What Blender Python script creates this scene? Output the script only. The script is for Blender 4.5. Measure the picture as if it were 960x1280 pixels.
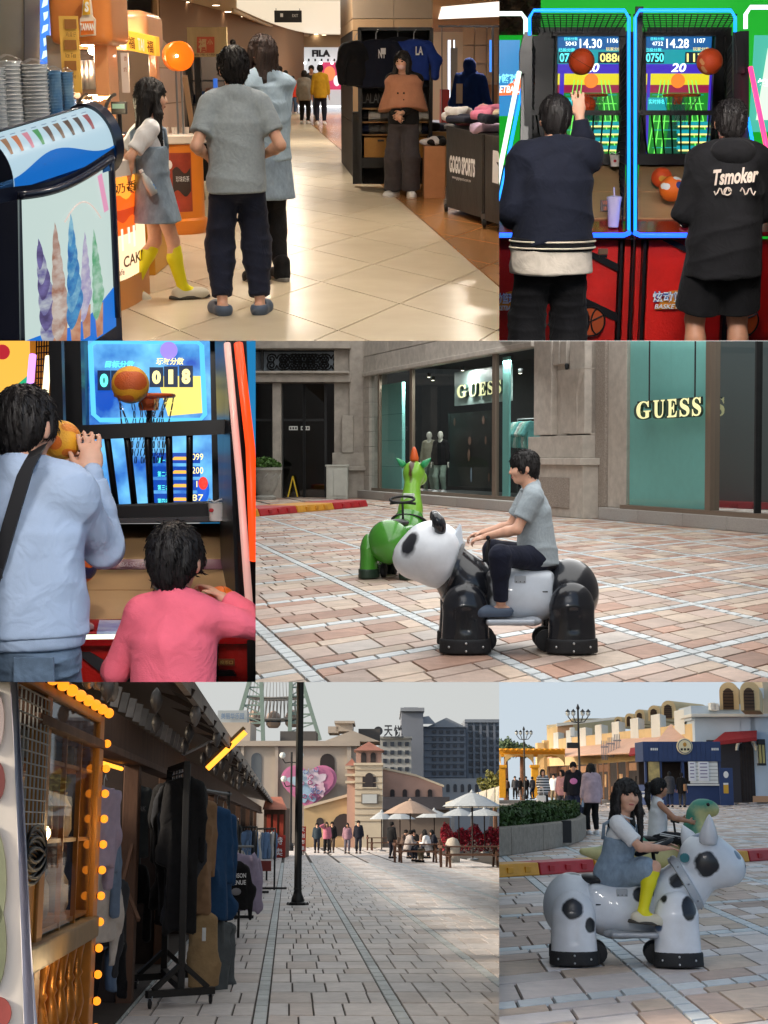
import bpy,bmesh,math,random
import numpy as np
from mathutils import Vector,Matrix,Euler
from math import sin,cos,pi,sqrt
MT=Matrix.Translation
random.seed(7)
rng=np.random.default_rng(11)
scene=bpy.context.scene
for o in list(bpy.data.objects):
 bpy.data.objects.remove(o)
COL=scene.collection
R=math.radians
# -- camera, world, sun, exposure
F,CX,CY=1800.0,480.0,640.0
cam_data=bpy.data.cameras.new('camera')
cam=bpy.data.objects.new('camera',cam_data)
COL.objects.link(cam)
cam.location=(0,0,0)
cam.rotation_euler=(R(90),0,0)
cam_data.sensor_fit='VERTICAL'
cam_data.sensor_height=36.0
cam_data.lens=F/1280.0*36.0
cam_data.clip_start,cam_data.clip_end=.1,2000
scene.camera=cam
world=bpy.data.worlds.new('World')
scene.world=world
world.use_nodes=True
wn=world.node_tree.nodes
wl=world.node_tree.links
sky_tex=wn.new('ShaderNodeTexSky')
sky_tex.sky_type='NISHITA'
sky_tex.sun_disc=False
SUN_EL,SUN_AZ=25.0,262.0
sky_tex.sun_elevation=R(SUN_EL)
sky_tex.sun_rotation=R(SUN_AZ)
sky_tex.dust_density=3.0
wn['Background'].inputs['Strength'].default_value=.15
wl.new(sky_tex.outputs['Color'],wn['Background'].inputs['Color'])
sun_data=bpy.data.lights.new('sun','SUN')
sun_data.energy=3.2
sun_data.angle=R(5.0)
sun_data.color=(1.0,.86,.68)
sun=bpy.data.objects.new('sun',sun_data)
COL.objects.link(sun)
_sd=Vector((sin(R(SUN_AZ))*cos(R(SUN_EL)),cos(R(SUN_AZ))*cos(R(SUN_EL)),sin(R(SUN_EL))))
sun.rotation_euler=(-_sd).to_track_quat('-Z','Y').to_euler()
sun.location=_sd*60
vs=scene.view_settings
vs.view_transform='Standard'
vs.look='None'
vs.exposure=.6
vs.gamma=1.0
vs.use_curve_mapping=False
scene.cycles.use_denoising=True
scene.cycles.max_bounces=7
scene.cycles.diffuse_bounces=3
scene.cycles.glossy_bounces=3
scene.cycles.transmission_bounces=5
scene.cycles.transparent_max_bounces=10
scene.cycles.sample_clamp_indirect=4.0
scene.cycles.caustics_reflective=False
scene.cycles.caustics_refractive=False
# -- the six places (each a level place of real size, tilted as a whole)
class Place:
 def __init__(s,hor,h,rect):
  s.hor,s.h,s.rect=hor,h,rect
  s.th=math.atan((CY-hor)/F)
  s.M=Matrix.Rotation(s.th,4,'X')@MT((0,0,-h))
  s.Ri=Matrix.Rotation(-s.th,3,'X')
 def ray(s,x,y):
  return s.Ri@Vector(((x-CX)/F,1.0,(CY-y)/F))
 def g(s,x,y,z=.0):
  d=s.ray(x,y)
  t=(z-s.h)/d.z
  return Vector((d.x*t,d.y*t,z))
 def p(s,x,y,Y):
  d=s.ray(x,y)
  t=Y/d.y
  return Vector((d.x*t,Y,s.h+d.z*t))
 def onplane(s,x,y,p0,n):
  d=s.ray(x,y)
  o=Vector((0,0,s.h))
  t=(Vector(p0)-o).dot(Vector(n))/d.dot(Vector(n))
  return o+d*t
P1=Place(98,1.33,(None,624,None,426))
P2=Place(178,1.45,(624,None,None,426))
P3=Place(545,1.50,(None,319.5,426,852.5))
P4=Place(572,1.28,(319.5,None,426,852.5))
P5=Place(1030,1.56,(None,624,852.5,None))
P6=Place(980,1.12,(624,None,852.5,None))
CUR=P1
TOPS=[]
def use(place):
 global CUR
 CUR=place
 # -- materials
MATS={}
def _n(nt,t,**kw):
 n=nt.nodes.new(t)
 for k,v in kw.items():
  setattr(n,k,v)
 return n
def rgb(h):
 return tuple((c/12.92 if c<=.04045 else((c+.055)/1.055)**2.4)for c in(v/255.0 for v in h))
def mat(name,col,rough=.55,metal=.0,spec=.5,var=.0,vscale=6.0,bump=.0,bscale=40.0,stretch=None,emit=.0,ecol=None,rnd=.0,trans=.0,alpha=1.0,coat=.0,sub=.0,col2=None,sheen=.0,lin=False,bdist=.01,detail=4.0,ior=1.45,wr=.0,stain=.0):
 if name in MATS:
  return MATS[name]
 m=bpy.data.materials.new(name)
 MATS[name]=m
 m.use_nodes=True
 nt=m.node_tree
 b=nt.nodes['Principled BSDF']
 c=tuple(col)if lin else rgb(col)
 b.inputs['Base Color'].default_value=(*c,1)
 b.inputs['Roughness'].default_value=rough
 b.inputs['Metallic'].default_value=metal
 b.inputs['Specular IOR Level'].default_value=spec
 b.inputs['Coat Weight'].default_value=coat
 b.inputs['Transmission Weight'].default_value=trans
 b.inputs['Alpha'].default_value=alpha
 b.inputs['IOR'].default_value=ior
 if sub:
  b.inputs['Subsurface Weight'].default_value=sub
  b.inputs['Subsurface Radius'].default_value=(.02,.008,.005)
 if sheen:
  b.inputs['Sheen Weight'].default_value=sheen
 if emit:
  e=rgb(ecol)if ecol else c
  b.inputs['Emission Color'].default_value=(*e,1)
  b.inputs['Emission Strength'].default_value=emit
 tc=None
 def coords():
  nonlocal tc
  if tc is None:
   t=_n(nt,'ShaderNodeTexCoord')
   tc=t.outputs['Object']
   if stretch:
    mp=_n(nt,'ShaderNodeMapping')
    mp.inputs['Scale'].default_value=stretch
    nt.links.new(tc,mp.inputs['Vector'])
    tc=mp.outputs['Vector']
  return tc
 src=None
 if var or col2 is not None:
  nz=_n(nt,'ShaderNodeTexNoise')
  nz.inputs['Scale'].default_value=vscale
  nz.inputs['Detail'].default_value=detail
  nz.inputs['Roughness'].default_value=.6
  nt.links.new(coords(),nz.inputs['Vector'])
  mr=_n(nt,'ShaderNodeMapRange')
  mr.inputs['From Min'].default_value=.3
  mr.inputs['From Max'].default_value=.7
  nt.links.new(nz.outputs['Fac'],mr.inputs['Value'])
  mx=_n(nt,'ShaderNodeMix',data_type='RGBA')
  if col2 is not None:
   c2=tuple(col2)if lin else rgb(col2)
   a_,b_=c,c2
  else:
   a_,b_=tuple(v*(1-var)for v in c),tuple(min(1,v*(1+var))for v in c)
  mx.inputs['A'].default_value=(*a_,1)
  mx.inputs['B'].default_value=(*b_,1)
  nt.links.new(mr.outputs['Result'],mx.inputs['Factor'])
  src=mx.outputs['Result']
 if rnd:
  oi=_n(nt,'ShaderNodeObjectInfo')
  ge=_n(nt,'ShaderNodeNewGeometry')
  ad=_n(nt,'ShaderNodeMath',operation='ADD')
  nt.links.new(oi.outputs['Random'],ad.inputs[0])
  nt.links.new(ge.outputs['Random Per Island'],ad.inputs[1])
  fr=_n(nt,'ShaderNodeMath',operation='FRACT')
  nt.links.new(ad.outputs[0],fr.inputs[0])
  mr2=_n(nt,'ShaderNodeMapRange')
  mr2.inputs['To Min'].default_value=1-rnd
  mr2.inputs['To Max'].default_value=1+rnd
  nt.links.new(fr.outputs[0],mr2.inputs['Value'])
  hs=_n(nt,'ShaderNodeHueSaturation')
  nt.links.new(mr2.outputs['Result'],hs.inputs['Value'])
  if src:
   nt.links.new(src,hs.inputs['Color'])
  else:
   hs.inputs['Color'].default_value=(*c,1)
  src=hs.outputs['Color']
 if stain:
  ns=_n(nt,'ShaderNodeTexNoise')
  ns.inputs['Scale'].default_value=.9
  ns.inputs['Detail'].default_value=8.0
  ns.inputs['Roughness'].default_value=.7
  nt.links.new(coords(),ns.inputs['Vector'])
  ms=_n(nt,'ShaderNodeMapRange')
  ms.inputs['From Min'].default_value,ms.inputs['From Max'].default_value=.42,.68
  ms.inputs['To Min'].default_value,ms.inputs['To Max'].default_value=1.0,1.0-stain
  nt.links.new(ns.outputs['Fac'],ms.inputs['Value'])
  h2=_n(nt,'ShaderNodeHueSaturation')
  nt.links.new(ms.outputs['Result'],h2.inputs['Value'])
  nt.links.new(src,h2.inputs['Color'])
  src=h2.outputs['Color']
 if src:
  nt.links.new(src,b.inputs['Base Color'])
 if bump:
  nb=_n(nt,'ShaderNodeTexNoise')
  nb.inputs['Scale'].default_value=bscale
  nb.inputs['Detail'].default_value=3.0
  nt.links.new(coords(),nb.inputs['Vector'])
  bp=_n(nt,'ShaderNodeBump')
  bp.inputs['Strength'].default_value=bump
  bp.inputs['Distance'].default_value=bdist
  nt.links.new(nb.outputs['Fac'],bp.inputs['Height'])
  if wr:
   w1=_n(nt,'ShaderNodeTexNoise')
   w1.inputs['Scale'].default_value=9.0
   w1.inputs['Detail'].default_value=2.0
   w1.inputs['Distortion'].default_value=1.6
   nt.links.new(coords(),w1.inputs['Vector'])
   b1=_n(nt,'ShaderNodeBump')
   b1.inputs['Strength'].default_value=wr
   b1.inputs['Distance'].default_value=.05
   nt.links.new(w1.outputs['Fac'],b1.inputs['Height'])
   nt.links.new(b1.outputs['Normal'],bp.inputs['Normal'])
  nt.links.new(bp.outputs['Normal'],b.inputs['Normal'])
 return m
def emis(name,col,s):
 return mat(name,(10,10,10),rough=.4,emit=s,ecol=col)
def glass(name,tint=(.9,.95,.95),rough=.02,a=.18,fk=.4):
 """thin architectural pane: mostly see-through with a clear mirror-like reflection"""
 if name in MATS:
  return MATS[name]
 m=bpy.data.materials.new(name)
 MATS[name]=m
 m.use_nodes=True
 nt=m.node_tree
 nt.nodes.clear()
 out=_n(nt,'ShaderNodeOutputMaterial')
 tr=_n(nt,'ShaderNodeBsdfTransparent')
 tr.inputs['Color'].default_value=(*tint,1)
 gl=_n(nt,'ShaderNodeBsdfGlossy')
 gl.inputs['Roughness'].default_value=rough
 fr=_n(nt,'ShaderNodeFresnel')
 fr.inputs['IOR'].default_value=1.22
 ad=_n(nt,'ShaderNodeMath',operation='ADD')
 ad.inputs[1].default_value=a
 fm=_n(nt,'ShaderNodeMath',operation='MULTIPLY')
 fm.inputs[1].default_value=fk
 nt.links.new(fr.outputs[0],fm.inputs[0])
 nt.links.new(fm.outputs[0],ad.inputs[0])
 mx=_n(nt,'ShaderNodeMixShader')
 nt.links.new(ad.outputs[0],mx.inputs['Fac'])
 nt.links.new(tr.outputs[0],mx.inputs[1])
 nt.links.new(gl.outputs[0],mx.inputs[2])
 nt.links.new(mx.outputs[0],out.inputs['Surface'])
 return m
def spots(name,base,spot,lst,soft=.25,rough=.34,coat=.25,var=.1,bump=.02):
 """painted patches: lst of (centre, radii, colour or None) in object coordinates"""
 m=mat(name,base,rough=rough,coat=coat,var=var,vscale=6,bump=bump,bscale=60,detail=8)
 nt=m.node_tree
 b=nt.nodes['Principled BSDF']
 src=b.inputs['Base Color'].links[0].from_socket
 tc=_n(nt,'ShaderNodeTexCoord')
 nz=_n(nt,'ShaderNodeTexNoise')
 nz.inputs['Scale'].default_value=14
 nt.links.new(tc.outputs['Object'],nz.inputs['Vector'])
 for cen,rad,colr in lst:
  sb=_n(nt,'ShaderNodeVectorMath',operation='SUBTRACT')
  sb.inputs[1].default_value=cen
  nt.links.new(tc.outputs['Object'],sb.inputs[0])
  dv=_n(nt,'ShaderNodeVectorMath',operation='DIVIDE')
  dv.inputs[1].default_value=rad
  nt.links.new(sb.outputs[0],dv.inputs[0])
  ln=_n(nt,'ShaderNodeVectorMath',operation='LENGTH')
  nt.links.new(dv.outputs[0],ln.inputs[0])
  ad=_n(nt,'ShaderNodeMath',operation='MULTIPLY_ADD')
  nt.links.new(nz.outputs['Fac'],ad.inputs[0])
  ad.inputs[1].default_value=.6
  nt.links.new(ln.outputs['Value'],ad.inputs[2])
  mr=_n(nt,'ShaderNodeMapRange')
  mr.inputs['From Min'].default_value=1.3+soft/2
  mr.inputs['From Max'].default_value=1.3-soft/2
  nt.links.new(ad.outputs[0],mr.inputs['Value'])
  mx=_n(nt,'ShaderNodeMix',data_type='RGBA')
  nt.links.new(mr.outputs['Result'],mx.inputs['Factor'])
  nt.links.new(src,mx.inputs['A'])
  mx.inputs['B'].default_value=(*rgb(colr or spot),1)
  src=mx.outputs['Result']
 nt.links.new(src,b.inputs['Base Color'])
 return m
 # -- mesh building
def V(*a):
 return Vector(a)
def basis(d):
 d=Vector(d).normalized()
 a=Vector((0,0,1))if abs(d.z)<.9 else Vector((1,0,0))
 u=d.cross(a).normalized()
 return u,d.cross(u).normalized(),d
class MB:
 def __init__(s):
  s.v,s.f=[],[]
 def add(s,vs_,fs):
  n=len(s.v)
  s.v+=[tuple(v)for v in vs_]
  s.f+=[tuple(i+n for i in f)for f in fs]
  return s
 def hexa(s,a):
  return s.add(a,[(3,2,1,0),(4,5,6,7),(0,1,5,4),(1,2,6,5),(2,3,7,6),(3,0,4,7)])
 def box(s,x0,x1,y0,y1,z0,z1):
  return s.hexa([(x0,y0,z0),(x1,y0,z0),(x1,y1,z0),(x0,y1,z0),(x0,y0,z1),(x1,y0,z1),(x1,y1,z1),(x0,y1,z1)])
 def cbox(s,c,d,rz=.0):
  hx,hy,hz=d[0]/2,d[1]/2,d[2]/2
  cs,sn=cos(rz),sin(rz)
  pts=[(-hx,-hy,-hz),(hx,-hy,-hz),(hx,hy,-hz),(-hx,hy,-hz),(-hx,-hy,hz),(hx,-hy,hz),(hx,hy,hz),(-hx,hy,hz)]
  return s.hexa([(c[0]+x*cs-y*sn,c[1]+x*sn+y*cs,c[2]+z)for x,y,z in pts])
 def quad(s,a,b,c,d):
  return s.add([a,b,c,d],[(0,1,2,3)])
 def slab(s,a,b,c,d,t):
  a,b,c,d=map(Vector,(a,b,c,d))
  n=(b-a).cross(d-a).normalized()*t
  return s.hexa([a-n,b-n,c-n,d-n,a,b,c,d])
 def poly(s,pts):
  return s.add(pts,[tuple(range(len(pts)))])
 def prism(s,pts,off):
  n=len(pts)
  off=Vector(off)
  a=[Vector(p)for p in pts]
  b=[p+off for p in a]
  return s.add(a+b,[tuple(range(n))[::-1],tuple(range(n,2*n))]+[(i,(i+1)%n,n+(i+1)%n,n+i)for i in range(n)])
 def bar(s,a,b,w,h=None):
  h=h or w
  u,v,d=basis(Vector(b)-Vector(a))
  a,b=Vector(a),Vector(b)
  q=[(-1,-1),(1,-1),(1,1),(-1,1)]
  return s.hexa([a+u*(x*w/2)+v*(y*h/2)for x,y in q]+[b+u*(x*w/2)+v*(y*h/2)for x,y in q])
 def tube(s,pts,r,n=8,cap=True,closed=False):
  pts=[Vector(p)for p in pts]
  rr=r if isinstance(r,(list,tuple))else[r]*len(pts)
  m=len(pts)
  n0=len(s.v)
  up=None
  for i,p in enumerate(pts):
   if closed:
    d=pts[(i+1)%m]-pts[i-1]
   else:
    d=pts[min(i+1,m-1)]-pts[max(i-1,0)]
   u,v,d=basis(d)
   if up is not None:
    u=(up-d*up.dot(d)).normalized()
    v=d.cross(u)
   up=u
   for k in range(n):
    a=2*pi*k/n
    s.v.append(tuple(p+(u*cos(a)+v*sin(a))*rr[i]))
  for i in range(m if closed else m-1):
   j=(i+1)%m
   for k in range(n):
    l=(k+1)%n
    s.f.append((n0+i*n+k,n0+i*n+l,n0+j*n+l,n0+j*n+k))
  if cap and not closed:
   s.f.append(tuple(n0+k for k in range(n))[::-1])
   s.f.append(tuple(n0+(m-1)*n+k for k in range(n)))
  return s
 def lathe(s,c,prof,n=16,axis=(0,0,1)):
  """prof: list of (radius, height) along axis from c"""
  u,v,d=basis(axis)
  c=Vector(c)
  n0=len(s.v)
  for r,z in prof:
   for k in range(n):
    a=2*pi*k/n
    s.v.append(tuple(c+d*z+(u*cos(a)+v*sin(a))*max(r,1e-4)))
  for i in range(len(prof)-1):
   for k in range(n):
    l=(k+1)%n
    s.f.append((n0+i*n+k,n0+i*n+l,n0+(i+1)*n+l,n0+(i+1)*n+k))
  s.f.append(tuple(n0+k for k in range(n))[::-1])
  s.f.append(tuple(n0+(len(prof)-1)*n+k for k in range(n)))
  return s
 def ball(s,c,r,n=14,m=9):
  r=r if isinstance(r,(tuple,list))else(r,r,r)
  n0=len(s.v)
  s.v.append((c[0],c[1],c[2]+r[2]))
  for i in range(1,m):
   t=pi*i/m
   for k in range(n):
    a=2*pi*k/n
    s.v.append((c[0]+r[0]*sin(t)*cos(a),c[1]+r[1]*sin(t)*sin(a),c[2]+r[2]*cos(t)))
  s.v.append((c[0],c[1],c[2]-r[2]))
  last=len(s.v)-1
  for k in range(n):
   l=(k+1)%n
   s.f.append((n0,n0+1+k,n0+1+l))
   s.f.append((last,n0+1+(m-2)*n+l,n0+1+(m-2)*n+k))
   for i in range(m-2):
    q=n0+1+i*n
    s.f.append((q+k,q+n+k,q+n+l,q+l))
  return s
 def sheet(s,fn,nu,nv):
  n0=len(s.v)
  for i in range(nu+1):
   for j in range(nv+1):
    s.v.append(tuple(fn(i/nu,j/nv)))
  for i in range(nu):
   for j in range(nv):
    q=n0+i*(nv+1)+j
    s.f.append((q,q+nv+1,q+nv+2,q+1))
  return s
 def mesh(s,name,smooth=False):
  me=bpy.data.meshes.new(name)
  me.from_pydata(s.v,[],s.f)
  me.validate()
  if smooth:
   me.polygons.foreach_set('use_smooth',[True]*len(me.polygons))
  return me
 def build(s,name,m,parent=None,smooth=False,bevel=.0,fix=True,auto=None):
  me=s.mesh(name,smooth)
  if fix or bevel:
   bm=bmesh.new()
   bm.from_mesh(me)
   if bevel:
    bmesh.ops.bevel(bm,geom=list(bm.edges),offset=bevel,segments=2,affect='EDGES',profile=.6,clamp_overlap=True)
   if fix:
    bmesh.ops.recalc_face_normals(bm,faces=list(bm.faces))
   bm.to_mesh(me)
   bm.free()
  return link(name,me,m,parent,auto)
def link(name,me,m,parent=None,auto=None):
 o=bpy.data.objects.new(name,me)
 COL.objects.link(o)
 if m is not None and not me.materials:
  for mm in(m if isinstance(m,(list,tuple))else[m]):
   me.materials.append(mm)
 if auto:
  me.polygons.foreach_set('use_smooth',[True]*len(me.polygons))
  try:
   me.set_sharp_from_angle(angle=R(auto))
  except Exception:
   pass
 if parent is not None:
  o.parent=parent
 else:
  o.matrix_world=CUR.M.copy()
  TOPS.append((o,CUR))
 return o
def tag(o,label=None,cat=None,group=None,kind=None):
 if label:o['label']=label
 if cat:o['category']=cat
 if group:o['group']=group
 if kind:o['kind']=kind
 return o
def thing(name,label,cat,loc=(0,0,0),rz=.0,group=None,S=1.0,rot=None):
 o=bpy.data.objects.new(name,None)
 o.empty_display_size=.2
 COL.objects.link(o)
 rm=(rot or Euler((0,0,rz))).to_matrix().to_4x4()
 o.matrix_world=CUR.M@MT(loc)@rm@Matrix.Scale(S,4)
 TOPS.append((o,CUR))
 return tag(o,label,cat,group)
def structure(o):
 o['kind']='structure'
 return o
def dup(src,loc,rz=.0,label=None,group=None,S=1.0):
 """a copy of a thing and its parts and sub-parts, standing somewhere else in the same place"""
 c=src.copy()
 COL.objects.link(c)
 c.matrix_world=CUR.M@MT(loc)@Matrix.Rotation(rz,4,'Z')@Matrix.Scale(S,4)
 TOPS.append((c,CUR))
 if label:c['label']=label
 if group:c['group']=group
 for ch in[k for k in COL.objects if k.parent==src]:
  d=ch.copy()
  COL.objects.link(d)
  d.parent=c
  for g2 in[k for k in COL.objects if k.parent==ch]:
   e=g2.copy()
   COL.objects.link(e)
   e.parent=d
 return c
def text_mesh(body,extrude=.0,bold=.0,shear=.0):
 c=bpy.data.curves.new('lettering','FONT')
 c.body=body
 c.extrude=extrude
 c.offset=bold
 c.shear=shear
 c.align_x='LEFT'
 c.resolution_u=3
 o=bpy.data.objects.new('lettering',c)
 COL.objects.link(o)
 dg=bpy.context.evaluated_depsgraph_get()
 me=bpy.data.meshes.new_from_object(o.evaluated_get(dg))
 bpy.data.objects.remove(o)
 bpy.data.curves.remove(c)
 return me
def text(body,org,right,up,m,parent,name='lettering',extrude=.0,bold=.0,shear=.0,keep=False):
 """lettering fitted into the parallelogram org + u*right + v*up"""
 me=text_mesh(body,extrude,bold,shear)
 me.materials.clear()
 n=len(me.vertices)
 if n==0:
  return None
 co=np.empty(n*3)
 me.vertices.foreach_get('co',co)
 co=co.reshape(-1,3)
 mn,mx=co.min(0),co.max(0)
 org,right,up=Vector(org),Vector(right),Vector(up)
 w,h=mx[0]-mn[0],mx[1]-mn[1]
 nn=np.array(right.cross(up).normalized())
 u=(co[:,0:1]-mn[0])/w
 v=(co[:,1:2]-mn[1])/h
 if keep:
  k=(up.length/h)/(right.length/w)
  u=u*min(1,k)
  v=v*min(1,1/k)
 sc=up.length/h
 out=np.array(org)[None]+u*np.array(right)[None]+v*np.array(up)[None]+(co[:,2:3]*sc)*nn[None]
 me.vertices.foreach_set('co',out.ravel())
 me.update()
 return link(name,me,m,parent)
def lerp(a,b,t):
 return a+(b-a)*t
 # -- smooth solids: distance fields turned into one continuous mesh
class Solid:
 def __init__(s,vox=.008):
  s.ops,s.vox=[],vox
  s.lo,s.hi=np.full(3,1e9),np.full(3,-1e9)
  s.disp=None
 def _b(s,lo,hi,pad=.0):
  s.lo=np.minimum(s.lo,np.array(lo)-pad)
  s.hi=np.maximum(s.hi,np.array(hi)+pad)
 def cone(s,a,b,ra,rb=None,k=.02,sub=False):
  rb=ra if rb is None else rb
  a,b=np.array(a,float),np.array(b,float)
  r=max(ra,rb)
  lo,hi=np.minimum(a,b)-r,np.maximum(a,b)+r
  def f(X):
   ba=b-a
   l2=max(ba@ba,1e-12)
   t=np.clip(((X-a)@ba)/l2,0,1)
   q=X-a-t[...,None]*ba
   return np.sqrt((q*q).sum(-1))-(ra+(rb-ra)*t)
  s.ops.append((f,lo,hi,k,sub))
  if not sub:s._b(lo,hi)
  return s
 def chain(s,pts,rs,k=.02):
  for i in range(len(pts)-1):
   s.cone(pts[i],pts[i+1],rs[i],rs[i+1],k)
  return s
 def ell(s,c,r,rot=None,k=.02,sub=False):
  c,r=np.array(c,float),np.array(r,float)
  m=None if rot is None else np.array(rot,float)
  e=r if m is None else np.sqrt(((m*r)**2).sum(1))
  lo,hi=c-e,c+e
  def f(X):
   q=X-c
   if m is not None:
    q=q@m
   a=q/r
   k0=np.sqrt((a*a).sum(-1))
   b=a/r
   k1=np.sqrt((b*b).sum(-1))+1e-9
   return k0*(k0-1)/k1
  s.ops.append((f,lo,hi,k,sub))
  if not sub:s._b(lo,hi)
  return s
 def box(s,c,h,rad=.01,rot=None,k=.01,sub=False,taper=.0):
  c,h=np.array(c,float),np.array(h,float)
  m=None if rot is None else np.array(rot,float)
  e=h if m is None else(np.abs(m)*h).sum(1)
  lo,hi=c-e,c+e
  def f(X):
   q=X-c
   if m is not None:
    q=q@m
   hh=h
   if taper:
    sc=1-taper*np.clip(q[...,2:3]/h[2]*.5+.5,0,1)
    q=np.concatenate([q[...,:2]/sc,q[...,2:3]],-1)
   a=np.abs(q)-(hh-rad)
   return np.sqrt((np.maximum(a,0)**2).sum(-1))+np.minimum(a.max(-1),0)-rad
  s.ops.append((f,lo,hi,k,sub))
  if not sub:s._b(lo,hi)
  return s
 def cut(s,p,n,k=.0):
  p,n=np.array(p,float),np.array(n,float)
  n=n/np.linalg.norm(n)
  s.ops.append((lambda X:(X-p)@n,None,None,k,'cut'))
  return s
 def mesh(s,name='solid'):
  h=s.vox
  kmax=max([o[3]for o in s.ops if o[1]is not None]+[0])
  lo=s.lo-3*h-.5*kmax
  hi=s.hi+3*h+.5*kmax
  n=np.ceil((hi-lo)/h).astype(int)+1
  ax=[lo[i]+h*np.arange(n[i])for i in range(3)]
  D=np.full(tuple(n),1.0)
  for f,a,b,k,sub in s.ops:
   if a is None:
    X=np.stack(np.meshgrid(*ax,indexing='ij'),-1)
    d=f(X)
    if k>0:
     t=np.clip(.5+.5*(d-D)/k,0,1)
     D=D*(1-t)+d*t+k*t*(1-t)
    else:
     D=np.maximum(D,d)
    continue
   pad=k+4*h
   i0=np.maximum(((a-pad-lo)/h).astype(int),0)
   i1=np.minimum(((b+pad-lo)/h).astype(int)+2,n)
   if np.any(i1<=i0):
    continue
   sl=tuple(slice(i0[i],i1[i])for i in range(3))
   X=np.stack(np.meshgrid(*[ax[i][sl[i]]for i in range(3)],indexing='ij'),-1)
   d=f(X)
   B=D[sl]
   if sub:
    if k>0:
     t=np.clip(.5+.5*(-d-B)/k,0,1)
     D[sl]=B*(1-t)-d*t+k*t*(1-t)
    else:
     D[sl]=np.maximum(B,-d)
   else:
    if k>0:
     t=np.clip(.5+.5*(B-d)/k,0,1)
     D[sl]=B*(1-t)+d*t-k*t*(1-t)
    else:
     D[sl]=np.minimum(B,d)
  if s.disp is not None:
   X=np.stack(np.meshgrid(*ax,indexing='ij'),-1)
   near=np.abs(D)<.06
   D[near]+=s.disp(X[near])
  return surface(D,lo,h,name)
 def build(s,name,m,parent=None):
  return link(name,s.mesh(name),m,parent)
def surface(D,lo,h,name):
 """surface nets"""
 S=D<0
 nx,ny,nz=D.shape
 c=np.zeros((nx-1,ny-1,nz-1),np.int8)
 for i in(0,1):
  for j in(0,1):
   for k in(0,1):
    c+=S[i:nx-1+i,j:ny-1+j,k:nz-1+k]
 act=(c>0)&(c<8)
 idx=np.argwhere(act)
 num=-np.ones(act.shape,np.int64)
 num[act]=np.arange(len(idx))
 acc=np.zeros((len(idx),3))
 cnt=np.zeros(len(idx))
 for axis in range(3):
  o1,o2=[q for q in range(3)if q!=axis]
  for a in(0,1):
   for b in(0,1):
    st=np.zeros(3,int);st[o1]=a;st[o2]=b
    en=st.copy();en[axis]=1
    d0=D[tuple((idx+st).T)]
    d1=D[tuple((idx+en).T)]
    x=(d0<0)!=(d1<0)
    t=np.where(x,d0/np.where(x,d0-d1,1),0)
    pos=np.tile(st,(len(idx),1)).astype(float)
    pos[:,axis]=t
    acc[x]+=pos[x]
    cnt[x]+=1
 verts=(idx+acc/np.maximum(cnt,1)[:,None])*h+lo
 quads=[]
 for axis in range(3):
  o1,o2=(axis+1)%3,(axis+2)%3
  s0=[slice(None)]*3;s1=[slice(None)]*3
  s0[axis]=slice(0,-1);s1[axis]=slice(1,None)
  for q in(o1,o2):
   s0[q]=slice(1,-1);s1[q]=slice(1,-1)
  A,B=S[tuple(s0)],S[tuple(s1)]
  e=np.argwhere(A!=B)
  if not len(e):
   continue
  flip=A[tuple(e.T)]
  e[:,o1]+=1;e[:,o2]+=1
  def cell(d1,d2):
   q=e.copy();q[:,o1]-=d1;q[:,o2]-=d2
   return num[tuple(q.T)]
  Q=np.stack([cell(1,1),cell(0,1),cell(0,0),cell(1,0)],1)
  Q[~flip]=Q[~flip][:,::-1]
  quads.append(Q)
 Q=np.concatenate(quads)if quads else np.zeros((0,4),int)
 Q=Q[(Q>=0).all(1)]
 me=bpy.data.meshes.new(name)
 me.vertices.add(len(verts))
 me.vertices.foreach_set('co',verts.ravel())
 me.loops.add(len(Q)*4)
 me.loops.foreach_set('vertex_index',Q.ravel())
 me.polygons.add(len(Q))
 me.polygons.foreach_set('loop_start',np.arange(len(Q))*4)
 me.polygons.foreach_set('loop_total',np.full(len(Q),4))
 me.polygons.foreach_set('use_smooth',np.ones(len(Q),bool))
 me.update(calc_edges=True)
 return me
def folds(amp,seed=0,fx=24.0,fz=22.0):
 """creases of cloth for Solid.disp: sharp ridges that come and go"""
 r=np.random.default_rng(seed)
 A=r.normal(size=(4,3))*np.array([fx*.5,fx*.5,fz])
 Bm=r.normal(size=(4,3))*7.0
 ph=r.uniform(0,6.28,8)
 def f(X):
  d=np.zeros(len(X))
  for i in range(4):
   m=np.clip(np.sin(X@Bm[i]+ph[i+4])*1.3,0,1)
   w=1-np.abs(np.sin(X@A[i]*.5+ph[i]+1.3*np.sin(X@A[(i+1)%4]*.3+ph[i-1])))
   d-=m*w*w
  return d*amp+amp*.5
 return f
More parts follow.
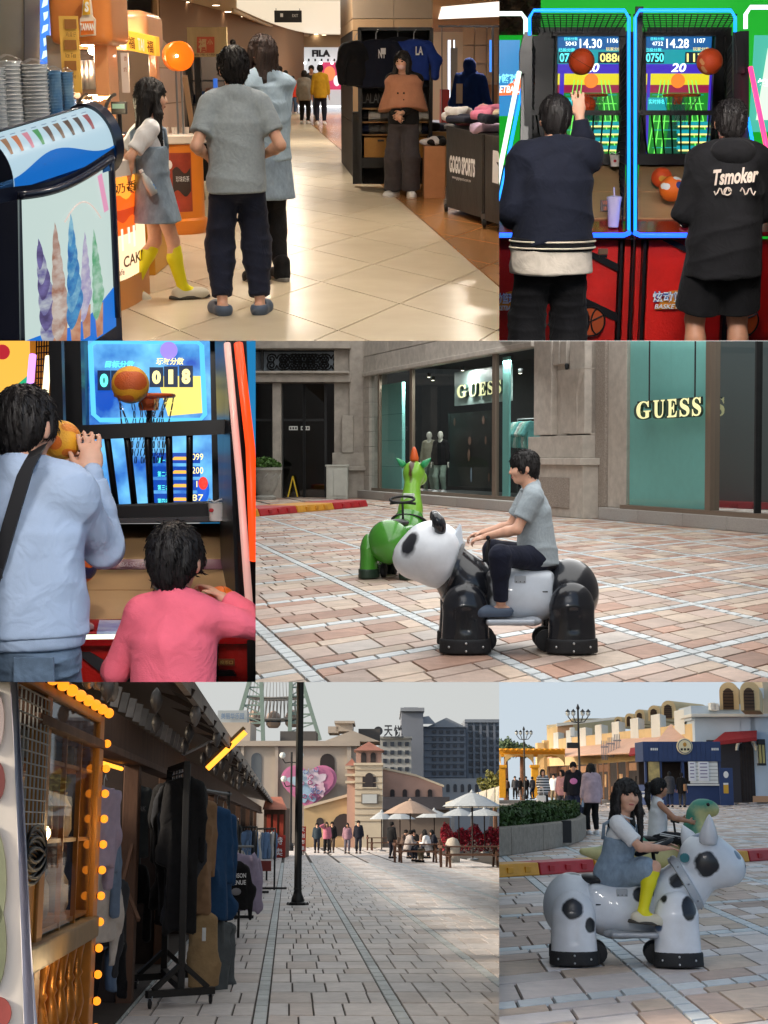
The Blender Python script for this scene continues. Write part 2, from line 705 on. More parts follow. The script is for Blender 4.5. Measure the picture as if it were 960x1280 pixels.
 # -- people
def _etube(s,a,b,r0,r1,rot=None,k=.02,rad=.012,sub=False):
 """elliptic tapering tube from a to b; r0, r1 = (rx, ry); rot columns = x, y, z axes"""
 a,b=np.array(a,float),np.array(b,float)
 ax=b-a
 L=np.linalg.norm(ax)
 z=ax/L
 if rot is None:
  x=np.array([1.0,0,0]);x=x-z*(x@z);x/=np.linalg.norm(x)
 else:
  x=np.array(rot)[:,0];x=x-z*(x@z);x/=np.linalg.norm(x)
 y=np.cross(z,x)
 m=max(*r0,*r1)
 lo,hi=np.minimum(a,b)-m,np.maximum(a,b)+m
 def f(X):
  q=X-a
  t=np.clip((q@z)/L,0,1)
  rx=r0[0]+(r1[0]-r0[0])*t
  ry=r0[1]+(r1[1]-r0[1])*t
  u,v=(q@x)/rx,(q@y)/ry
  k0=np.sqrt(u*u+v*v)
  k1=np.sqrt((u/rx)**2+(v/ry)**2)+1e-9
  d=k0*(k0-1)/k1
  d=np.where(k0<.3,-.7*np.minimum(rx,ry),d)
  w=np.abs(q@z-L/2)-L/2
  d2,w2=d+rad,w+rad
  return np.sqrt(np.maximum(d2,0)**2+np.maximum(w2,0)**2)+np.minimum(np.maximum(d2,w2),0)-rad
 s.ops.append((f,lo,hi,k,sub))
 if not sub:s._b(lo,hi)
 return s
Solid.etube=_etube
SKIN=mat('skin',(214,164,138),rough=.5,var=.08,vscale=25,bump=.05,bscale=150,sub=.12)
SKIN2=mat('skin_tan',(186,134,106),rough=.5,var=.08,vscale=25,bump=.05,bscale=150,sub=.1)
HAIR=mat('hair_black',(22,18,18),rough=.55,var=.5,vscale=60,stretch=(1,1,.12),bump=.5,bscale=140,spec=.5)
HAIRB=mat('hair_brown',(44,28,22),rough=.55,var=.5,vscale=60,stretch=(1,1,.12),bump=.5,bscale=140,spec=.5)
EYE=mat('eye_dark',(26,18,16),rough=.15)
LIP=mat('lip',(176,96,88),rough=.45)
def cloth(name,col,bump=.1,var=.12,bscale=260,rough=.85,wr=.22,**kw):
 return mat(name,col,rough=rough,var=var,vscale=kw.pop('vscale',12),bump=bump,bscale=bscale,sheen=kw.pop('sheen',.04),spec=.25,wr=wr,**kw)
DENIM=cloth('denim_light',(132,150,168),var=.2,vscale=30,bscale=350,stretch=(1,1,.6))
NAVY=cloth('navy_cotton',(26,30,46),var=.2)
BLACKC=cloth('black_cloth',(22,22,25),var=.25)
GREYT=cloth('grey_marl',(150,160,166),var=.08,vscale=60)
WHITEC=cloth('white_cotton',(226,226,228),var=.05)
def _ik(a,b,l1,l2,hint):
 a,b,hint=Vector(a),Vector(b),Vector(hint)
 d=b-a
 L=d.length
 if L>(l1+l2)*.998:
  b=a+d*((l1+l2)*.998/L)
  d=b-a
  L=d.length
 L=max(L,1e-4)
 x=(l1*l1-l2*l2+L*L)/(2*L)
 h=sqrt(max(l1*l1-x*x,0))
 dn=d/L
 hp=hint-dn*hint.dot(dn)
 if hp.length<1e-5:
  hp=basis(dn)[0]
 return a+dn*x+hp.normalized()*h,b
def skeleton(H,pose,hh=None,sw=1.0):
 J={}
 hh=hh or .132*H
 T=Euler((R(-pose.get('lean',0)),R(pose.get('roll',0)),R(pose.get('twist',0))),'YXZ').to_matrix()
 pel=Vector(pose.get('pelvis',(0,0,.515*H)))
 tl=(H-hh-.028*H)-.515*H
 J['T'],J['pel'],J['tl'],J['hh']=T,pel,tl,hh
 J['neck']=pel+T@V(0,.0,tl)
 J['chest']=pel+T@V(0,.004*H,tl*.66)
 HM=Euler((R(-pose.get('hpitch',0)),R(pose.get('hroll',0)),R(pose.get('hyaw',0))),'YXZ').to_matrix()
 J['HM']=HM
 J['head']=J['neck']+T@V(0,.008*H,.028*H)+HM@V(0,.012*H,hh*.5)
 ua,fa,th,sh=.172*H,.15*H,.242*H,.232*H
 for s,n in((-1,'l'),(1,'r')):
  S=pel+T@V(s*.098*H*sw,0,tl*.9)
  S=S+Vector(pose.get(n+'s',(0,0,0)))
  hand=pose.get(n+'h')
  hand=Vector(hand)if hand is not None else S+V(s*.05*H,.03*H,-(ua+fa)*.985)
  el,wr=_ik(S,hand,ua,fa,pose.get(n+'e',(s*.4,-1,-.3)))
  J[n+'s'],J[n+'e'],J[n+'w']=S,el,wr
  hp=pel+T@V(s*.05*H,0,-.012*H)
  an=pose.get(n+'f')
  an=Vector(an)if an is not None else V(hp.x+s*.012*H,hp.y,.047*H)
  kn,an=_ik(hp,an,th,sh,pose.get(n+'k',(s*.15,1,0)))
  J[n+'hip'],J[n+'k'],J[n+'a']=hp,kn,an
  fy,fp=pose.get(n+'fd',(-s*8,0))
  J[n+'fm']=Euler((R(fp),0,R(fy)),'XYZ').to_matrix()
 return J
def _torso(B,J,H,g,inf,k=.03,top=True,bust=.0):
 T,pel,tl=J['T'],J['pel'],J['tl']
 rot=np.array(T)
 q=lambda x,y,z:tuple(pel+T@V(x,y,z))
 B.ell(q(0,-.004*H,.0),(.098*H*g+inf,.072*H*g+inf,.085*H),rot,k)
 B.ell(q(0,.004*H,tl*.36),(.086*H*g+inf,.062*H*g+inf,.10*H),rot,k)
 if top:
  B.ell(q(0,.0,tl*.68),(.098*H*g+inf,.068*H*g+inf,.098*H),rot,k)
  a,b=J['ls'],J['rs']
  B.cone(a*.86+b*.14,a*.14+b*.86,.037*H*g+inf,None,k)
  for e in(a,b):
   B.cone(J['neck']+T@V(0,-.008*H,.012*H),e*.8+J['neck']*.2,.03*H+inf*.6,.03*H*g+inf,k)
  if bust:
   for s in(-1,1):
    B.ell(q(s*.042*H,.05*H,tl*.66),(.035*H+inf,bust+inf,.035*H+inf),rot,k)
def _hand(B,J,n,H,pose,k=.004):
 s=-1 if n=='l' else 1
 w=J[n+'w']
 d=(w-J[n+'e']).normalized()
 hd=pose.get(n+'hd')
 if hd is not None:
  d=Vector(hd).normalized()
 pn=Vector(pose.get(n+'pn',(-s,0,0)))
 pn=(pn-d*pn.dot(d)).normalized()
 sd=d.cross(pn)*(1 if n=='r' else-1)
 c=H/1.7
 curl=pose.get(n+'curl',22)
 rot=np.array(Matrix((sd,pn,d)).transposed())
 B.ell(w+d*.045*c,(.040*c,.017*c,.055*c),rot,.012)
 for i,(o,L)in enumerate(((.031,.068),(.0105,.078),(-.0105,.073),(-.031,.058))):
  b=w+d*.085*c+sd*o*c
  dd=(d+sd*o*2.2).normalized()
  p=b
  for q,fr in enumerate((.45,.32,.23)):
   a=R(curl*(.6+q))
   e=p+(dd*cos(a)+pn*sin(a))*L*fr*c
   B.cone(p,e,(.0088-q*.0008)*c,(.0082-q*.0008)*c,k)
   p=e
 t0=w+d*.025*c+sd*.03*c
 t1=t0+(d*.6+sd*.7+pn*.35).normalized()*.038*c
 t2=t1+(d*.9+sd*.2+pn*.35).normalized()*.03*c
 B.chain([t0,t1,t2],[.012*c,.0098*c,.0085*c],.006)
 J[n+'palm']=w+d*.06*c+pn*.02*c
def _head(B,J,H,detail=True):
 hs=J['hh']/.225
 C,M=J['head'],J['HM']
 rot=np.array(M)
 q=lambda x,y,z:tuple(C+M@V(x*hs,y*hs,z*hs))
 r=lambda*a:tuple(v*hs for v in a)
 B.ell(q(0,-.008,.022),r(.075,.091,.088),rot,.02)
 B.ell(q(0,.02,-.03),r(.06,.068,.078),rot,.025)
 B.ell(q(0,.052,-.086),r(.03,.028,.024),rot,.03)
 if detail:
  B.cone(q(0,.084,.004),q(0,.099,-.028),.007*hs,.0125*hs,.014)
  for s in(-1,1):
   B.ell(q(s*.017,.086,-.031),r(.008,.008,.007),rot,.01)
   B.ell(q(s*.031,.092,.006),r(.017,.012,.011),rot,.012,sub=True)
   B.ell(q(s*.04,.062,-.03),r(.022,.022,.022),rot,.025)
  B.ell(q(0,.084,-.056),r(.021,.011,.007),rot,.008)
  B.ell(q(0,.08,-.067),r(.018,.011,.007),rot,.008)
 for s in(-1,1):
  B.ell(q(s*.076,-.012,-.012),r(.011,.022,.033),rot,.008)
 B.cone(J['neck']-J['T']@V(0,0,.03*H),C+M@V(0,-.02*hs,-.06*hs),.036*H,.033*H,.03)
def _streaks(C,amp,n=34,seed=0):
 ph=seed*1.7
 C=np.array(C)
 def f(X):
  q=X-C
  a=np.arctan2(q[:,0],q[:,1])
  b=np.sqrt((q[:,:2]**2).sum(1))*90
  return amp*(np.sin(a*n+2.2*np.sin(q[:,2]*22+ph))*.6+.5*np.sin(a*n*.43+q[:,2]*30+ph)+.35*np.sin(b+a*9))
 return f
def _hair(J,H,kind,m,root,L=.3,vox=.007,fringe=.036,side=True,part=.0):
 hs=J['hh']/.225
 C,M=J['head'],J['HM']
 rot=np.array(M)
 q=lambda x,y,z:tuple(C+M@V(x*hs,y*hs,z*hs))
 r=lambda*a:tuple(v*hs for v in a)
 B=Solid(vox)
 B.ell(q(0,-.012,.03),r(.087,.102,.093),rot,.0)
 if kind in('short','crop'):
  B.ell(q(0,-.045,-.02),r(.074,.058,.06),rot,.03)
  B.ell(q(0,-.058,-.06),r(.05,.034,.045),rot,.03)
  B.cut(q(0,-.06,-.098 if kind=='short' else-.085),M@V(0,.5,-1),.012)
  if kind=='short':
   for s in(-1,1):
    B.ell(q(s*.077,.018,.0),r(.013,.026,.036),rot,.015)
 B.ell(q(0,.135,fringe-.11),r(.085,.092,.108),rot,.012,sub=True)
 if kind=='crop':
  B.ell(q(0,.1,-.06),r(.2,.1,.095),rot,.015,sub=True)
 if kind in('long','bob','tail'):
  zt=-.09 if kind!='tail' else-.03
  B.ell(q(0,-.04,-.03),r(.085,.07,.09),rot,.03)
  if kind=='tail':
   B.cut(q(0,-.06,-.08),M@V(0,.3,-1),.02)
   a=C+M@V(0,-.1*hs,.03*hs)
   B.chain([a,a+V(0,-.045*hs,.0),a+V(0,-.06*hs,-L*.5),a+V(0,-.04*hs,-L)],[.024,.032,.03,.01],.015)
  elif kind=='bob':
   B.etube(q(0,-.02,.02),q(0,-.02,-.12),r(.088,.09),r(.09,.08),rot,.03)
   B.ell(q(0,.12,-.06),r(.075,.11,.13),rot,.012,sub=True)
  else:
   b0=C+M@V(0,-.045*hs,.0)
   b1=Vector((b0.x,b0.y-.02,b0.z-L*.5))
   b2=Vector((b0.x,b0.y-.012,b0.z-L))
   B.etube(b0,b1,(.086*hs,.062*hs),(.1*hs,.05*hs),rot,.03)
   B.etube(b1,b2,(.1*hs,.05*hs),(.075*hs,.03*hs),rot,.03)
   if side:
    for s in(-1,1):
     a=C+M@V(s*.076*hs,.02*hs,.02*hs)
     B.chain([a,a+M@V(s*.012*hs,.018*hs,-.13*hs),a+M@V(s*.004,.02*hs,0)-V(0,0,L*.85)],[.024*hs,.027*hs,.012*hs],.02)
 B.disp=_streaks(C,.0048*hs,seed=int(H*100))
 o=B.build('hair',m,root)
 if vox<.012:
  me=o.data
  n=len(me.vertices)
  co,no=np.empty(n*3),np.empty(n*3)
  me.vertices.foreach_get('co',co);me.vertices.foreach_get('normal',no)
  co,no=co.reshape(-1,3),no.reshape(-1,3)
  r_=np.random.default_rng(n)
  k=r_.choice(n,min(n,2600),replace=False)
  p,q_=co[k],no[k]
  up=np.array(M@V(0,-.35,.94))
  d=(p-np.array(C))*.35/(.1*hs)-up+r_.normal(size=p.shape)*.13
  d-=q_*(d*q_).sum(1)[:,None]
  d/=np.linalg.norm(d,axis=1)[:,None]+1e-6
  sd=np.cross(d,q_)*.0013
  L_=r_.uniform(.014,.036,(len(k),1))*hs*(.5 if kind=='crop' else 1)
  a_=p-q_*.002
  b_=a_+d*L_*.6+q_*.0032
  c_=a_+d*L_+q_*r_.uniform(-.004,.002,(len(k),1))
  vv=np.stack([a_-sd,a_+sd,b_+sd*.8,c_,b_-sd*.8],1).reshape(-1,3)
  sm=bpy.data.meshes.new('hair_strands')
  sm.from_pydata(vv.tolist(),[],[tuple(range(5*i,5*i+5))for i in range(len(k))])
  link('strands',sm,m,o)
 return o
def person(label,loc,rz,H,pose=None,group=None,skin=None,g=1.0,hh=None,sw=1.0,vox=.009,top=None,bottom=None,dress=None,socks=None,shoes=None,hair=None,face=True,bust=.0,mini=False,seed=1,cat='person'):
 pose=pose or{}
 root=thing('person',label,cat,loc,rz,group)
 J=skeleton(H,pose,hh,sw)
 skin=skin or SKIN
 B=Solid(vox)
 _torso(B,J,H,g,-.012)
 _head(B,J,H,face and not mini)
 for n in 'lr':
  B.cone(J[n+'s'],J[n+'e'],.029*H*g,.0235*H*g,.02)
  fm=J[n+'e'].lerp(J[n+'w'],.3)
  B.cone(J[n+'e'],fm,.0235*H*g,.0245*H*g,.015)
  B.cone(fm,J[n+'w'],.0245*H*g,.0155*H,.015)
  if mini:
   d=(J[n+'w']-J[n+'e']).normalized()
   B.cone(J[n+'w'],J[n+'w']+d*.08*H,.017*H,.012*H,.01)
  else:
   _hand(B,J,n,H,pose)
  B.cone(J[n+'hip'],J[n+'k'],.05*H*g,.034*H*g,.03)
  cf=J[n+'k'].lerp(J[n+'a'],.3)+J[n+'fm']@V(0,-.008*H,0)
  B.cone(J[n+'k'],cf,.033*H*g,.034*H*g,.02)
  B.cone(cf,J[n+'a'],.034*H*g,.021*H*g,.02)
  fm_=J[n+'fm']
  a=J[n+'a']
  B.chain([a+fm_@V(0,-.025*H,-.02*H),a+fm_@V(0,.06*H,-.026*H),a+fm_@V(0,.095*H,-.032*H)],[.022*H,.022*H,.014*H],.015)
 B.build('body',skin,root)
 hs=J['hh']/.225
 if face and not mini:
  C,M=J['head'],J['HM']
  for s in(-1,1):
   MB().ball((0,0,0),(.0135*hs,.006*hs,.0072*hs),10,6).build('eye',EYE,root,smooth=True).matrix_basis=MT(C+M@V(s*.031*hs,.0795*hs,.003*hs))@M.to_4x4()
   MB().ball((0,0,0),(.019*hs,.007*hs,.0042*hs),10,6).build('eyebrow',HAIR,root,smooth=True).matrix_basis=MT(C+M@V(s*.032*hs,.0815*hs,.025*hs))@M.to_4x4()
  MB().ball((0,0,0),(.021*hs,.008*hs,.0075*hs),10,6).build('mouth',LIP,root,smooth=True).matrix_basis=MT(C+M@V(0,.0885*hs,-.061*hs))@M.to_4x4()
 T,pel,tl=J['T'],J['pel'],J['tl']
 rot=np.array(T)
 q=lambda x,y,z:pel+T@V(x,y,z)
 if top:
  t=top.get('t',.012)
  B=Solid(vox)
  hem=top.get('hem',.05)
  ti=t
  if dress and dress.get('bodice',True):
   t,hem=-.006,-tl*.45
  _torso(B,J,H,g,t,bust=bust)
  fl=top.get('flare',.0)
  B.etube(q(0,0,tl*.7),q(0,0,-hem),(.098*H*g+t,.07*H*g+t),(.104*H*g+t+fl+.004,.082*H*g+t+fl+.004),rot,.03)
  sl=top.get('sleeve','long')
  if sl!='none':
   for n in 'lr':
    S,E,W=J[n+'s'],J[n+'e'],J[n+'w']
    ts=min(ti,.014)+top.get('ts',.004)
    if sl=='short':
     e=S.lerp(E,top.get('sl',.72))
     B.cone(S,S.lerp(E,.35),.031*H*g+ts,None,.03)
     B.etube(S.lerp(E,-.05),e,(.031*H*g+ts,.031*H*g+ts),(.031*H*g+ts+.005,.031*H*g+ts+.005),None,.03)
    else:
     e=E.lerp(W,top.get('sl',.93))
     B.cone(S,E,.032*H*g+ts,.027*H*g+ts,.03)
     B.cone(E,E.lerp(W,.5),.028*H*g+ts,.026*H*g+ts,.02)
     d=(W-E).normalized()
     B.etube(E.lerp(W,.45),e,(.026*H*g+ts,.026*H*g+ts),(.0185*H+ts*.8,.0185*H+ts*.8),None,.015)
  nk=J['neck']
  B.cut(q(0,0,-hem),T@V(0,0,-1),.006)
  B.cone(nk+T@V(0,.014*H,.008*H),nk+T@V(0,.02*H,.1*H),top.get('nr',.038)*H,.06*H,.006,sub=True)
  B.disp=folds(top.get('fold',.006),seed)
  so=B.build(top.get('name','shirt'),top['m'],root)
  if not mini:
   c_=nk+T@V(0,.008*H,.008*H)
   MB().tube([c_+T@V(.041*H*cos(a),.041*H*sin(a),-.012*H*sin(a))for a in np.linspace(0,6.03,24)],.0065,6,closed=True).build('collar',top['m'],so,smooth=True)
  if top.get('rib'):
   rb=Solid(vox)
   ts=t+.004
   for n in 'lr':
    E,W=J[n+'e'],J[n+'w']
    if sl=='long':
     rb.cone(E.lerp(W,.92),E.lerp(W,1.0),.02*H,None,.005)
   rb.etube(q(0,0,-hem+.025),q(0,0,-hem-.035),(.102*H*g+t+fl-.002,.08*H*g+t+fl-.002),(.096*H*g+t,.074*H*g+t),rot,.005)
   rb.build('ribbing',top['rib'],root)
 if bottom:
  t=bottom.get('t',.014)
  B=Solid(vox)
  tw=min(t,.008)
  B.ell(q(0,-.004*H,.0),(.098*H*g+tw,.074*H*g+tw,.085*H),rot,.03)
  B.etube(q(0,0,.08*H),q(0,0,-.03*H),(.086*H*g+tw,.064*H*g+tw),(.098*H*g+tw,.076*H*g+tw),rot,.03)
  kind=bottom.get('kind','long')
  for n in 'lr':
   Hp,K,A=J[n+'hip'],J[n+'k'],J[n+'a']
   kr=bottom.get('kr',.038*H*g+t)
   if kind=='long':
    cr=bottom.get('cr',.03*H+t*.7)
    e=K.lerp(A,bottom.get('len',.93))
    B.cone(Hp,K,.053*H*g+min(t,.012),kr,.03)
    B.cone(K,K.lerp(A,.3),kr*1.04,kr,.02)
    B.etube(K.lerp(A,-.06),e,(kr,kr),(cr,cr),None,.025)
   else:
    e=Hp.lerp(K,bottom.get('len',.85))
    B.etube(Hp.lerp(K,-.05),e,(.056*H*g+t,.056*H*g+t),(.05*H*g+t+.012,.05*H*g+t+.012),None,.03)
  B.disp=folds(bottom.get('fold',.006),seed+3,16,34)
  B.build(bottom.get('name','trousers' if kind=='long' else 'shorts'),bottom['m'],root)
 if dress:
  t=dress.get('t',.016)
  B=Solid(vox)
  L=dress['len']
  if dress.get('bodice',True):
   B.etube(q(0,.006,tl*dress.get('topz',.66)),q(0,0,tl*.2),(.101*H*g+t,.076*H*g+t),(.097*H*g+t,.076*H*g+t),rot,.02)
  if pose.get('sit'):
   for n in 'lr':
    Hp,K=J[n+'hip'],J[n+'k']
    B.cone(Hp,Hp.lerp(K,dress.get('lap',.8)),.066*H*g+t,.06*H*g+t,.05)
   B.ell(q(0,0,.02),(.12*H*g+t,.1*H*g+t,.085*H),rot,.04)
   B.etube(q(0,0,tl*.25),q(0,0,-.01),(.09*H*g+t,.07*H*g+t),(.115*H*g+t,.1*H*g+t),rot,.03)
  else:
   f=dress.get('flare',.05)
   B.etube(q(0,0,tl*.25),pel+V(0,0,-L),(.092*H*g+t,.072*H*g+t),(.1*H*g+t+f,.08*H*g+t+f),rot,.03)
  B.disp=folds(dress.get('fold',.008),seed+5,22,5)
  d_=B.build('dress',dress['m'],root)
  if dress.get('straps'):
   for s in(-1,1):
    sb=MB()
    z=tl*dress.get('topz',.66)
    pts=[q(s*.045*H,.07*H*g+t,z-.02),q(s*.05*H,.066*H*g+t,tl*.85),q(s*.055*H,.0,tl*.98+t),q(s*.05*H,-.068*H*g-t,tl*.82),q(s*.04*H,-.066*H*g-t,z-.02)]
    sb.tube(pts,.012,8).build('strap',dress['m'],root,smooth=True)
 if socks:
  for n in 'lr':
   K,A=J[n+'k'],J[n+'a']
   B=Solid(vox)
   tz=socks.get('top',.12)
   cf=K.lerp(A,.35)+J[n+'fm']@V(0,-.008*H,0)
   B.cone(K.lerp(A,tz),cf,.037*H*g,.039*H*g,.01)
   B.cone(cf,A,.039*H*g,.027*H*g,.02)
   B.cone(A,A+J[n+'fm']@V(0,.05*H,-.02*H),.027*H,.024*H,.02)
   B.disp=folds(.003,seed)
   B.build('sock',socks['m'],root)
 if shoes:
  for n in 'lr':
   A,fm=J[n+'a'],J[n+'fm']
   rr=np.array(fm)
   B=Solid(min(vox,.008))
   w=shoes.get('w',.03)*H
   z0=-.047*H
   kd=shoes.get('kind','sneaker')
   B.ell(A+fm@V(0,.066*H,z0+.022*H),(w*1.12,.062*H,.03*H),rr,.02)
   B.ell(A+fm@V(0,-.014*H,z0+.026*H),(w,.044*H,.036*H if kd!='clog' else .024*H),rr,.03)
   B.cone(A+fm@V(0,-.015*H,z0+.015*H),A+fm@V(0,.08*H,z0+.012*H),w*.95,w*1.0,.02)
   if kd=='high':
    B.cone(A+fm@V(0,-.01*H,-.01*H),A+fm@V(0,-.008*H,.03*H),.036*H,.037*H,.02)
   if kd=='clog':
    B.ell(A+fm@V(0,-.004*H,.006*H),(w*.75,.042*H,.035*H),rr,.01,sub=True)
   B.cut(A+fm@V(0,0,z0),fm@V(0,0,-1))
   o=B.build('shoe',shoes['m'],root)
   if shoes.get('sole'):
    sb=Solid(min(vox,.008))
    sb.etube(A+fm@V(0,.03*H,z0-.002),A+fm@V(0,.03*H,z0+.017*H),(w*1.2,.103*H),(w*1.14,.099*H),rr,.005,.006)
    sb.build('sole',shoes['sole'],o)
 if hair:
  _hair(J,H,hair.get('kind','short'),hair.get('m',HAIR),root,hair.get('L',.3),min(vox,.008),hair.get('fringe',.036))
 return root,J
 # -- shared builders: paving, ride-on animals, balls, hoops, parasols
JOINT=mat('paving_joint',(74,68,64),rough=.95,var=.2,vscale=20)
PAVE=[mat('paver_sand',(202,182,164),rough=.62,var=.12,vscale=9,bump=.25,bscale=70,rnd=.16,spec=.35,stain=.3),mat('paver_terracotta',(180,144,126),rough=.62,var=.14,vscale=9,bump=.25,bscale=70,rnd=.2,spec=.35,stain=.3),mat('paver_rose',(192,170,157),rough=.62,var=.12,vscale=9,bump=.25,bscale=70,rnd=.14,spec=.35,stain=.3),mat('paver_grey',(196,186,178),rough=.6,var=.1,vscale=9,bump=.25,bscale=70,rnd=.1,spec=.35,stain=.3)]
BAND=mat('paver_band',(206,212,214),rough=.55,var=.08,vscale=12,bump=.2,bscale=70,rnd=.08,spec=.4,stain=.3)
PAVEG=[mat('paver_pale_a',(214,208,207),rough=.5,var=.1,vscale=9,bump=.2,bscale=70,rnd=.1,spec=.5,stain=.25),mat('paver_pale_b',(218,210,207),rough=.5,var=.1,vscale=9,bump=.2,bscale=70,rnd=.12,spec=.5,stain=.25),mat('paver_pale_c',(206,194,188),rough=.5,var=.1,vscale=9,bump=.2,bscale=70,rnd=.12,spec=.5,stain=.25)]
def paving(place,cx,ft,vpx,regions,poly_px,mats,weights,cell=(1.1,1.0),band=.1,rows=(.25,.14,.25,.14),lens=(.32,.5),joint=.014,name='paving',most=300,tile=.1,urange=(-12,12),vrange=(-2,30),cross=True,minpx=2.0,uoff=.0,bandw=None):
 """pavers laid in courses between pale bands; the 300 that show largest are pieces of their own"""
 st=F/ft
 d1=Vector(((vpx-cx)/ft,1.0)).normalized()
 d3=Vector((d1.y,-d1.x))
 sh=(cx-CX)/ft
 def loc(u,v,z=.0):
  a=d3*u+d1*v
  return Vector((a.x+a.y*sh,a.y*st,z))
 M=place.M
 def px(p):
  w=M@p
  if w.y<.5:
   return None
  return CX+F*w.x/w.y,CY-F*w.z/w.y
 x0,x1,y0,y1=poly_px
 pieces=[]
 r=random.Random(5)
 nu0,nu1=int(urange[0]/cell[0]),int(urange[1]/cell[0])
 nv0,nv1=int(vrange[0]/cell[1]),int(vrange[1]/cell[1])
 def put(u0,u1,v0,v1,mi):
  c=px(loc((u0+u1)/2,(v0+v1)/2))
  if c is None or not(x0-90<c[0]<x1+30 and y0-6<c[1]<y1+70):
   return
  q=[px(loc(u,v))for u,v in((u0,v0),(u1,v0),(u1,v1),(u0,v1))]
  if None in q:
   return
  ar=abs(sum(q[i][0]*q[(i+1)%4][1]-q[(i+1)%4][0]*q[i][1]for i in range(4)))/2
  if ar<minpx:
   return
  if c[0]>970 or c[1]>1290:
   ar=.0
  pieces.append((ar,u0,u1,v0,v1,mi))
 for i in range(nu0,nu1):
  for j in range(nv0,nv1):
   ua,va=i*cell[0]+uoff,j*cell[1]
   c=px(loc(ua+cell[0]/2,va+cell[1]/2))
   if c is None or not(x0-250<c[0]<x1+250 and y0-40<c[1]<y1+250):
    continue
   vb=band if cross else .0
   if vb:
    n=max(1,int(round(cell[0]/(tile*2.2))))
    for k in range(n):
     put(ua+band+(cell[0]-band)*k/n,ua+band+(cell[0]-band)*(k+1)/n,va,va+vb,-1)
   n=max(1,int(round(cell[1]/(tile*1.1))))
   for k in range(n):
    put(ua,ua+band,va+cell[1]*k/n,va+cell[1]*(k+1)/n,-1)
   v=va+vb
   ri=(i*3+j*2)%len(rows)
   while v<va+cell[1]-.02:
    hgt=min(rows[ri%len(rows)],va+cell[1]-v)
    if va+cell[1]-(v+hgt)<.06:
     hgt=va+cell[1]-v
    ri+=1
    u=ua+band
    first=True
    while u<ua+cell[0]-.01:
     L=r.uniform(*lens)
     if first:
      L*=r.uniform(.45,1.0)
      first=False
     L=min(L,ua+cell[0]-u)
     if ua+cell[0]-(u+L)<.12:
      L=ua+cell[0]-u
     put(u,u+L,v,v+hgt,r.choices(range(len(mats)),weights)[0])
     u+=L
    v+=hgt
 pieces.sort(key=lambda t:-t[0])
 gm=MB()
 a=[place.g(x0-8,y1+4,-.016),place.g(x1+8,y1+4,-.016),place.g(x1+8,y0,-.016),place.g(x0-8,y0,-.016)]
 gm.quad(*a)
 ground=structure(gm.build(name,JOINT))
 j=joint/2
 allm=mats+[BAND]
 rest={k:MB()for k in range(len(allm))}
 for n,(ar,u0,u1,v0,v1,mi)in enumerate(pieces):
  dz=r.uniform(-.0025,.0)
  c=.004
  b=[loc(u0+j,v0+j,-.02),loc(u1-j,v0+j,-.02),loc(u1-j,v1-j,-.02),loc(u0+j,v1-j,-.02)]
  t=[loc(u0+j+c,v0+j+c,dz),loc(u1-j-c,v0+j+c,dz),loc(u1-j-c,v1-j-c,dz),loc(u0+j+c,v1-j-c,dz)]
  fs=[(4,5,6,7),(0,1,5,4),(1,2,6,5),(2,3,7,6),(3,0,4,7)]
  if n<most:
   MB().add(b+t,fs).build('paver',allm[mi],ground,fix=False)
  else:
   rest[mi if mi>=0 else len(allm)-1].add(b+t,fs)
 for k,mb in rest.items():
  if mb.v:
   o=mb.build('small_pavers',allm[k],ground,fix=False)
   o['kind']='stuff'
 return ground,loc
RUBBER=mat('black_rubber',(30,31,34),rough=.65,var=.2,vscale=14,bump=.2,bscale=90)
STEEL=mat('brushed_steel',(150,152,156),rough=.35,metal=.9,var=.1)
CHROME=mat('bolt_steel',(205,205,205),rough=.3,metal=.8)
SEATB=mat('seat_vinyl',(28,28,32),rough=.45,bump=.2,bscale=120)
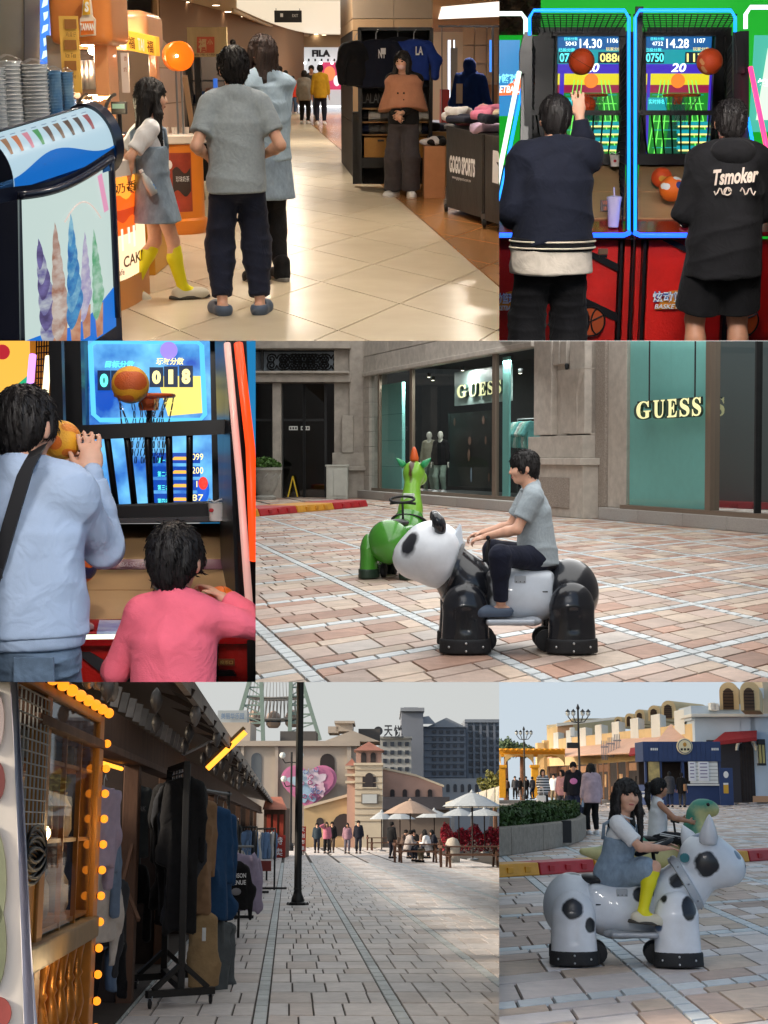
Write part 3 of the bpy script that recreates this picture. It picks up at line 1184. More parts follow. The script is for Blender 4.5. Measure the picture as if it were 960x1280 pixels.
def ride(label,loc,rz,bodymat,frontmat,rearmat,legmat,footmat,group,headfn,S=1.0,plate=None,leg_h=.47,steer=.2,skirt=True,rear_leg_dx=.0):
 """ride-on animal on hidden wheels; faces +X"""
 root=thing('animal_ride',label,'ride',loc,rz,group,S)
 B=Solid(.016)
 B.ell((-.02,0,.36),(.3,.2,.2),None,.06)
 B.box((-.02,0,.40),(.24,.17,.14),.06,None,.06)
 B.build('torso',bodymat,root)
 B=Solid(.016)
 B.ell((.3,0,.40),(.19,.2,.21),None,.05)
 B.cone((.32,0,.45),(.44,0,.56),.18,.16,.05)
 B.build('shoulders',frontmat,root)
 B=Solid(.016)
 B.ell((-.36,0,.38),(.2,.22,.23),None,.05)
 B.build('haunches',rearmat,root)
 for sx,dx in((.34,.0),(-.355,rear_leg_dx)):
  for sy in(-1,1):
   y=sy*.215
   L=Solid(.014)
   L.etube((sx+dx,y,.015),(sx+dx*.6,y*.97,leg_h-.14),(.163,.095),(.142,.085),None,.02)
   L.ell((sx+dx*.5,y*.95,leg_h-.145),(.142,.09,.145),None,.03)
   L.box((sx+dx*.7,y+sy*.1,.23),(.028,.02,.075),.008,None,.006,sub=True)
   lg=L.build('leg',legmat,root)
   if skirt:
    K=Solid(.012)
    K.etube((sx+dx,y,.008),(sx+dx,y,.105),(.171,.103),(.168,.1),None,.005,.006)
    K.build('rubber_skirt',footmat,lg)
   for bx,bz in((-.11,.055),(.0,.03),(.0,.08),(.11,.055)):
    yy=.101*sqrt(max(0,1-(bx/.169)**2))
    MB().ball((sx+dx+bx,y+sy*yy,bz),(.008,.005,.008),8,5).build('bolt',CHROME,lg,smooth=True)
 for wx in(.2,-.2):
  for sy in(-1,1):
   w=MB().lathe((wx,sy*.1,.075),[(.05,-.025),(.072,-.02),(.075,0),(.072,.02),(.05,.025)],16,(0,1,0))
   w.build('wheel',RUBBER,root,auto=35)
 s=Solid(.009)
 s.ell((-.12,0,.565),(.21,.14,.05),None,.01)
 s.ell((-.12,0,.66),(.16,.2,.075),None,.03,sub=True)
 s.build('seat',SEATB,root)
 for sy in(-1,1):
  f=Solid(.009)
  f.box((.05,sy*.24,.215),(.16,.07,.02),.015,None,.01)
  f.ell((-.1,sy*.22,.215),(.06,.06,.03),None,.02)
  f.build('footrest',plate or STEEL,root)
  sm=MB().box(-.2,.16,sy*.177-.008,sy*.177+.008,.40,.408)
  sm.build('seam',RUBBER,root)
  hb=MB().cbox((-.02,sy*.18,.485),(.075,.02,.05))
  h=hb.build('hinge_plate',plate or STEEL,root,bevel=.004)
  for bx in(-.026,.0,.026):
   MB().ball((-.02+bx,sy*.191,.47),.004,6,4).build('bolt',RUBBER,h)
 st=MB().tube([(steer,0,.5),(steer-.03,0,.76)],.013,8)
 sc=st.build('steering_column',RUBBER,root,smooth=True)
 hb=MB().tube([(steer-.01,-.14,.755),(steer-.035,-.07,.765),(steer-.03,0,.765),(steer-.035,.07,.765),(steer-.01,.14,.755)],.014,8)
 hb.build('handlebar',RUBBER,sc,smooth=True)
 headfn(root)
 return root
def ball_mat(kind):
 if kind=='orange':
  return mat('ball_orange',(232,112,32),rough=.5,var=.08,bump=.4,bscale=160)
 if kind=='red':
  return mat('ball_red',(226,84,36),rough=.5,var=.08,bump=.4,bscale=160)
 return mat('ball_yellow',(236,168,44),rough=.5,var=.08,bump=.4,bscale=160)
def basketball(label,c,r,kind='orange',rot=(.4,.3,.2),panel=None,seam=True,group=None):
 """ball with seams and, for two-tone balls, raised colour panels"""
 root=thing('basketball',label,'ball',c,0,group,rot=Euler(rot))
 MB().ball((0,0,0),r,28,18).build('cover',ball_mat(kind),root,smooth=True)
 blk=mat('ball_seam',(40,26,20),rough=.7)
 if panel is None and seam:
  for k in range(3):
   pts=[]
   for i in range(28):
    a=2*pi*i/28
    if k==0:p=V(cos(a),sin(a),0)
    elif k==1:p=V(0,cos(a),sin(a))
    else:p=V(cos(a),.62*cos(2*a),sin(a)*1.0).normalized()
    pts.append(p.normalized()*r*1.001)
   MB().tube(pts,r*.013,5,closed=True).build('seam',blk,root,smooth=True)
 if panel:
  for d,spread,colr in panel:
   pm=mat('ball_panel_%d_%d_%d'%colr,colr,rough=.5,bump=.4,bscale=160)
   d=Vector(d).normalized()
   u,v,w=basis(d)
   def fn(a,b,u=u,v=v,w=w,sp=spread):
    t=sp*b*(1+.35*cos(2*pi*a*2))
    ang=2*pi*a
    return((w*cos(t)+(u*cos(ang)+v*sin(ang))*sin(t))*r*1.006)
   MB().sheet(fn,28,6).build('colour_panel',pm,root,smooth=True)
 return root
def chain_net(root,c,r,z1,m,n=10,drop=.25):
 """hanging chain lengths under a ring"""
 for k in range(n):
  a=2*pi*k/n
  mb=MB()
  links=9
  for i in range(links):
   t0,t1=i/links,(i+.9)/links
   q=lambda t:V(c[0]+r*(1-.45*t)*cos(a+.35*sin(t*3+k)),c[1]+r*(1-.45*t)*sin(a+.35*sin(t*3+k)),c[2]-drop*t)
   a0,a1=q(t0),q(t1)
   side=V(-sin(a),cos(a),0)*(.006 if i%2 else .003)
   mb.tube([a0+side,(a0+a1)/2+side*1.5,a1+side],.0022,4)
   mb.tube([a0-side,(a0+a1)/2-side*1.5,a1-side],.0022,4)
  mb.build('chain',m,root)
def far_person(label,x,y,H,place,look,rz=.0,group=None,pose=None,vox=.02,hairk='short',g=1.0,skin=None):
 """a passer-by far off: same builder, coarser"""
 return person(label,place.g(x,y),rz,H,pose or{},group,mini=True,vox=vox*1.32,hair=dict(kind=hairk,L=.26),g=g,skin=skin,face=False,**look)
 # -- row of basketball machines, two men playing
use(P2)
BLK=mat('machine_black',(18,18,22),rough=.35,var=.15)
REDP=mat('machine_red',(214,34,28),rough=.35,var=.18,vscale=3,bump=.35,bscale=70,coat=.2)
RAMP=mat('ramp_board',(186,150,108),rough=.45,var=.08,vscale=4)
NETM=mat('net_cord',(20,20,26),rough=.8)
ORANGE_RING=mat('hoop_orange',(214,92,40),rough=.4)
CHAINM=mat('chain_steel',(150,150,156),rough=.3,metal=.8)
def pquad(place,x0,x1,y0,y1,Y,name,m,par,t=.012):
 a,b=place.p(x0,y1,Y),place.p(x1,y0,Y)
 return MB().box(a.x,b.x,Y,Y+t,a.z,b.z).build(name,m,par)
def ppoly(place,pts,Y,name,m,par,t=.006):
 v=[place.p(x,y,Y)for x,y in pts]
 return MB().prism(v,(0,t,0)).build(name,m,par)
def ptext(place,body,x0,x1,y0,y1,Y,m,par,name='lettering',**kw):
 a,b,c=place.p(x0,y1,Y),place.p(x1,y1,Y),place.p(x0,y0,Y)
 return text(body,a,b-a,c-a,m,par,name,**kw)
def net(par,A,Bv,C,n,m_,r=.004,name='net'):
 """cord net on the parallelogram A, A+B, A+C"""
 A,Bv,C=Vector(A),Vector(Bv),Vector(C)
 mb=MB()
 for i in range(n+1):
  mb.bar(A+Bv*(i/n),A+Bv*(i/n)+C,r)
 for j in range(m_+1):
  mb.bar(A+C*(j/m_),A+C*(j/m_)+Bv,r)
 o=mb.build(name,NETM,par,fix=False)
 return o
def hoop(par,c,r,drop=.2):
 pts=[(c[0]+r*cos(2*pi*k/28),c[1]+r*sin(2*pi*k/28),c[2])for k in range(28)]
 h=MB().tube(pts,r*.07,7,closed=True).build('hoop',ORANGE_RING,par,smooth=True)
 MB().cbox((c[0],c[1]+r*1.25,c[2]-.03),(r*.5,r*.5,r*.5)).build('bracket',ORANGE_RING,h,bevel=.005)
 chain_net(h,c,r,0,CHAINM,10,drop)
 return h
def fill_spot(lab,c,to,watt,deg,col=(1,.93,.86)):  # spotlight added out of view to brighten the players and machines
 """an added fill spotlight out of view: can, bracket and its lamp"""
 t=thing('fill_spotlight',lab,'lamp',c,group='added fill spotlights')
 TOPS[-1]=(t,None)
 d=(to-c).normalized()
 MB().lathe(-d*.12,[(.05,0),(.07,.02),(.08,.14)],16,d).build('can',BLK,t,auto=40)
 MB().bar(-d*.1,-d*.1+V(0,0,.25),.02).build('bracket',BLK,t)
 ld=bpy.data.lights.new('fill_spot_lamp','SPOT')
 ld.energy,ld.color,ld.spot_size,ld.spot_blend,ld.shadow_soft_size=watt,col,R(deg),.5,.25
 lo=bpy.data.objects.new('fill_spot_lamp',ld)
 COL.objects.link(lo)
 lo.matrix_world=CUR.M@MT(c+d*.06)@d.to_track_quat('-Z','Y').to_matrix().to_4x4()
def build_hoops():
 Yf,Ys=9.7,11.7
 p=lambda x,y,Y=Yf:P2.p(x,y,Y)
 led=emis('led_cyan',(24,128,255),2.0)
 ledb=emis('led_blue',(30,90,255),2.0)
 ledw=emis('led_white',(225,255,235),1.3)
 ledp=emis('led_pink',(255,60,120),1.6)
 wallg=structure(MB().quad(p(600,-30,13.2),p(990,-30,13.2),p(990,430,13.2),p(600,430,13.2)).build('arcade_wall',mat('wall_green_glow',(40,170,50),rough=.6,emit=.35,ecol=(40,214,60))))  # wall emits its green; the lighting on it is put into the material
 rock=tag(MB().sheet(lambda u,v:P2.p(lerp(618,676,u),lerp(-6,44,v),12.9+.12*sin(u*17+v*9)*sin(v*13+2)),14,12).build('rock_panel',mat('rock_brown',(92,72,52),rough=.9,var=.4,vscale=9,bump=.8,bscale=20)),'brown imitation rock panel above the left machine','wall panel')
 sb=emis('screen_blue',(24,90,150),.8);st=emis('screen_teal',(20,150,160),.8);sp=emis('screen_purple',(60,40,170),.9);sy=emis('screen_yellow',(214,202,40),.85)
 sr=emis('screen_red',(150,34,70),.7);sg=emis('screen_green',(30,130,40),.75);sg2=emis('screen_green_line',(110,230,90),1.0);swt=emis('screen_white',(235,250,255),1.6);sgo=emis('screen_gold',(230,214,120),1.3);sc=emis('screen_cyan',(90,230,230),1.4)
 sdk=emis('screen_dark',(10,40,66),.5);sor=emis('screen_orange',(240,120,40),1.0)
 def screen(par,x0,x1,digits):
  w=x1-x0
  X=lambda t:x0+w*t
  Y=Ys
  s=pquad(P2,x0,x1,45,193,Y,'screen',sg,par)
  k=Y-.008
  pquad(P2,x0,x1,45,62,k,'screen_band',sb,s,.004);pquad(P2,x0,x1,62,80,k,'screen_band',st,s,.004)
  pquad(P2,x0,x1,80,92,k,'screen_band',sp,s,.004);pquad(P2,x0,x1,92,106,k,'screen_band',sy,s,.004);pquad(P2,x0,x1,106,116,k,'screen_band',sr,s,.004)
  for t in(.04,.14,.24,.76,.86,.96):
   ppoly(P2,[(X(t),193),(X(t)+1.6,193),(X(.5+(t-.5)*.55)+1,100),(X(.5+(t-.5)*.55),100)],k-.004,'screen_line',sg2,s,.002)
  for t0,t1 in((0,.1),(.9,1)):
   pquad(P2,X(t0),X(t1),92,193,k-.006,'screen_side',sp,s,.002)
  for i in range(7):
   pquad(P2,X(.12),X(.88),118+i*11,119+i*11,k-.0055,'screen_floor_line',sg2 if i%2 else st,s,.001)
  ppoly(P2,[(X(.3),193),(X(.7),193),(X(.58),120),(X(.42),120)],k-.0045,'screen_lane',emis('screen_lane',(16,84,60),.6),s,.001)
  kk=k-.008
  pquad(P2,X(.01),X(.3),65,79,kk,'score_box',sdk,s,.003);pquad(P2,X(.6),X(.99),65,79,kk,'score_box',sdk,s,.003)
  a,b,c,d,e,f=digits
  ptext(P2,a,X(.03),X(.29),66.5,77.5,kk-.006,sc,s,'digits',bold=.02)
  ptext(P2,b,X(.63),X(.97),66.5,77.5,kk-.006,sgo,s,'digits',bold=.02)
  ptext(P2,c,X(.33),X(.66),48.5,60,kk-.006,swt,s,'digits',bold=.01)
  ptext(P2,d,X(.12),X(.28),52,57,kk-.006,swt,s,'digits');ptext(P2,e,X(.74),X(.9),48,53.5,kk-.006,swt,s,'digits')
  ptext(P2,f,X(.4),X(.62),79,90,kk-.006,swt,s,'digits',bold=.02,shear=.2)
  ptext(P2,'目标分数',X(.1),X(.3),46.5,50.5,kk-.006,sc,s);ptext(P2,'已投分数',X(.02),X(.26),60,64.5,kk-.006,sc,s);ptext(P2,'玩家分数',X(.72),X(.96),59,63.5,kk-.006,sgo,s)
  cpt=p((x0+x1)/2,101,kk-.004)
  em=MB().lathe(cpt,[(.055,0),(.05,.004)],20,(0,-1,0)).build('screen_emblem',sor,s)
  pquad(P2,X(.05),X(.34),122,138,kk,'screen_box',st,s,.003)
  ptext(P2,'实时排名',X(.07),X(.3),124,130,kk-.006,sc,s)
  for i in range(4):
   pquad(P2,X(.5),X(.97),157+i*10,159+i*10,kk,'screen_bar',sgo,s,.003)
   pquad(P2,X(.48),X(.97),152+i*10,157+i*10,kk,'screen_bar',st,s,.003)
  for(a0,a1,b0,b1)in((x0-6,x0,40,195),(x1,x1+5,40,195),(x0-6,x1+5,39,45)):
   pquad(P2,a0,a1,b0,b1,Ys-.08,'screen_frame',BLK,par,.1)
  return s
 def machine(lab,xl,xr,x0,x1,digits,sl,sr_,hoopx,txt_at,strip_mat,left_slant=True,right_slant=True):
  t=thing('basketball_machine',lab,'arcade machine',group='basketball machines')
  xm=(xl+xr)/2
  screen(t,x0,x1,digits)
  pquad(P2,xl+6,xr-6,34,300,Ys+.06,'back_panel',BLK,t,.03)
  pquad(P2,xl-4,xr+4,297,440,9.9,'cabinet_back',BLK,t,.05)
  hoop(t,P2.p(hoopx,119,Ys-.3),.135,.22)
  for side,xs in((-1,xl),(1,xr)):
   a,b=p(xs,40,Yf),p(xs-side*10,45,Ys)
   a0,b0=p(xs,290,Yf),p(xs-side*10,205,Ys)
   MB().bar(a,a0,.03,.05).build('pillar',BLK,t)
   MB().bar(b,b0,.06).build('pillar',BLK,t)
   net(t,(a.x,Yf,a0.z),(b.x-a.x,Ys-Yf,0),(0,0,a.z-a0.z),12,26,.006)
  a,b=p(xl,18,Yf),p(xr,18,Yf)
  net(t,a,b-a,p(xl+8,40,Ys)-a,16,10,.006)
  pa,pb=P2.p(xl+4,141,10.9),P2.p(xr-4,141,10.9)
  MB().bar(pa,pb,.035).build('guard_rail',BLK,t)
  for k in range(10):
   f=(k+.5)/10
   q0=pa.lerp(pb,f);q1=P2.p(lerp(xl+12,xr-12,f),192,11.3)
   MB().tube([q0,q1],.007,5).build('guard_bar',BLK,t)
  MB().hexa([P2.p(xl+3,206,11.2),P2.p(xr-3,206,11.2),P2.p(xr-3,206,11.6),P2.p(xl+3,206,11.6),P2.p(xl+3,192,11.2),P2.p(xr-3,192,11.2),P2.p(xr-3,192,11.6),P2.p(xl+3,192,11.6)]).build('dark_band',BLK,t)
  MB().slab(P2.p(xl+2,272,9.95),P2.p(xr-2,272,9.95),P2.p(xr-5,240,10.6),P2.p(xl+5,240,10.6),.03).build('ramp_board',RAMP,t)
  MB().slab(P2.p(xl+5,239.5,10.6),P2.p(xr-5,239.5,10.6),P2.p(xr-7,206,11.3),P2.p(xl+7,206,11.3),.03).build('ramp_board',RAMP,t)
  MB().slab(P2.p(xl,290,9.62),P2.p(xr,290,9.62),P2.p(xr-2,273,9.98),P2.p(xl+2,273,9.98),.05).build('console',mat('console_red',(128,16,24),rough=.15,var=.3,vscale=6),t,bevel=.008)
  bt=P2.p(xm+2,282,9.75)
  MB().lathe(bt,[(.045,0),(.045,.015),(.03,.025)],16).build('start_button',mat('button_white',(226,214,206),rough=.3),t)
  pm=MB().slab(P2.p(x1-30,264,10.08),P2.p(x1-6,264,10.08),P2.p(x1-6,250,10.1),P2.p(x1-30,250,10.1),.02).build('notice_plate',mat('plate_dark',(56,22,22),rough=.4),t)
  ptext(P2,'WARNING',x1-28,x1-8,251,256,10.05,mat('plate_print',(196,90,60)),pm);ptext(P2,'请勿攀爬',x1-27,x1-9,258,263,10.05,mat('plate_print',(196,90,60)),pm)
  tb=lambda pts,m_,r=.0105:MB().tube(pts,r,8).build('led_tube',m_,t,smooth=True)
  tb([P2.p(xl+1,291,9.62),P2.p(xl+8,294,9.58),P2.p(xr-8,294,9.58),P2.p(xr-1,291,9.62)],ledb,.016)
  up=[P2.p(xl+2,290,Yf-.03),P2.p(xl+2,22,Yf-.03),P2.p(xl+7,13,Yf-.03),P2.p(xr-7,13,Yf-.03),P2.p(xr-2,22,Yf-.03),P2.p(xr-2,290,Yf-.03)]
  if left_slant:
   up[0]=P2.p(xl+2,44,Yf-.03)
   tb([P2.p(xl-3,88,9.9),P2.p(xl-36,252,9.3)],led)
   MB().bar(P2.p(xl-1,44,Yf),P2.p(xl-6,66,Yf),.05).build('frame_bar',BLK,t)
   MB().bar(P2.p(xl-6,64,Yf),P2.p(xl-6,92,Yf),.05).build('frame_bar',BLK,t)
  if right_slant:
   up[-1]=P2.p(xr-2,40,Yf-.03)
   tb([P2.p(xr+1,84,9.9),P2.p(xr+38,268,9.3)],led)
   MB().bar(P2.p(xr+1,40,Yf),P2.p(xr+4,66,Yf),.05).build('frame_bar',BLK,t)
   MB().bar(P2.p(xr+4,64,Yf),P2.p(xr+4,92,Yf),.05).build('frame_bar',BLK,t)
  tb(up,strip_mat)
  for(a0,a1,nm,mm,d)in((xl-2,xl+10,'side_panel',REDP,0),(xl+13,xr-15,'front_panel',REDP,.03),(xr-12,xr+1,'side_panel',REDP,0)):
   fpn=pquad(P2,a0,a1,299,436,9.75-d,nm,mm,t,.04)
   if nm=='front_panel':
    xa=a0
    for(s0,s1,yy,hh)in((xa+20,a1,300,12),):
     ppoly(P2,[(xa+22,300),(xa+36,300),(a1,330),(a1,340)],9.70,'stripe',BLK,fpn,.01)
    ppoly(P2,[(xa,345),(a1,392),(a1,403),(xa,356)],9.70,'stripe',BLK,fpn,.01)if not txt_at else None
  for xx in(xl+10,xr-15):
   pquad(P2,xx,xx+3,297,436,9.68,'frame_bar',BLK,t,.08)
  pquad(P2,xl-2,xr+2,296,300,9.66,'frame_bar',BLK,t,.1)
  cs=pquad(P2,xr-40,xr-28,311,318,9.69,'coin_slot',mat('slot_chrome',(150,120,90),rough=.3,metal=.5),t,.03)
  pquad(P2,xr-39,xr-29,319,322,9.69,'coin_return',BLK,t,.03)
  return t
 m1=machine('left lit basketball machine where the man in the bomber jacket throws',660,788,697,781,('0741','0886','14.30','5043','1106','20'),0,0,736,False,led,True,False)
 m2=machine('right lit basketball machine where the man in the hoodie stands',792,921,805,890,('0750','1176','14.28','4732','1107','20'),0,0,852,True,led,False,True)
 pquad(P2,786,795,8,440,9.92,'divider',BLK,m1,.03)
 pquad(P2,650,662,44,440,9.95,'divider',BLK,m1,.03)
 pquad(P2,788,792.5,296,440,9.6,'divider',BLK,m1,.03)
 whl=mat('logo_white',(232,240,246),rough=.4);blo=mat('logo_blue',(40,110,190),rough=.4)
 def logo(par,x0,x1,y0,y1,Y):
  ppoly(P2,[(x0+2,y1+1),(x1-4,y1-1),(x1+4,y0+3),(x1-8,y0-3),(x0+20,y0)],Y+.008,'logo_flame',mat('logo_flame',(232,150,40),rough=.4),par)
  ptext(P2,'炫动篮球',x0,x1-8,y0,y0+14,Y-.004,blo,par,'logo_back',bold=.06)
  ptext(P2,'炫动篮球',x0,x1-8,y0,y0+14,Y-.012,whl,par,'logo',bold=.015)
  ptext(P2,'BASKETBALL',x0+2,x1-9,y0+16,y1,Y-.01,whl,par,'logo',bold=.02,shear=.25)
 logo(m2,816,876,364,386,9.69)
 logo(m1,612,652,366,388,9.69)
 def ball_outline(par,cx,cy,r,Y):
  o=MB().lathe(P2.p(cx,cy,Y),[(r/1800*Y,0),(r/1800*Y*.98,.01)],28,(0,-1,0)).build('ball_print',mat('print_orange',(176,76,30),rough=.5),par)
  c=P2.p(cx,cy,Y-.014)
  rr=r/1800*Y
  for k in range(4):
   if k==0:pts=[c+V(rr*cos(a),0,rr*sin(a))for a in np.linspace(0,6.28,30)]
   elif k==1:pts=[c+V(rr*s*.9,0,rr*s*.45)for s in(-1,1)]
   elif k==2:pts=[c+V(rr*(.55-.5*cos(a)),0,rr*sin(a)*.9)for a in np.linspace(-1.6,1.6,12)]
   else:pts=[c+V(rr*(-.5+.4*cos(a)),0,rr*sin(a)*.85)for a in np.linspace(-1.6,1.6,12)]
   MB().tube(pts,.006,5).build('ball_line',BLK,o)
 ball_outline(m1,738,402,18,9.69);ball_outline(m2,928,401,20,9.69)
 n1=thing('basketball_machine','leftmost machine edge with white tube and blue sign, cut by the frame','arcade machine',group='basketball machines')
 pquad(P2,600,650,50,145,11.6,'side_sign',emis('side_sign',(40,130,190),.8),n1)
 ppoly(P2,[(618,120),(652,92),(668,104),(655,118)],11.5,'logo_flame',emis('flame',(230,110,50),.9),n1)
 ptext(P2,'炫动篮球',606,648,92,106,11.45,emis('logo_glow',(120,210,245),1.4),n1,bold=.03)
 ptext(P2,'BASKETBALL',606,650,107,116,11.45,emis('logo_glow2',(250,250,250),1.2),n1,bold=.02,shear=.2)
 MB().tube([P2.p(649,90,9.6),P2.p(615,262,9.2)],.016,8).build('led_tube',ledw,n1,smooth=True)
 MB().tube([P2.p(600,17,9.7),P2.p(652,17,9.7),P2.p(657,24,9.7),P2.p(657,44,9.7)],.014,8).build('led_tube',ledw,n1,smooth=True)
 MB().slab(P2.p(600,290,9.62),P2.p(660,290,9.62),P2.p(660,273,9.98),P2.p(600,273,9.98),.05).build('console',MATS['console_red'],n1)
 MB().slab(P2.p(600,272,9.98),P2.p(660,272,9.98),P2.p(668,206,11.3),P2.p(600,206,11.3),.03).build('ramp_board',BLK,n1)
 MB().tube([P2.p(600,294,9.58),P2.p(662,294,9.58)],.016,8).build('led_tube',ledb,n1)
 pquad(P2,600,658,299,436,9.75,'front_panel',REDP,n1,.04)
 MB().bar(P2.p(657,50,9.8),P2.p(653,290,9.6),.05).build('pillar',BLK,n1)
 n2=thing('basketball_machine','rightmost machine edge with white and pink tubes, cut by the frame','arcade machine',group='basketball machines')
 MB().tube([P2.p(932,36,9.7),P2.p(932,18,9.7),P2.p(938,9,9.7),P2.p(985,9,9.7)],.014,8).build('led_tube',emis('led_violetwhite',(235,215,255),1.3),n2,smooth=True)
 MB().tube([P2.p(938,84,9.6),P2.p(975,268,9.2)],.016,8).build('led_tube',ledp,n2,smooth=True)
 s_=pquad(P2,936,990,44,165,11.6,'screen',emis('screen_mint',(70,170,150),.9),n2)
 ppoly(P2,[(945,150),(960,60),(975,60),(975,150)],11.55,'screen_figure',emis('screen_pale',(200,230,200),1),s_)
 ptext(P2,'炫动',947,975,98,108,11.5,swt,s_,bold=.03)
 MB().bar(P2.p(929,40,9.8),P2.p(929,290,9.6),.06).build('pillar',BLK,n2)
 pquad(P2,925,990,299,436,9.75,'front_panel',REDP,n2,.04)
 MB().slab(P2.p(922,290,9.62),P2.p(990,290,9.62),P2.p(990,206,11.3),P2.p(926,206,11.3),.03).build('console',MATS['console_red'],n2)
 g='balls in the machines'
 px=lambda Y:Y/1800
 basketball('orange ball flying before the left machine screen',P2.p(727,77,10.6),15.5*px(10.6),'red',(.5,.2,.9),group=g)
 basketball('small red ball dropping through the left hoop',P2.p(733,131,11.3),11*px(11.3),'red',(1,.2,.3),group=g)
 basketball('red ball with pale band flying before the right machine screen',P2.p(887,77,10.6),15.5*px(10.6),'red',(.3,.9,.1),panel=[((.2,-1,-.9),.25,(240,170,110)),((-.6,-1,-.6),.22,(240,170,110))],group=g)
 basketball('dark red and yellow ball far back on the right ramp',P2.p(827,222,10.65),12.5*px(10.65),'red',(.3,.3,0),panel=[((.1,-1,.2),.4,(226,160,50))],group=g)
 basketball('orange, white and blue ball on the right ramp',P2.p(840,236,10.2),15.5*px(10.2),'orange',(0,.2,0),panel=[((.7,-.9,.5),.42,(40,60,140)),((-.9,-.8,.1),.35,(226,226,226)),((.2,-.5,1),.3,(226,226,226))],group=g)
 basketball('yellow and red ball nearest the man in the hoodie',P2.p(860,256,9.85),15*px(9.85),'yellow',(.2,0,.3),panel=[((-.4,-1,.5),.38,(206,60,40)),((.6,-.8,-.4),.35,(206,60,40))],group=g)
 basketball('orange ball half hidden left of the bomber jacket',P2.p(645,268,9.95),15*px(9.95),'orange',(.4,.3,.1),panel=[((.7,-.8,0),.4,(236,160,80))],group=g)
 basketball('orange ball peeking out right of the bomber jacket',P2.p(728,236,10.8),10*px(10.8),'orange',group=g)
 cup=thing('drink_cup','white takeaway cup with straw on the machine console','cup')
 c=P2.p(766.5,284,9.72)
 MB().lathe(c,[(.033,0),(.036,.01),(.045,.16),(.049,.175),(.049,.185)],18).build('beaker',mat('cup_white',(206,196,226),rough=.35),cup,auto=40)
 MB().lathe(c+V(0,0,.185),[(.05,0),(.05,.012),(.02,.02)],18).build('lid',mat('cup_white',(206,196,226)),cup)
 MB().tube([c+V(0,0,.19),c+V(-.005,0,.26)],.006,6).build('straw',mat('straw',(196,186,220)),cup)
 tub=thing('white_tub','small white tub with a red mark hung on the dark band','tub')
 c=P2.p(769,208,11.1)
 MB().lathe(c,[(.035,0),(.045,.08),(.05,.085)],16).build('bowl',mat('tub_white',(226,222,222),rough=.4),tub,auto=40)
 MB().ball(c+V(-.01,-.044,.04),(.012,.004,.01),8,5).build('print',mat('tub_red',(196,40,50)),tub)
 MB().tube([c+V(-.045,0,.085),c+V(-.03,0,.105),c+V(0,0,.09),c+V(.03,0,.105),c+V(.045,0,.085)],.003,5).build('handle',mat('tub_white',(226,222,222)),tub)
 a=P2.p(694,178,8.3)
 r_,J=person('man in black bomber jacket throwing a ball at the left machine',V(a.x,8.3,0),0,1.70,dict(rh=(.17,.3,1.6),re=(.12,.4,-1),rcurl=30,rpn=(0,1,.2),lh=(-.2,.2,1.0),le=(-.3,-1,-.2),hpitch=2,lf=(-.13,0,.08),rf=(.12,.02,.08)),g=1.12,sw=1.12,hh=.235,vox=.009,top=dict(m=cloth('bomber_navy',(24,28,42)),hem=-.02,t=.03,name='jacket',fold=.012),bottom=dict(m=BLACKC,t=.03,kr=.105,cr=.1),shoes=dict(m=WHITEC),hair=dict(kind='crop'),seed=31,face=False)
 T,pel=J['T'],J['pel']
 rr=np.array(T)
 s=Solid(.009);s.etube(pel+V(0,0,.02),pel+V(0,0,-.15),(.226,.172),(.24,.19),rr,.01);s.disp=folds(.009,5);s.build('undershirt',cloth('cream_shirt',(204,194,180)),r_)
 s=Solid(.009);s.etube(pel+V(0,0,.055),pel+V(0,0,-.02),(.242,.185),(.236,.182),rr,.01);s.build('waistband',BLACKC,r_)
 crm=cloth('cream_rib',(206,196,176))
 for z in(.0,.035):
  pts=[(.243*cos(2*pi*k/32),.186*sin(2*pi*k/32),pel.z+z)for k in range(32)]
  MB().tube(pts,.006,6,closed=True).build('rib_stripe',crm,r_,smooth=True)
 a=P2.p(913,178,8.3)
 r_,J=person('man in black hoodie with white lettering and shorts at the right machine',V(a.x,8.3,0),0,1.68,dict(lh=(-.17,.25,1.02),rh=(.17,.28,1.0),le=(-.3,-1,-.1),re=(.3,-1,-.1),hpitch=4,lf=(-.13,0,.08),rf=(.13,0,.08)),g=1.0,sw=1.04,hh=.232,vox=.009,skin=SKIN2,top=dict(m=BLACKC,hem=.16,t=.035,flare=.01,name='hoodie',fold=.012),bottom=dict(kind='short',m=BLACKC,t=.035,len=.86),shoes=dict(m=WHITEC),hair=dict(kind='short',fringe=.03),seed=41,face=False)
 s=Solid(.009)
 nk=J['neck']
 s.ell(nk+V(0,-.075,.0),(.125,.07,.075),None,.02);s.ell(nk+V(0,-.02,.01),(.115,.09,.055),None,.03);s.ell(nk+V(0,.02,.06),(.075,.08,.06),None,.02,sub=True)
 s.disp=folds(.008,9);s.build('hood',BLACKC,r_)
 yb=-.168
 lt=mat('hoodie_lettering',(206,190,176),rough=.8)
 zc=J['chest'].z+.03
 def bk(x,z):
  return V(x,-.118*sqrt(max(.1,1-(x/.24)**2))-.062,z)
 a0=bk(-.125,zc-.035)
 text('Tsmoker',V(-.125,-.172,zc-.03),V(.25,0,.02),V(0,0,.085),lt,r_,'lettering',bold=.035,shear=.15)
 for sx in(-1,1):
  pts=[V(sx*.03+sx*t*.06,-.173,zc-.06+.02*sin(t*9))for t in np.linspace(0,1.4,10)]
  MB().tube(pts,.004,5).build('flourish',lt,r_)
 MB().tube([V(-.04+.02*cos(a),-.173,zc-.06+.02*sin(a))for a in np.linspace(0,6,14)],.004,5).build('flourish',lt,r_)
 st_=MB()
 for k in range(3):
  st_.bar(J['lhip']+V(-.075+k*.018,-.11,-.04),J['lhip']+V(-.075+k*.018,-.112,-.015),.007)
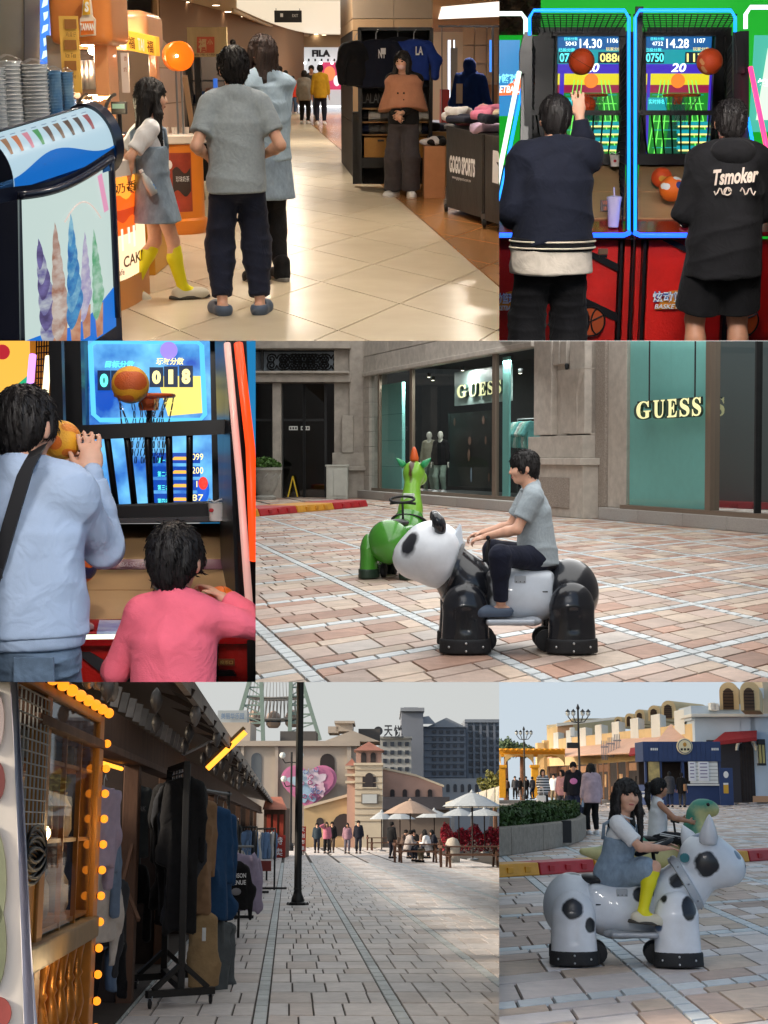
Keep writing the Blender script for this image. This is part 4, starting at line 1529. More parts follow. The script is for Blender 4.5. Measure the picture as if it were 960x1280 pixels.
 st_.build('logo',lt,r_)
 for x,w in((1.0,'left'),(2.2,'right')):
  fill_spot('added black fill spotlight above the %s basketball machine'%w,V(x,5.6,2.85),V(x*1.55,9.0,1.35),300,58)
build_hoops()
# -- shopping mall corridor with dessert counters and a sports stand
use(P1)
def clip_poly(poly,a,n):
 out=[]
 for i in range(len(poly)):
  p,q=poly[i],poly[(i+1)%len(poly)]
  dp,dq=(p-a).dot(n),(q-a).dot(n)
  if dp>=0:out.append(p)
  if(dp>=0)!=(dq>=0):out.append(p+(q-p)*(dp/(dp-dq)))
 return out
def build_mall():
 p=lambda x,y,Y:P1.p(x,y,Y)
 # ---- floor: large diagonal cream tiles, a brown border on the shop side
 creamt=mat('tile_cream',(206,192,166),rough=.27,var=.05,vscale=2.5,rnd=.035,spec=.55,bump=.02,bscale=3)
 brownt=mat('tile_brown',(176,124,74),rough=.2,var=.07,vscale=2.5,rnd=.05,spec=.5,bump=.02,bscale=3)
 grout=mat('tile_grout',(120,98,74),rough=.8)
 g0=[P1.g(-10,430,-.012),P1.g(640,430,-.012),P1.g(660,128,-.012),P1.g(120,128,-.012)]
 flr=structure(MB().quad(*g0).build('mall_floor',grout))
 ft,cx=800.0,322.0
 st,sh=F/ft,(cx-CX)/ft
 def loc(u,v):
  return V(u+v*sh,v*st,0)
 ba,bb=P1.g(428,189),P1.g(624,358)
 nn=V(-(bb-ba).y,(bb-ba).x,0).normalized()
 if nn.dot(P1.g(300,300)-ba)<0:nn=-nn
 pieces=[]
 s=.62
 rt=sqrt(.5)
 for i in range(-40,60):
  for j in range(-40,60):
   u0,v0=(i-j)*s*rt,(i+j)*s*rt
   pts=[loc(u0,v0-s*rt),loc(u0+s*rt,v0),loc(u0,v0+s*rt),loc(u0-s*rt,v0)]
   c=sum(pts,V(0,0,0))/4
   if c.y<6.3 or c.y>75:
    continue
   w=P1.M@c
   x,y=CX+F*w.x/w.y,CY-F*w.z/w.y
   if not(-60<x<690 and y<470):
    continue
   for sgn,mm in((1,creamt),(-1,brownt)):
    q=clip_poly(pts,ba+nn*sgn*.006,nn*sgn)
    if len(q)<3:continue
    cc=sum(q,V(0,0,0))/len(q)
    q=[cc+(k-cc)*(1-.007/max(.08,(k-cc).length))for k in q]
    ar=sum((q[k]-q[0]).cross(q[k+1]-q[0]).length for k in range(1,len(q)-1))/cc.y**3
    pieces.append((ar,q,mm))
 pieces.sort(key=lambda t:-t[0])
 rest={}
 for n,(ar,q,mm)in enumerate(pieces):
  k=len(q)
  bot=[v-V(0,0,.012)for v in q]
  fs=[tuple(range(k))]+[(i,k+i,k+(i+1)%k,(i+1)%k)for i in range(k)]
  if n<300:
   MB().add(q+bot,fs).build('floor_tile',mm,flr)
  else:
   rest.setdefault(mm.name,(mm,MB()))[1].add(q+bot,fs)
 for mm,mb in rest.values():
  mb.build('small_tiles',mm,flr)['kind']='stuff'
  # ---- ceiling with downlights and a lit cove
 ceilm=mat('ceiling_beige',(206,190,168),rough=.9)
 zc=3.12
 ca=P1.M@V(0,0,0)
 def cz(x,Y,z=zc):
  return V((x-CX)/F*Y*1.0,Y,z)
 ce=structure(MB().quad(V(-8,3.5,zc),V(4.5,3.5,zc),V(12,75,zc),V(-22,75,zc)).build('mall_ceiling',ceilm))
 lampm=emis('downlight_warm',(255,226,190),9)
 covem=emis('cove_light',(255,236,206),.58)
 def cove(name,pts,z,m):
  return MB().prism(pts,(0,0,.05)).build(name,m,ce)
 arc=[]
 for k in range(15):
  t=k/14
  x=lerp(296,446,t);y=10+33*sin(min(1,t*1.35)*pi*.5)
  g=P1.g(x,min(y,44),zc-.03)
  arc.append(g)
 arc+=[P1.g(446,2,zc-.03),P1.g(296,1,zc-.03)]
 cove('cove_opening',arc,zc,covem)
 lip=[P1.g(lerp(292,446,k/14),min(45,12.5+33*sin(min(1,k/14*1.35)*pi*.5)),zc-.05)for k in range(15)]
 MB().tube(lip,.06,6).build('cove_lip',mat('cove_lip',(226,214,196),rough=.7),ce,smooth=True)
 cove('shop_ceiling_light',[P1.g(552,10,zc-.03),P1.g(640,2,zc-.03),P1.g(640,20,zc-.03),P1.g(548,24,zc-.03)],zc,emis('shop_ceiling_light',(255,246,232),1.0))
 for x,y in((270,7),(285,15),(299,21),(311,27),(325,31),(360,42),(395,43),(405,44),(232,3)):
  c=P1.g(x,y,zc-.02)
  MB().lathe(c,[(.09,0),(.09,.02)],14).build('downlight',lampm,ce)
  MB().lathe(c,[(.12,.005),(.12,.02)],14).build('downlight_ring',mat('ring_white',(226,222,214),rough=.4),ce)
 for i,(x,Y,w)in enumerate(((-1.7,6.6,110),(.4,6.8,110),(-1.0,9.6,120),(.9,10.2,120),(-2.6,12.5,140),(.2,14,150),(2.2,16,170),(-1.5,20,260),(1.5,25,300),(-2,32,420),(1.0,42,520),(5.5,34,420),(-.5,55,500))):
  c=V(x,Y,zc-.02)
  MB().lathe(c,[(.09,0),(.09,.02)],14).build('downlight',lampm,ce)
  ld=bpy.data.lights.new('downlight_lamp','AREA')
  ld.shape='DISK';ld.size=.3;ld.energy=w*.27;ld.color=(1,.88,.74)
  lo=bpy.data.objects.new('downlight_lamp',ld)
  COL.objects.link(lo)
  lo.matrix_world=P1.M@MT(c-V(0,0,.03))
  # ---- walls
 stonep=mat('wall_panel_beige',(196,160,122),rough=.5,var=.07,vscale=1,rnd=.06)
 pinkp=mat('wall_panel_pink',(186,154,134),rough=.5,var=.08,vscale=1,rnd=.05)
 wl=structure(MB().slab(p(200,130,34),p(380,130,62),p(380,40,62),p(200,-40,34),.2).build('mall_wall',mat('wall_joint',(140,112,90),rough=.8)))
 A,Bq=p(200,98,33.8),p(372,98,61.8)
 n=11
 for i in range(n):
  for j in range(4):
   a,b=A.lerp(Bq,i/n),A.lerp(Bq,(i+1)/n)
   z0,z1=j*.78,(j+1)*.78
   d=(b-a).normalized()*.02
   MB().slab(V(a.x+d.x,a.y+d.y,z0+.01),V(b.x-d.x,b.y-d.y,z0+.01),V(b.x-d.x,b.y-d.y,z1-.01),V(a.x+d.x,a.y+d.y,z1-.01),.1).build('wall_panel',pinkp if j<2 else stonep,wl)
 fs=thing('far_sports_shop','bright white shop front with dark lettering at the corridor end','shop')
 Yf=64.0
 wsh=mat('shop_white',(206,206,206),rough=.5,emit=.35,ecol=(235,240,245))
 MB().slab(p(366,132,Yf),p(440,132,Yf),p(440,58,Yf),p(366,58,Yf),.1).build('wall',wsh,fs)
 MB().slab(p(366,59,Yf-.2),p(440,59,Yf-.2),p(440,44,Yf-.2),p(366,44,Yf-.2),.4).build('fascia',mat('fascia_cream',(186,166,140),rough=.6),fs)
 text('FILA',p(390,71,Yf-.1),p(413,71,Yf)-p(390,71,Yf),V(0,0,.28),mat('sign_darkblue',(34,34,48)),fs,'lettering',bold=.06,extrude=.05)
 pk=MB().slab(p(402,112,Yf-.1),p(428,112,Yf-.1),p(428,78,Yf-.1),p(402,78,Yf-.1),.05).build('poster',emis('poster_pink',(206,60,100),.8),fs)
 MB().ball(p(412,92,Yf-.2),(.25,.02,.3),12,8).build('poster_figure',emis('poster_orange',(226,130,80),.9),pk)
 MB().ball(p(421,101,Yf-.2),(.14,.02,.22),12,8).build('poster_figure',emis('poster_pale',(240,220,225),1),pk)
 for x in(381,401,415):
  MB().lathe(p(x,80,Yf-.3),[(.05,0),(.05,.08)],10).build('spotlight',emis('spot_white',(250,250,255),8),fs)
 for x in range(6):
  MB().cbox(p(378+x*8,75,Yf-.25),(.07,.1,.1)).build('fitting',BLACKC,fs)
 hs=thing('hanging_sign','black direction sign hanging from the mall ceiling','sign')
 Yh=40.0
 a,b=p(343,28,Yh),p(377,13,Yh)
 MB().box(a.x,b.x,Yh,Yh+.08,a.z,b.z).build('panel',BLK,hs,bevel=.01)
 MB().bar(V(a.x+.05,Yh,b.z),V(a.x+.05,Yh,zc),.02).build('rod',STEEL,hs);MB().bar(V(b.x-.05,Yh,b.z),V(b.x-.05,Yh,zc),.02).build('rod',STEEL,hs)
 MB().box(lerp(a.x,b.x,.22),lerp(a.x,b.x,.32),Yh-.01,Yh,lerp(a.z,b.z,.45),lerp(a.z,b.z,.75)).build('pictogram',WHITEC,hs)
 text('EXIT',V(lerp(a.x,b.x,.66),Yh-.01,lerp(a.z,b.z,.45)),V(.15,0,0),V(0,0,.07),WHITEC,hs)
 # ---- stone pillar
 pil=thing('stone_pillar','square tan stone pillar beside the sports stand','pillar')
 Yp=20.5
 ts_=mat('pillar_tan',(190,158,122),rough=.45,var=.08,vscale=2,rnd=.05)
 tg=mat('pillar_taupe',(170,152,132),rough=.45,var=.08,vscale=2,rnd=.04)
 zs=[0,.75,1.35,1.95,2.1,2.7,3.15]
 for x0,x1,Y,mats_ in((441,492,Yp,1),(492.4,540,Yp,1)):
  for k in range(len(zs)-1):
   a,b=p(x0,98,Y),p(x1,98,Y)
   MB().box(a.x,b.x,Y,Y+1.4,zs[k]+.004,zs[k+1]-.004).build('stone_panel',ts_ if k in(3,)else(tg if k>3 else ts_),pil)
 a,b=p(426,98,Yp+4),p(441,98,Yp)
 for k in range(len(zs)-1):
  MB().slab(V(a.x,a.y,zs[k]+.004),V(b.x,b.y,zs[k]+.004),V(b.x,b.y,zs[k+1]-.004),V(a.x,a.y,zs[k+1]-.004),.1).build('stone_panel',(mat('pillar_black',(26,26,30),rough=.5)if k<3 else ts_),pil)
  # ---- sports merchandise stand
 sd=thing('sports_stand','black framed stand with hanging jackets and shelves of caps','shop stand')
 Ya=18.2
 bx=lambda nm,x0,x1,y0,y1,Y,dep,m,par=None,bev=.0:MB().box(p(x0,y1,Y).x,p(x1,y1,Y).x,Y,Y+dep,max(0,p(x0,y1,Y).z),p(x0,y0,Y).z).build(nm,m,par or sd,bevel=bev)
 bx('back_panel',450,539,37,230,Ya+.6,.1,mat('panel_black',(28,28,32),rough=.6,var=.3,vscale=5))
 bx('frame_post',448,452.5,35,230,Ya,.7,BLK);bx('frame_post',535.5,540,35,230,Ya,.7,BLK);bx('frame_top',448,540,34,38,Ya,.7,BLK)
 bx('side_panel',441,448,140,230,Ya+.5,.3,mat('pillar_black',(26,26,30)))
 for y in(135,152,168):
  bx('shelf',452,535,y,y+1.6,Ya+.1,.5,mat('shelf_wood',(150,112,66),rough=.5))
 bx('drawer',455,534,172,197,Ya+.05,.5,mat('drawer_ochre',(164,116,44),rough=.5,var=.1),None,.01)
 bx('drawer_grip',472,480,174.5,177,Ya+.03,.05,BLK)
 bx('plinth',450,538,197,210,Ya+.05,.6,BLK)
 caps=[cloth('cap_black',(30,30,34)),cloth('cap_grey',(96,96,98)),cloth('cap_white',(190,188,184)),cloth('cap_navy',(34,42,70))]
 rg=random.Random(2)
 for y,k0 in((150.5,10),(166.5,10)):
  for i in range(11):
   c=p(457+i*7.4,y,Ya+.3)
   o=MB().ball((0,0,.05),(.08,.1,.075),12,7)
   cp=o.build('cap',rg.choice(caps),sd,smooth=True)
   cp.matrix_basis=MT(c)@Matrix.Rotation(rg.uniform(-.4,.4),4,'Z')
   MB().ball((0,-.1,.03),(.07,.07,.012),10,5).build('cap_brim',cp.data.materials[0],cp,smooth=True)
 for i in range(8):
  c=p(458+i*10,134,Ya+.3)
  text(rg.choice(('NY','LA')),c+V(-.05,-.2,.05),V(.1,0,0),V(0,0,.12),caps[1],sd,'lettering')
 def jacket(par,x,y0,y1,Y,w,m,rz=0,name='jacket',logo=None):
  a,b=p(x,y1,Y),p(x,y0,Y)
  s=Solid(.016)
  h=b.z-a.z
  s.etube((0,0,0),(0,0,h-.05),(w,.07),(w*.92,.08),None,.03)
  s.ell((0,0,h-.06),(w*.85,.07,.08),None,.04)
  for q_ in(-1,1):
   s.chain([(q_*w*.85,0,h-.08),(q_*w*1.3,-.03,h*.5),(q_*w*1.32,-.05,h*.12)],[.075,.07,.055],.03)
  s.disp=folds(.02,int(x),16,6)
  o=s.build(name,m,par)
  o.matrix_basis=MT((a.x,Y,a.z))@Matrix.Rotation(rz,4,'Z')
  MB().tube([(0,0,h),(0,0,h+.08),(.03,0,h+.12)],.006,5).build('hanger_hook',STEEL,o)
  if logo:
   text(logo,V(.03,-.1,h*.62),V(.09,0,0),V(0,0,.1),WHITEC,o,'lettering',bold=.03)
  return o
 navj=cloth('jacket_navy',(24,28,44));blj=cloth('jacket_blue',(34,60,140))
 jacket(sd,470,50,110,Ya-.05,.26,navj,0,logo='NY');jacket(sd,497,47,112,Ya+.1,.25,cloth('jacket_dark',(30,32,40)),.2,logo='NY');jacket(sd,517,50,100,Ya-.02,.2,blj,-.1,logo='LA')
 jacket(sd,444,55,108,Ya-.1,.16,cloth('jacket_black',(24,24,28)),.5)
 tg_=p(479,64,Ya-.2)
 MB().cbox(tg_,(.06,.005,.07)).build('price_tag',WHITEC,sd)
 # ---- shop interior at right behind
 sh_=thing('open_shop','bright open shop with white counters behind the black tables','shop')
 Ys=34.0
 MB().slab(p(540,150,Ys),p(660,150,Ys),p(660,40,Ys),p(540,40,Ys),.1).build('back_wall',mat('shop_cream',(196,176,150),rough=.6),sh_)
 for i in range(4):
  for j in range(3):
   a,b=p(578+i*15,98,Ys-.1),p(592+i*15,98,Ys-.1)
   MB().slab(V(a.x,a.y,1.25+j*.4),V(b.x,b.y,1.25+j*.4),V(b.x,b.y,1.63+j*.4),V(a.x,a.y,1.63+j*.4),.05).build('wall_panel',ts_,sh_)
 for x0,x1 in((552,553),(615,617.5)):
  MB().slab(p(x0,160,26),p(x1,160,26),p(x1,32,26),p(x0,32,26),.1).build('door_frame',BLK,sh_)
 MB().slab(p(548,34,26),p(640,34,26),p(640,31.5,26),p(548,31.5,26),.1).build('door_frame',BLK,sh_)
 for x in(560,562,567):
  MB().slab(p(x,150,33),p(x+1.5,150,33),p(x+1.5,50,33),p(x,50,33),.05).build('light_strip',emis('strip_white',(230,240,255),1.5),sh_)
 MB().slab(p(563,125,32),p(572,125,32),p(572,60,32),p(563,60,32),.05).build('glass_panel',mat('panel_pale',(170,180,186),rough=.2),sh_)
 MB().slab(p(612,90,33),p(616,90,33),p(616,50,33),p(612,50,33),.05).build('blue_sign',emis('sign_blue2',(60,130,230),1.2),sh_)
 ctr=MB().box(p(580,120,31).x,p(622,120,31).x,31,32,0,p(580,106,31).z).build('counter',mat('counter_wood',(170,120,76),rough=.5),sh_)
 MB().box(p(552,120,30).x,p(562,120,30).x,30,31,0,p(552,112,30).z).build('red_stand',mat('stand_red',(150,30,34),rough=.5),sh_)
 g_=thing('blue_gown','long royal blue hooded gown on a stand among the tables','clothing')
 c=p(587,150,24)
 B=Solid(.02)
 B.etube((c.x,24,.35),(c.x,24,1.35),(.24,.17),(.2,.14),None,.05)
 B.ell((c.x,24,1.33),(.2,.13,.13),None,.05)
 B.ell((c.x-.02,24,1.53),(.11,.12,.13),None,.04)
 for s_ in(-1,1):B.chain([(c.x+s_*.18,24,1.33),(c.x+s_*.27,23.95,.95),(c.x+s_*.25,23.9,.65)],[.08,.08,.07],.04)
 B.disp=folds(.02,3,18,4)
 B.build('robe',cloth('gown_blue',(24,60,140)),g_)
 MB().tube([(c.x,24,0),(c.x,24,.4)],.03,8).build('stand',STEEL,g_)
 MB().cbox((c.x-.18,23.82,1.1),(.1,.02,.3)).build('white_panel',WHITEC,g_)
 # ---- covered tables with goods
 cov=mat('cover_black',(40,38,40),rough=.55,var=.15,vscale=4,bump=.25,bscale=6,bdist=.03)
 def table(lab,x0,x1,y0l,y0r,y1l,y1r,Yl,Yr,txt,dep=1.6):
  t=thing('display_table',lab,'table',group='black covered tables')
  a,b,c,d=p(x0,y1l,Yl),p(x1,y1r,Yr),p(x1,y0r,Yr),p(x0,y0l,Yl)
  off=V(.9,dep,0)
  nf=14
  def fn(u,v):
   q=a.lerp(b,u).lerp(d.lerp(c,u),v)
   return q+V(0,-.03*abs(sin(u*7))*(1-v),0)
  MB().sheet(fn,nf,6).build('front_cover',cov,t,smooth=True)
  MB().slab(b,b+off,c+off,c,.02).build('side_cover',cov,t)
  MB().slab(a+off*1.0,a,d,d+off,.02).build('side_cover',cov,t)
  MB().slab(d,c,c+off,d+off,.04).build('table_top',cov,t)
  for q in(a,b):
   w=MB().lathe(V(q.x,q.y+.05,.045),[(.03,-.02),(.045,-.015),(.045,.015),(.03,.02)],12,(1,0,0)).build('castor',RUBBER,t,auto=40)
   MB().cbox(V(q.x,q.y+.05,.1),(.05,.04,.06)).build('castor_fork',STEEL,w)
  if txt:
   r_=(b-a)
   o=a.lerp(d,.44)+r_*.08+V(0,-.045,0)
   text(txt,o,r_*.68,V(0,0,.17),WHITEC,t,'lettering',bold=.05)
   text('www.gogosports.com.tw',a.lerp(d,.36)+r_*.16+V(0,-.045,0),r_*.5,V(0,0,.035),WHITEC,t,'lettering')
  return t,d,c,off
 t1,d,c,off=table('black covered table on castors with white sports shop lettering',558,605,157,168,258,273,15.2,13.7,'GOGO SPORTS')
 t2,d2,c2,off2=table('second black covered table cut by the frame edge',606,660,168,178,275,290,13.5,12.2,None)
 text('M',d2.lerp(c2,.2)+V(0,-.05,-.4),(c2-d2)*.5,V(0,0,.28),WHITEC,t2,'lettering',bold=.06)
 goods=[cloth('goods_white',(206,204,206)),cloth('goods_pink',(206,120,150)),cloth('goods_grey',(150,150,150)),cloth('goods_navy',(40,44,60)),cloth('goods_sand',(190,176,150)),cloth('goods_lilac',(180,160,190))]
 def packet(lab,base,sz,m,sd_,rz):
  s=Solid(.02)
  s.box((0,0,sz[2]/2),(sz[0]/2,sz[1]/2,sz[2]/2),min(sz)*.35)
  s.disp=folds(.02,sd_,22,18)
  o=s.build('clothing_packet',m,None)
  o.matrix_world=CUR.M@MT(base)@Matrix.Rotation(rz,4,'Z')
  return tag(o,lab,'clothing','wrapped clothes piled on the black tables')
 for i in range(26):
  on1=i<16
  D0,C0,O0=(d,c,off)if on1 else(d2,c2,off2)
  u,v=rg.uniform(.06,.94),rg.uniform(.05,.5)
  b_=D0.lerp(C0,u)+O0*v
  gi=rg.randrange(6)
  packet('%s wrapped garment in the pile on the %s black table'%(('white','pink','grey','navy','sand coloured','lilac')[gi],'lettered' if on1 else 'second, frame cut'),b_+V(0,0,.05*(i%3)),(rg.uniform(.22,.34),rg.uniform(.2,.3),rg.uniform(.07,.13)),goods[gi],i,rg.uniform(0,3))
 rs=thing('red_price_sign','small red price sign standing among the goods','sign')
 a,b=p(595,150,15.6),p(605,129,15.9)
 MB().slab(V(a.x,15.6,a.z),V(b.x,15.9,a.z),V(b.x,15.9,b.z),V(a.x,15.6,b.z-.04),.01).build('card',mat('card_red',(190,30,36),rough=.4),rs)
 text('8',V(a.x+.025,15.59,a.z+.05),V(.05,.05,0),V(0,0,.09),WHITEC,rs,bold=.03)
 cb=thing('cardboard_box','plain cardboard box with shoes on top beside the tables','box')
 a,b=p(530,237,17.0),p(557,183,17.0)
 MB().box(a.x,b.x,17.0,17.7,0,b.z).build('carton',mat('cardboard',(170,118,80),rough=.8,var=.08),cb,bevel=.006)
 for i in range(3):
  q=p(537+i*8,182,17.2)
  s=Solid(.012)
  s.ell((0,0,.04),(.05,.13,.045),None,.02);s.ell((0,-.05,.06),(.045,.06,.05),None,.02)
  o=s.build('shoe',goods[0]if i<1 else BLACKC,cb)
  o.matrix_basis=MT(q)@Matrix.Rotation(1.2+i,4,'Z')
 ta=thing('wooden_table','wooden table with dark folded clothes behind the saleswoman','table')
 a,b=p(527,165,19),p(560,160,19)
 MB().box(a.x,b.x,19,19.8,a.z-.05,a.z).build('top',mat('shelf_wood',(150,112,66)),ta)
 MB().box(a.x,a.x+.06,19,19.06,0,a.z-.05).build('leg',mat('shelf_wood',(150,112,66)),ta);MB().box(b.x-.06,b.x,19,19.06,0,a.z-.05).build('leg',mat('shelf_wood',(150,112,66)),ta)
 for i in range(3):
  s=Solid(.02);s.box((0,0,.05),(.16,.14,.05),.03);s.disp=folds(.015,i+80,20,20)
  o=s.build('folded_clothes',(BLACKC,goods[3],goods[2])[i],ta);o.matrix_basis=MT(V(lerp(a.x,b.x,.25+.3*i),19.3,a.z))
  # ---- dessert counters on the left
 org=mat('kiosk_orange',(214,132,66),rough=.3,coat=.3,var=.04)
 peach=mat('kiosk_peach',(222,158,108),rough=.35,coat=.2,var=.04)
 white=mat('counter_white',(216,206,196),rough=.25)
 wall0=structure(MB().slab(p(-30,200,12.2),p(53,200,12.2),p(53,-20,12.2),p(-30,-20,12.2),.2).build('grey_wall',mat('wall_greygreen',(150,148,132),rough=.7,var=.04)))
 MB().slab(p(29.6,200,12.18),p(30.4,200,12.18),p(30.4,-20,12.18),p(29.6,-20,12.18),.01).build('panel_joint',mat('joint_dark',(90,88,80)),wall0)
 lb=thing('blue_light_box','narrow blue light box beside the grey wall','sign')
 MB().slab(p(50,82,11.9),p(62,78,11.9),p(62,-10,11.9),p(50,-10,11.9),.1).build('panel',emis('lightbox_blue',(60,120,220),1.1),lb)
 for k in range(5):
  ppoly(P1,[(52+k%2*3,74-k*16),(59,70-k*16),(60,62-k*16),(54,64-k*16)],11.85,'print',emis('lightbox_pale',(190,220,250),1.2),lb)
 k1=thing('orange_kiosk','orange dessert kiosk with white emblem sign and yellow menu','kiosk')
 def bk(par,nm,x0,x1,y0,y1,Y,dep,m,bev=.01):
  a,b=p(x0,y1,Y),p(x1,y0,Y)
  return MB().box(a.x,b.x,Y,Y+dep,a.z,b.z).build(nm,m,par,bevel=bev)
 B=Solid(.025)
 a,b=p(62,56,11.0),p(136,-20,11.0)
 B.box(((a.x+b.x)/2,11.4,(a.z+b.z)/2),((b.x-a.x)/2,.4,(b.z-a.z)/2),.06)
 B.build('header',org,k1)
 bk(k1,'post',62,79,44,125,11.1,.5,mat('post_grey',(166,158,150),rough=.5));bk(k1,'post',121,134,55,135,11.2,.4,peach);bk(k1,'side_wall',97,125,56,160,12.2,.1,mat('kiosk_back',(206,170,130),rough=.6))
 bk(k1,'oven_window',99,119,62,112,12.0,.1,mat('oven_dark',(70,60,56),rough=.2));bk(k1,'oven_frame',97,122,58,62,11.95,.15,peach)
 MB().ball(p(115,63.5,11.7),.03,10,7).build('bulb',emis('bulb_white',(255,240,214),18),k1)
 for i in range(3):
  MB().lathe(p(103+i*6,112,11.8),[(.04,0),(.045,.1),(.04,.22)],12).build('canister',STEEL,k1,smooth=True)
 em=ppoly(P1,[(99.5,46),(118.5,44),(118.5,24),(115,20),(112,-4),(104,-4),(102,20),(99.5,24)],10.9,'emblem',mat('emblem_white',(230,222,208),rough=.4),k1,.05)
 ppoly(P1,[(101,44),(117,42.5),(117,26),(101,27)],10.88,'emblem_field',mat('emblem_orange',(220,120,40)),em);ppoly(P1,[(103,19),(113,18),(111,-2),(105,-2)],10.88,'emblem_field',mat('emblem_yellow',(236,186,50)),em)
 ptext(P1,'TAIWAN',100,118,29,38,10.86,mat('emblem_letter',(240,240,236)),em,bold=.05)
 ptext(P1,'S',106,111,2,15,10.86,mat('emblem_letter',(240,240,236)),em,bold=.05)
 mn=thing('yellow_menu','yellow hanging menu strip on the orange kiosk','sign')
 bk(mn,'strip',79,97,20,116,10.8,.015,mat('menu_yellow',(222,178,84),rough=.5),0)
 for k in range(3):
  bk(mn,'print',81,95,24+k*26,36+k*26,10.785,.01,mat('menu_brown',(150,100,50),rough=.5),0)
  ptext(P1,('鸡蛋仔','Ice Tea','Waffle')[k],82,95,40+k*26,46+k*26,10.78,mat('menu_dark',(110,60,30)),mn)
 for q,e_ in((p(115,66,11.5),26),(p(165,80,13.4),20),(p(120,128,9.3),7)):
  ld=bpy.data.lights.new('kiosk_lamp','POINT');ld.energy=e_;ld.color=(1,.8,.5);ld.shadow_soft_size=.08
  lo=bpy.data.objects.new('kiosk_lamp',ld);COL.objects.link(lo);lo.matrix_world=P1.M@MT(q)
 k2=thing('peach_kiosk','peach canopied kiosk with yellow sign strip behind the girl','kiosk')
 B=Solid(.03)
 a,b=p(122,62,13.5),p(183,12,13.5)
 B.box(((a.x+b.x)/2,14.0,(a.z+b.z)/2),((b.x-a.x)/2,.5,(b.z-a.z)/2),.08)
 B.build('canopy',peach,k2)
 sgn=MB().slab(p(158,62,13.2),p(195,70,13.0),p(194,46,13.0),p(158,38,13.2),.05).build('sign_strip',mat('sign_amber2',(226,170,60),rough=.4,emit=.4,ecol=(240,180,60)),k2)
 for i,tx in enumerate(('福','TAI','福')):
  x=161+i*11.5
  text(tx,p(x,60+i*2.4,13.05),p(x+8,62+i*2.4,13.0)-p(x,60+i*2.4,13.05),V(0,0,.1),mat('sign_brown2',(120,60,20))if i!=1 else WHITEC,sgn,bold=.02)
 bk(k2,'post',190,195.5,68,165,13.2,.15,peach);bk(k2,'post',133,137,60,150,13.6,.15,peach);bk(k2,'back_wall',135,192,60,165,15,.1,mat('back_taupe',(130,112,100),rough=.7))
 hb=bk(k2,'hanging_banner',153,160,66,116,13.3,.01,mat('banner_grey',(170,160,156),rough=.6),0)
 ptext(P1,'香',154.5,158.5,70,76,13.28,mat('menu_dark',(110,60,30)),hb);ptext(P1,'奶',154.5,158.5,84,90,13.28,mat('menu_dark',(110,60,30)),hb)
 bc=thing('bakery_case','curved glass bakery case filled with orange buns','display case')
 a,b=p(92,196,9.4),p(146,196,9.9)
 z0=p(120,172,9.6).z;z1=p(120,119,9.6).z
 MB().box(a.x,b.x,9.4,10.3,0,z0).build('base',org,bc,bevel=.02)
 for zz in(z0+.02,z0+.14):
  MB().box(a.x+.02,b.x-.02,9.5,10.2,zz,zz+.01).build('shelf',mat('shelf_white',(220,214,204),rough=.3),bc)
 bun=mat('bun_crust',(206,120,50),rough=.5,var=.25,vscale=20)
 for zz in(z0+.05,z0+.17):
  for i in range(6):
   for j in range(2):
    MB().ball((lerp(a.x+.05,b.x-.05,i/5),9.58+j*.12,zz),(.032,.04,.025),10,6).build('bun',bun,bc,smooth=True)
 def gl_(u,v):
  an=v*pi*.5
  return V(lerp(a.x,b.x,u),9.95-.5*cos(an),z0+(z1-z0)*sin(an))
 MB().sheet(gl_,2,12).build('curved_pane',glass('case_glass',(.95,.93,.9),a=.04),bc,smooth=True)
 for xx in(a.x,b.x):
  MB().tube([V(xx,9.95-.5*cos(v*pi/24),z0+(z1-z0)*sin(v*pi/24))for v in range(13)],.012,6).build('frame',BLK,bc)
 MB().tube([V(a.x+.03,9.98,z1-.02),V(b.x-.03,9.98,z1-.02)],.012,6).build('case_light',emis('case_light',(255,200,130),6),bc)
 pos=thing('till_terminal','small black till screen on the dessert counter','till')
 q=p(149,135,9.9)
 MB().cbox(q,(.1,.05,.08)).build('screen',BLK,pos,bevel=.005)
 MB().cbox(q+V(0,-.028,.012),(.08,.004,.03)).build('display',emis('till_display',(120,150,120),.8),pos)
 MB().tube([q,q-V(0,0,.2)],.015,6).build('stem',BLK,pos)
 gc=thing('glowing_counter','curved dessert counter with glowing orange cake picture','counter')
 glow=emis('counter_glow',(255,150,50),1.1)
 cY=8.6
 a,b=p(136,225,cY),p(167,225,cY+.4)
 zt,zb=p(150,222,cY).z,p(150,352,cY).z
 def arcp(u,z,e=.0):
  x=lerp(a.x,b.x,sin(u*pi/2))
  y=cY-.05+.75*(1-cos(u*pi/2))
  nx,ny=sin(u*pi/2),-cos(u*pi/2)
  return V(x+nx*e,y+ny*e,z)
 MB().sheet(lambda u,v:arcp(u,lerp(zb,zt,v)),12,6).build('lit_panel',glow,gc,smooth=True)
 MB().sheet(lambda u,v:arcp(u,lerp(.0,zb,v),.02),12,2).build('plinth',mat('plinth_orange',(196,128,62),rough=.4),gc,smooth=True)
 MB().sheet(lambda u,v:arcp(u,lerp(zb,lerp(zb,zt,.52),v),.006),10,3).build('cream_field',emis('counter_cream',(255,214,170),1.0),gc,smooth=True)
 cake=emis('cake_orange',(240,90,16),1.0);caked=emis('cake_deep',(200,60,10),.8)
 for(u0,u1,v0,v1,m_,e)in((.15,.72,.52,.74,caked,.012),(.22,.8,.68,.8,cake,.014),(.1,.7,.44,.58,cake,.016)):
  MB().sheet(lambda u,v:arcp(lerp(u0,u1,u),lerp(zb,zt,lerp(v0,v1,v)+.03*sin(u*9)*v),e),8,4).build('cake_picture',m_,gc,smooth=True)
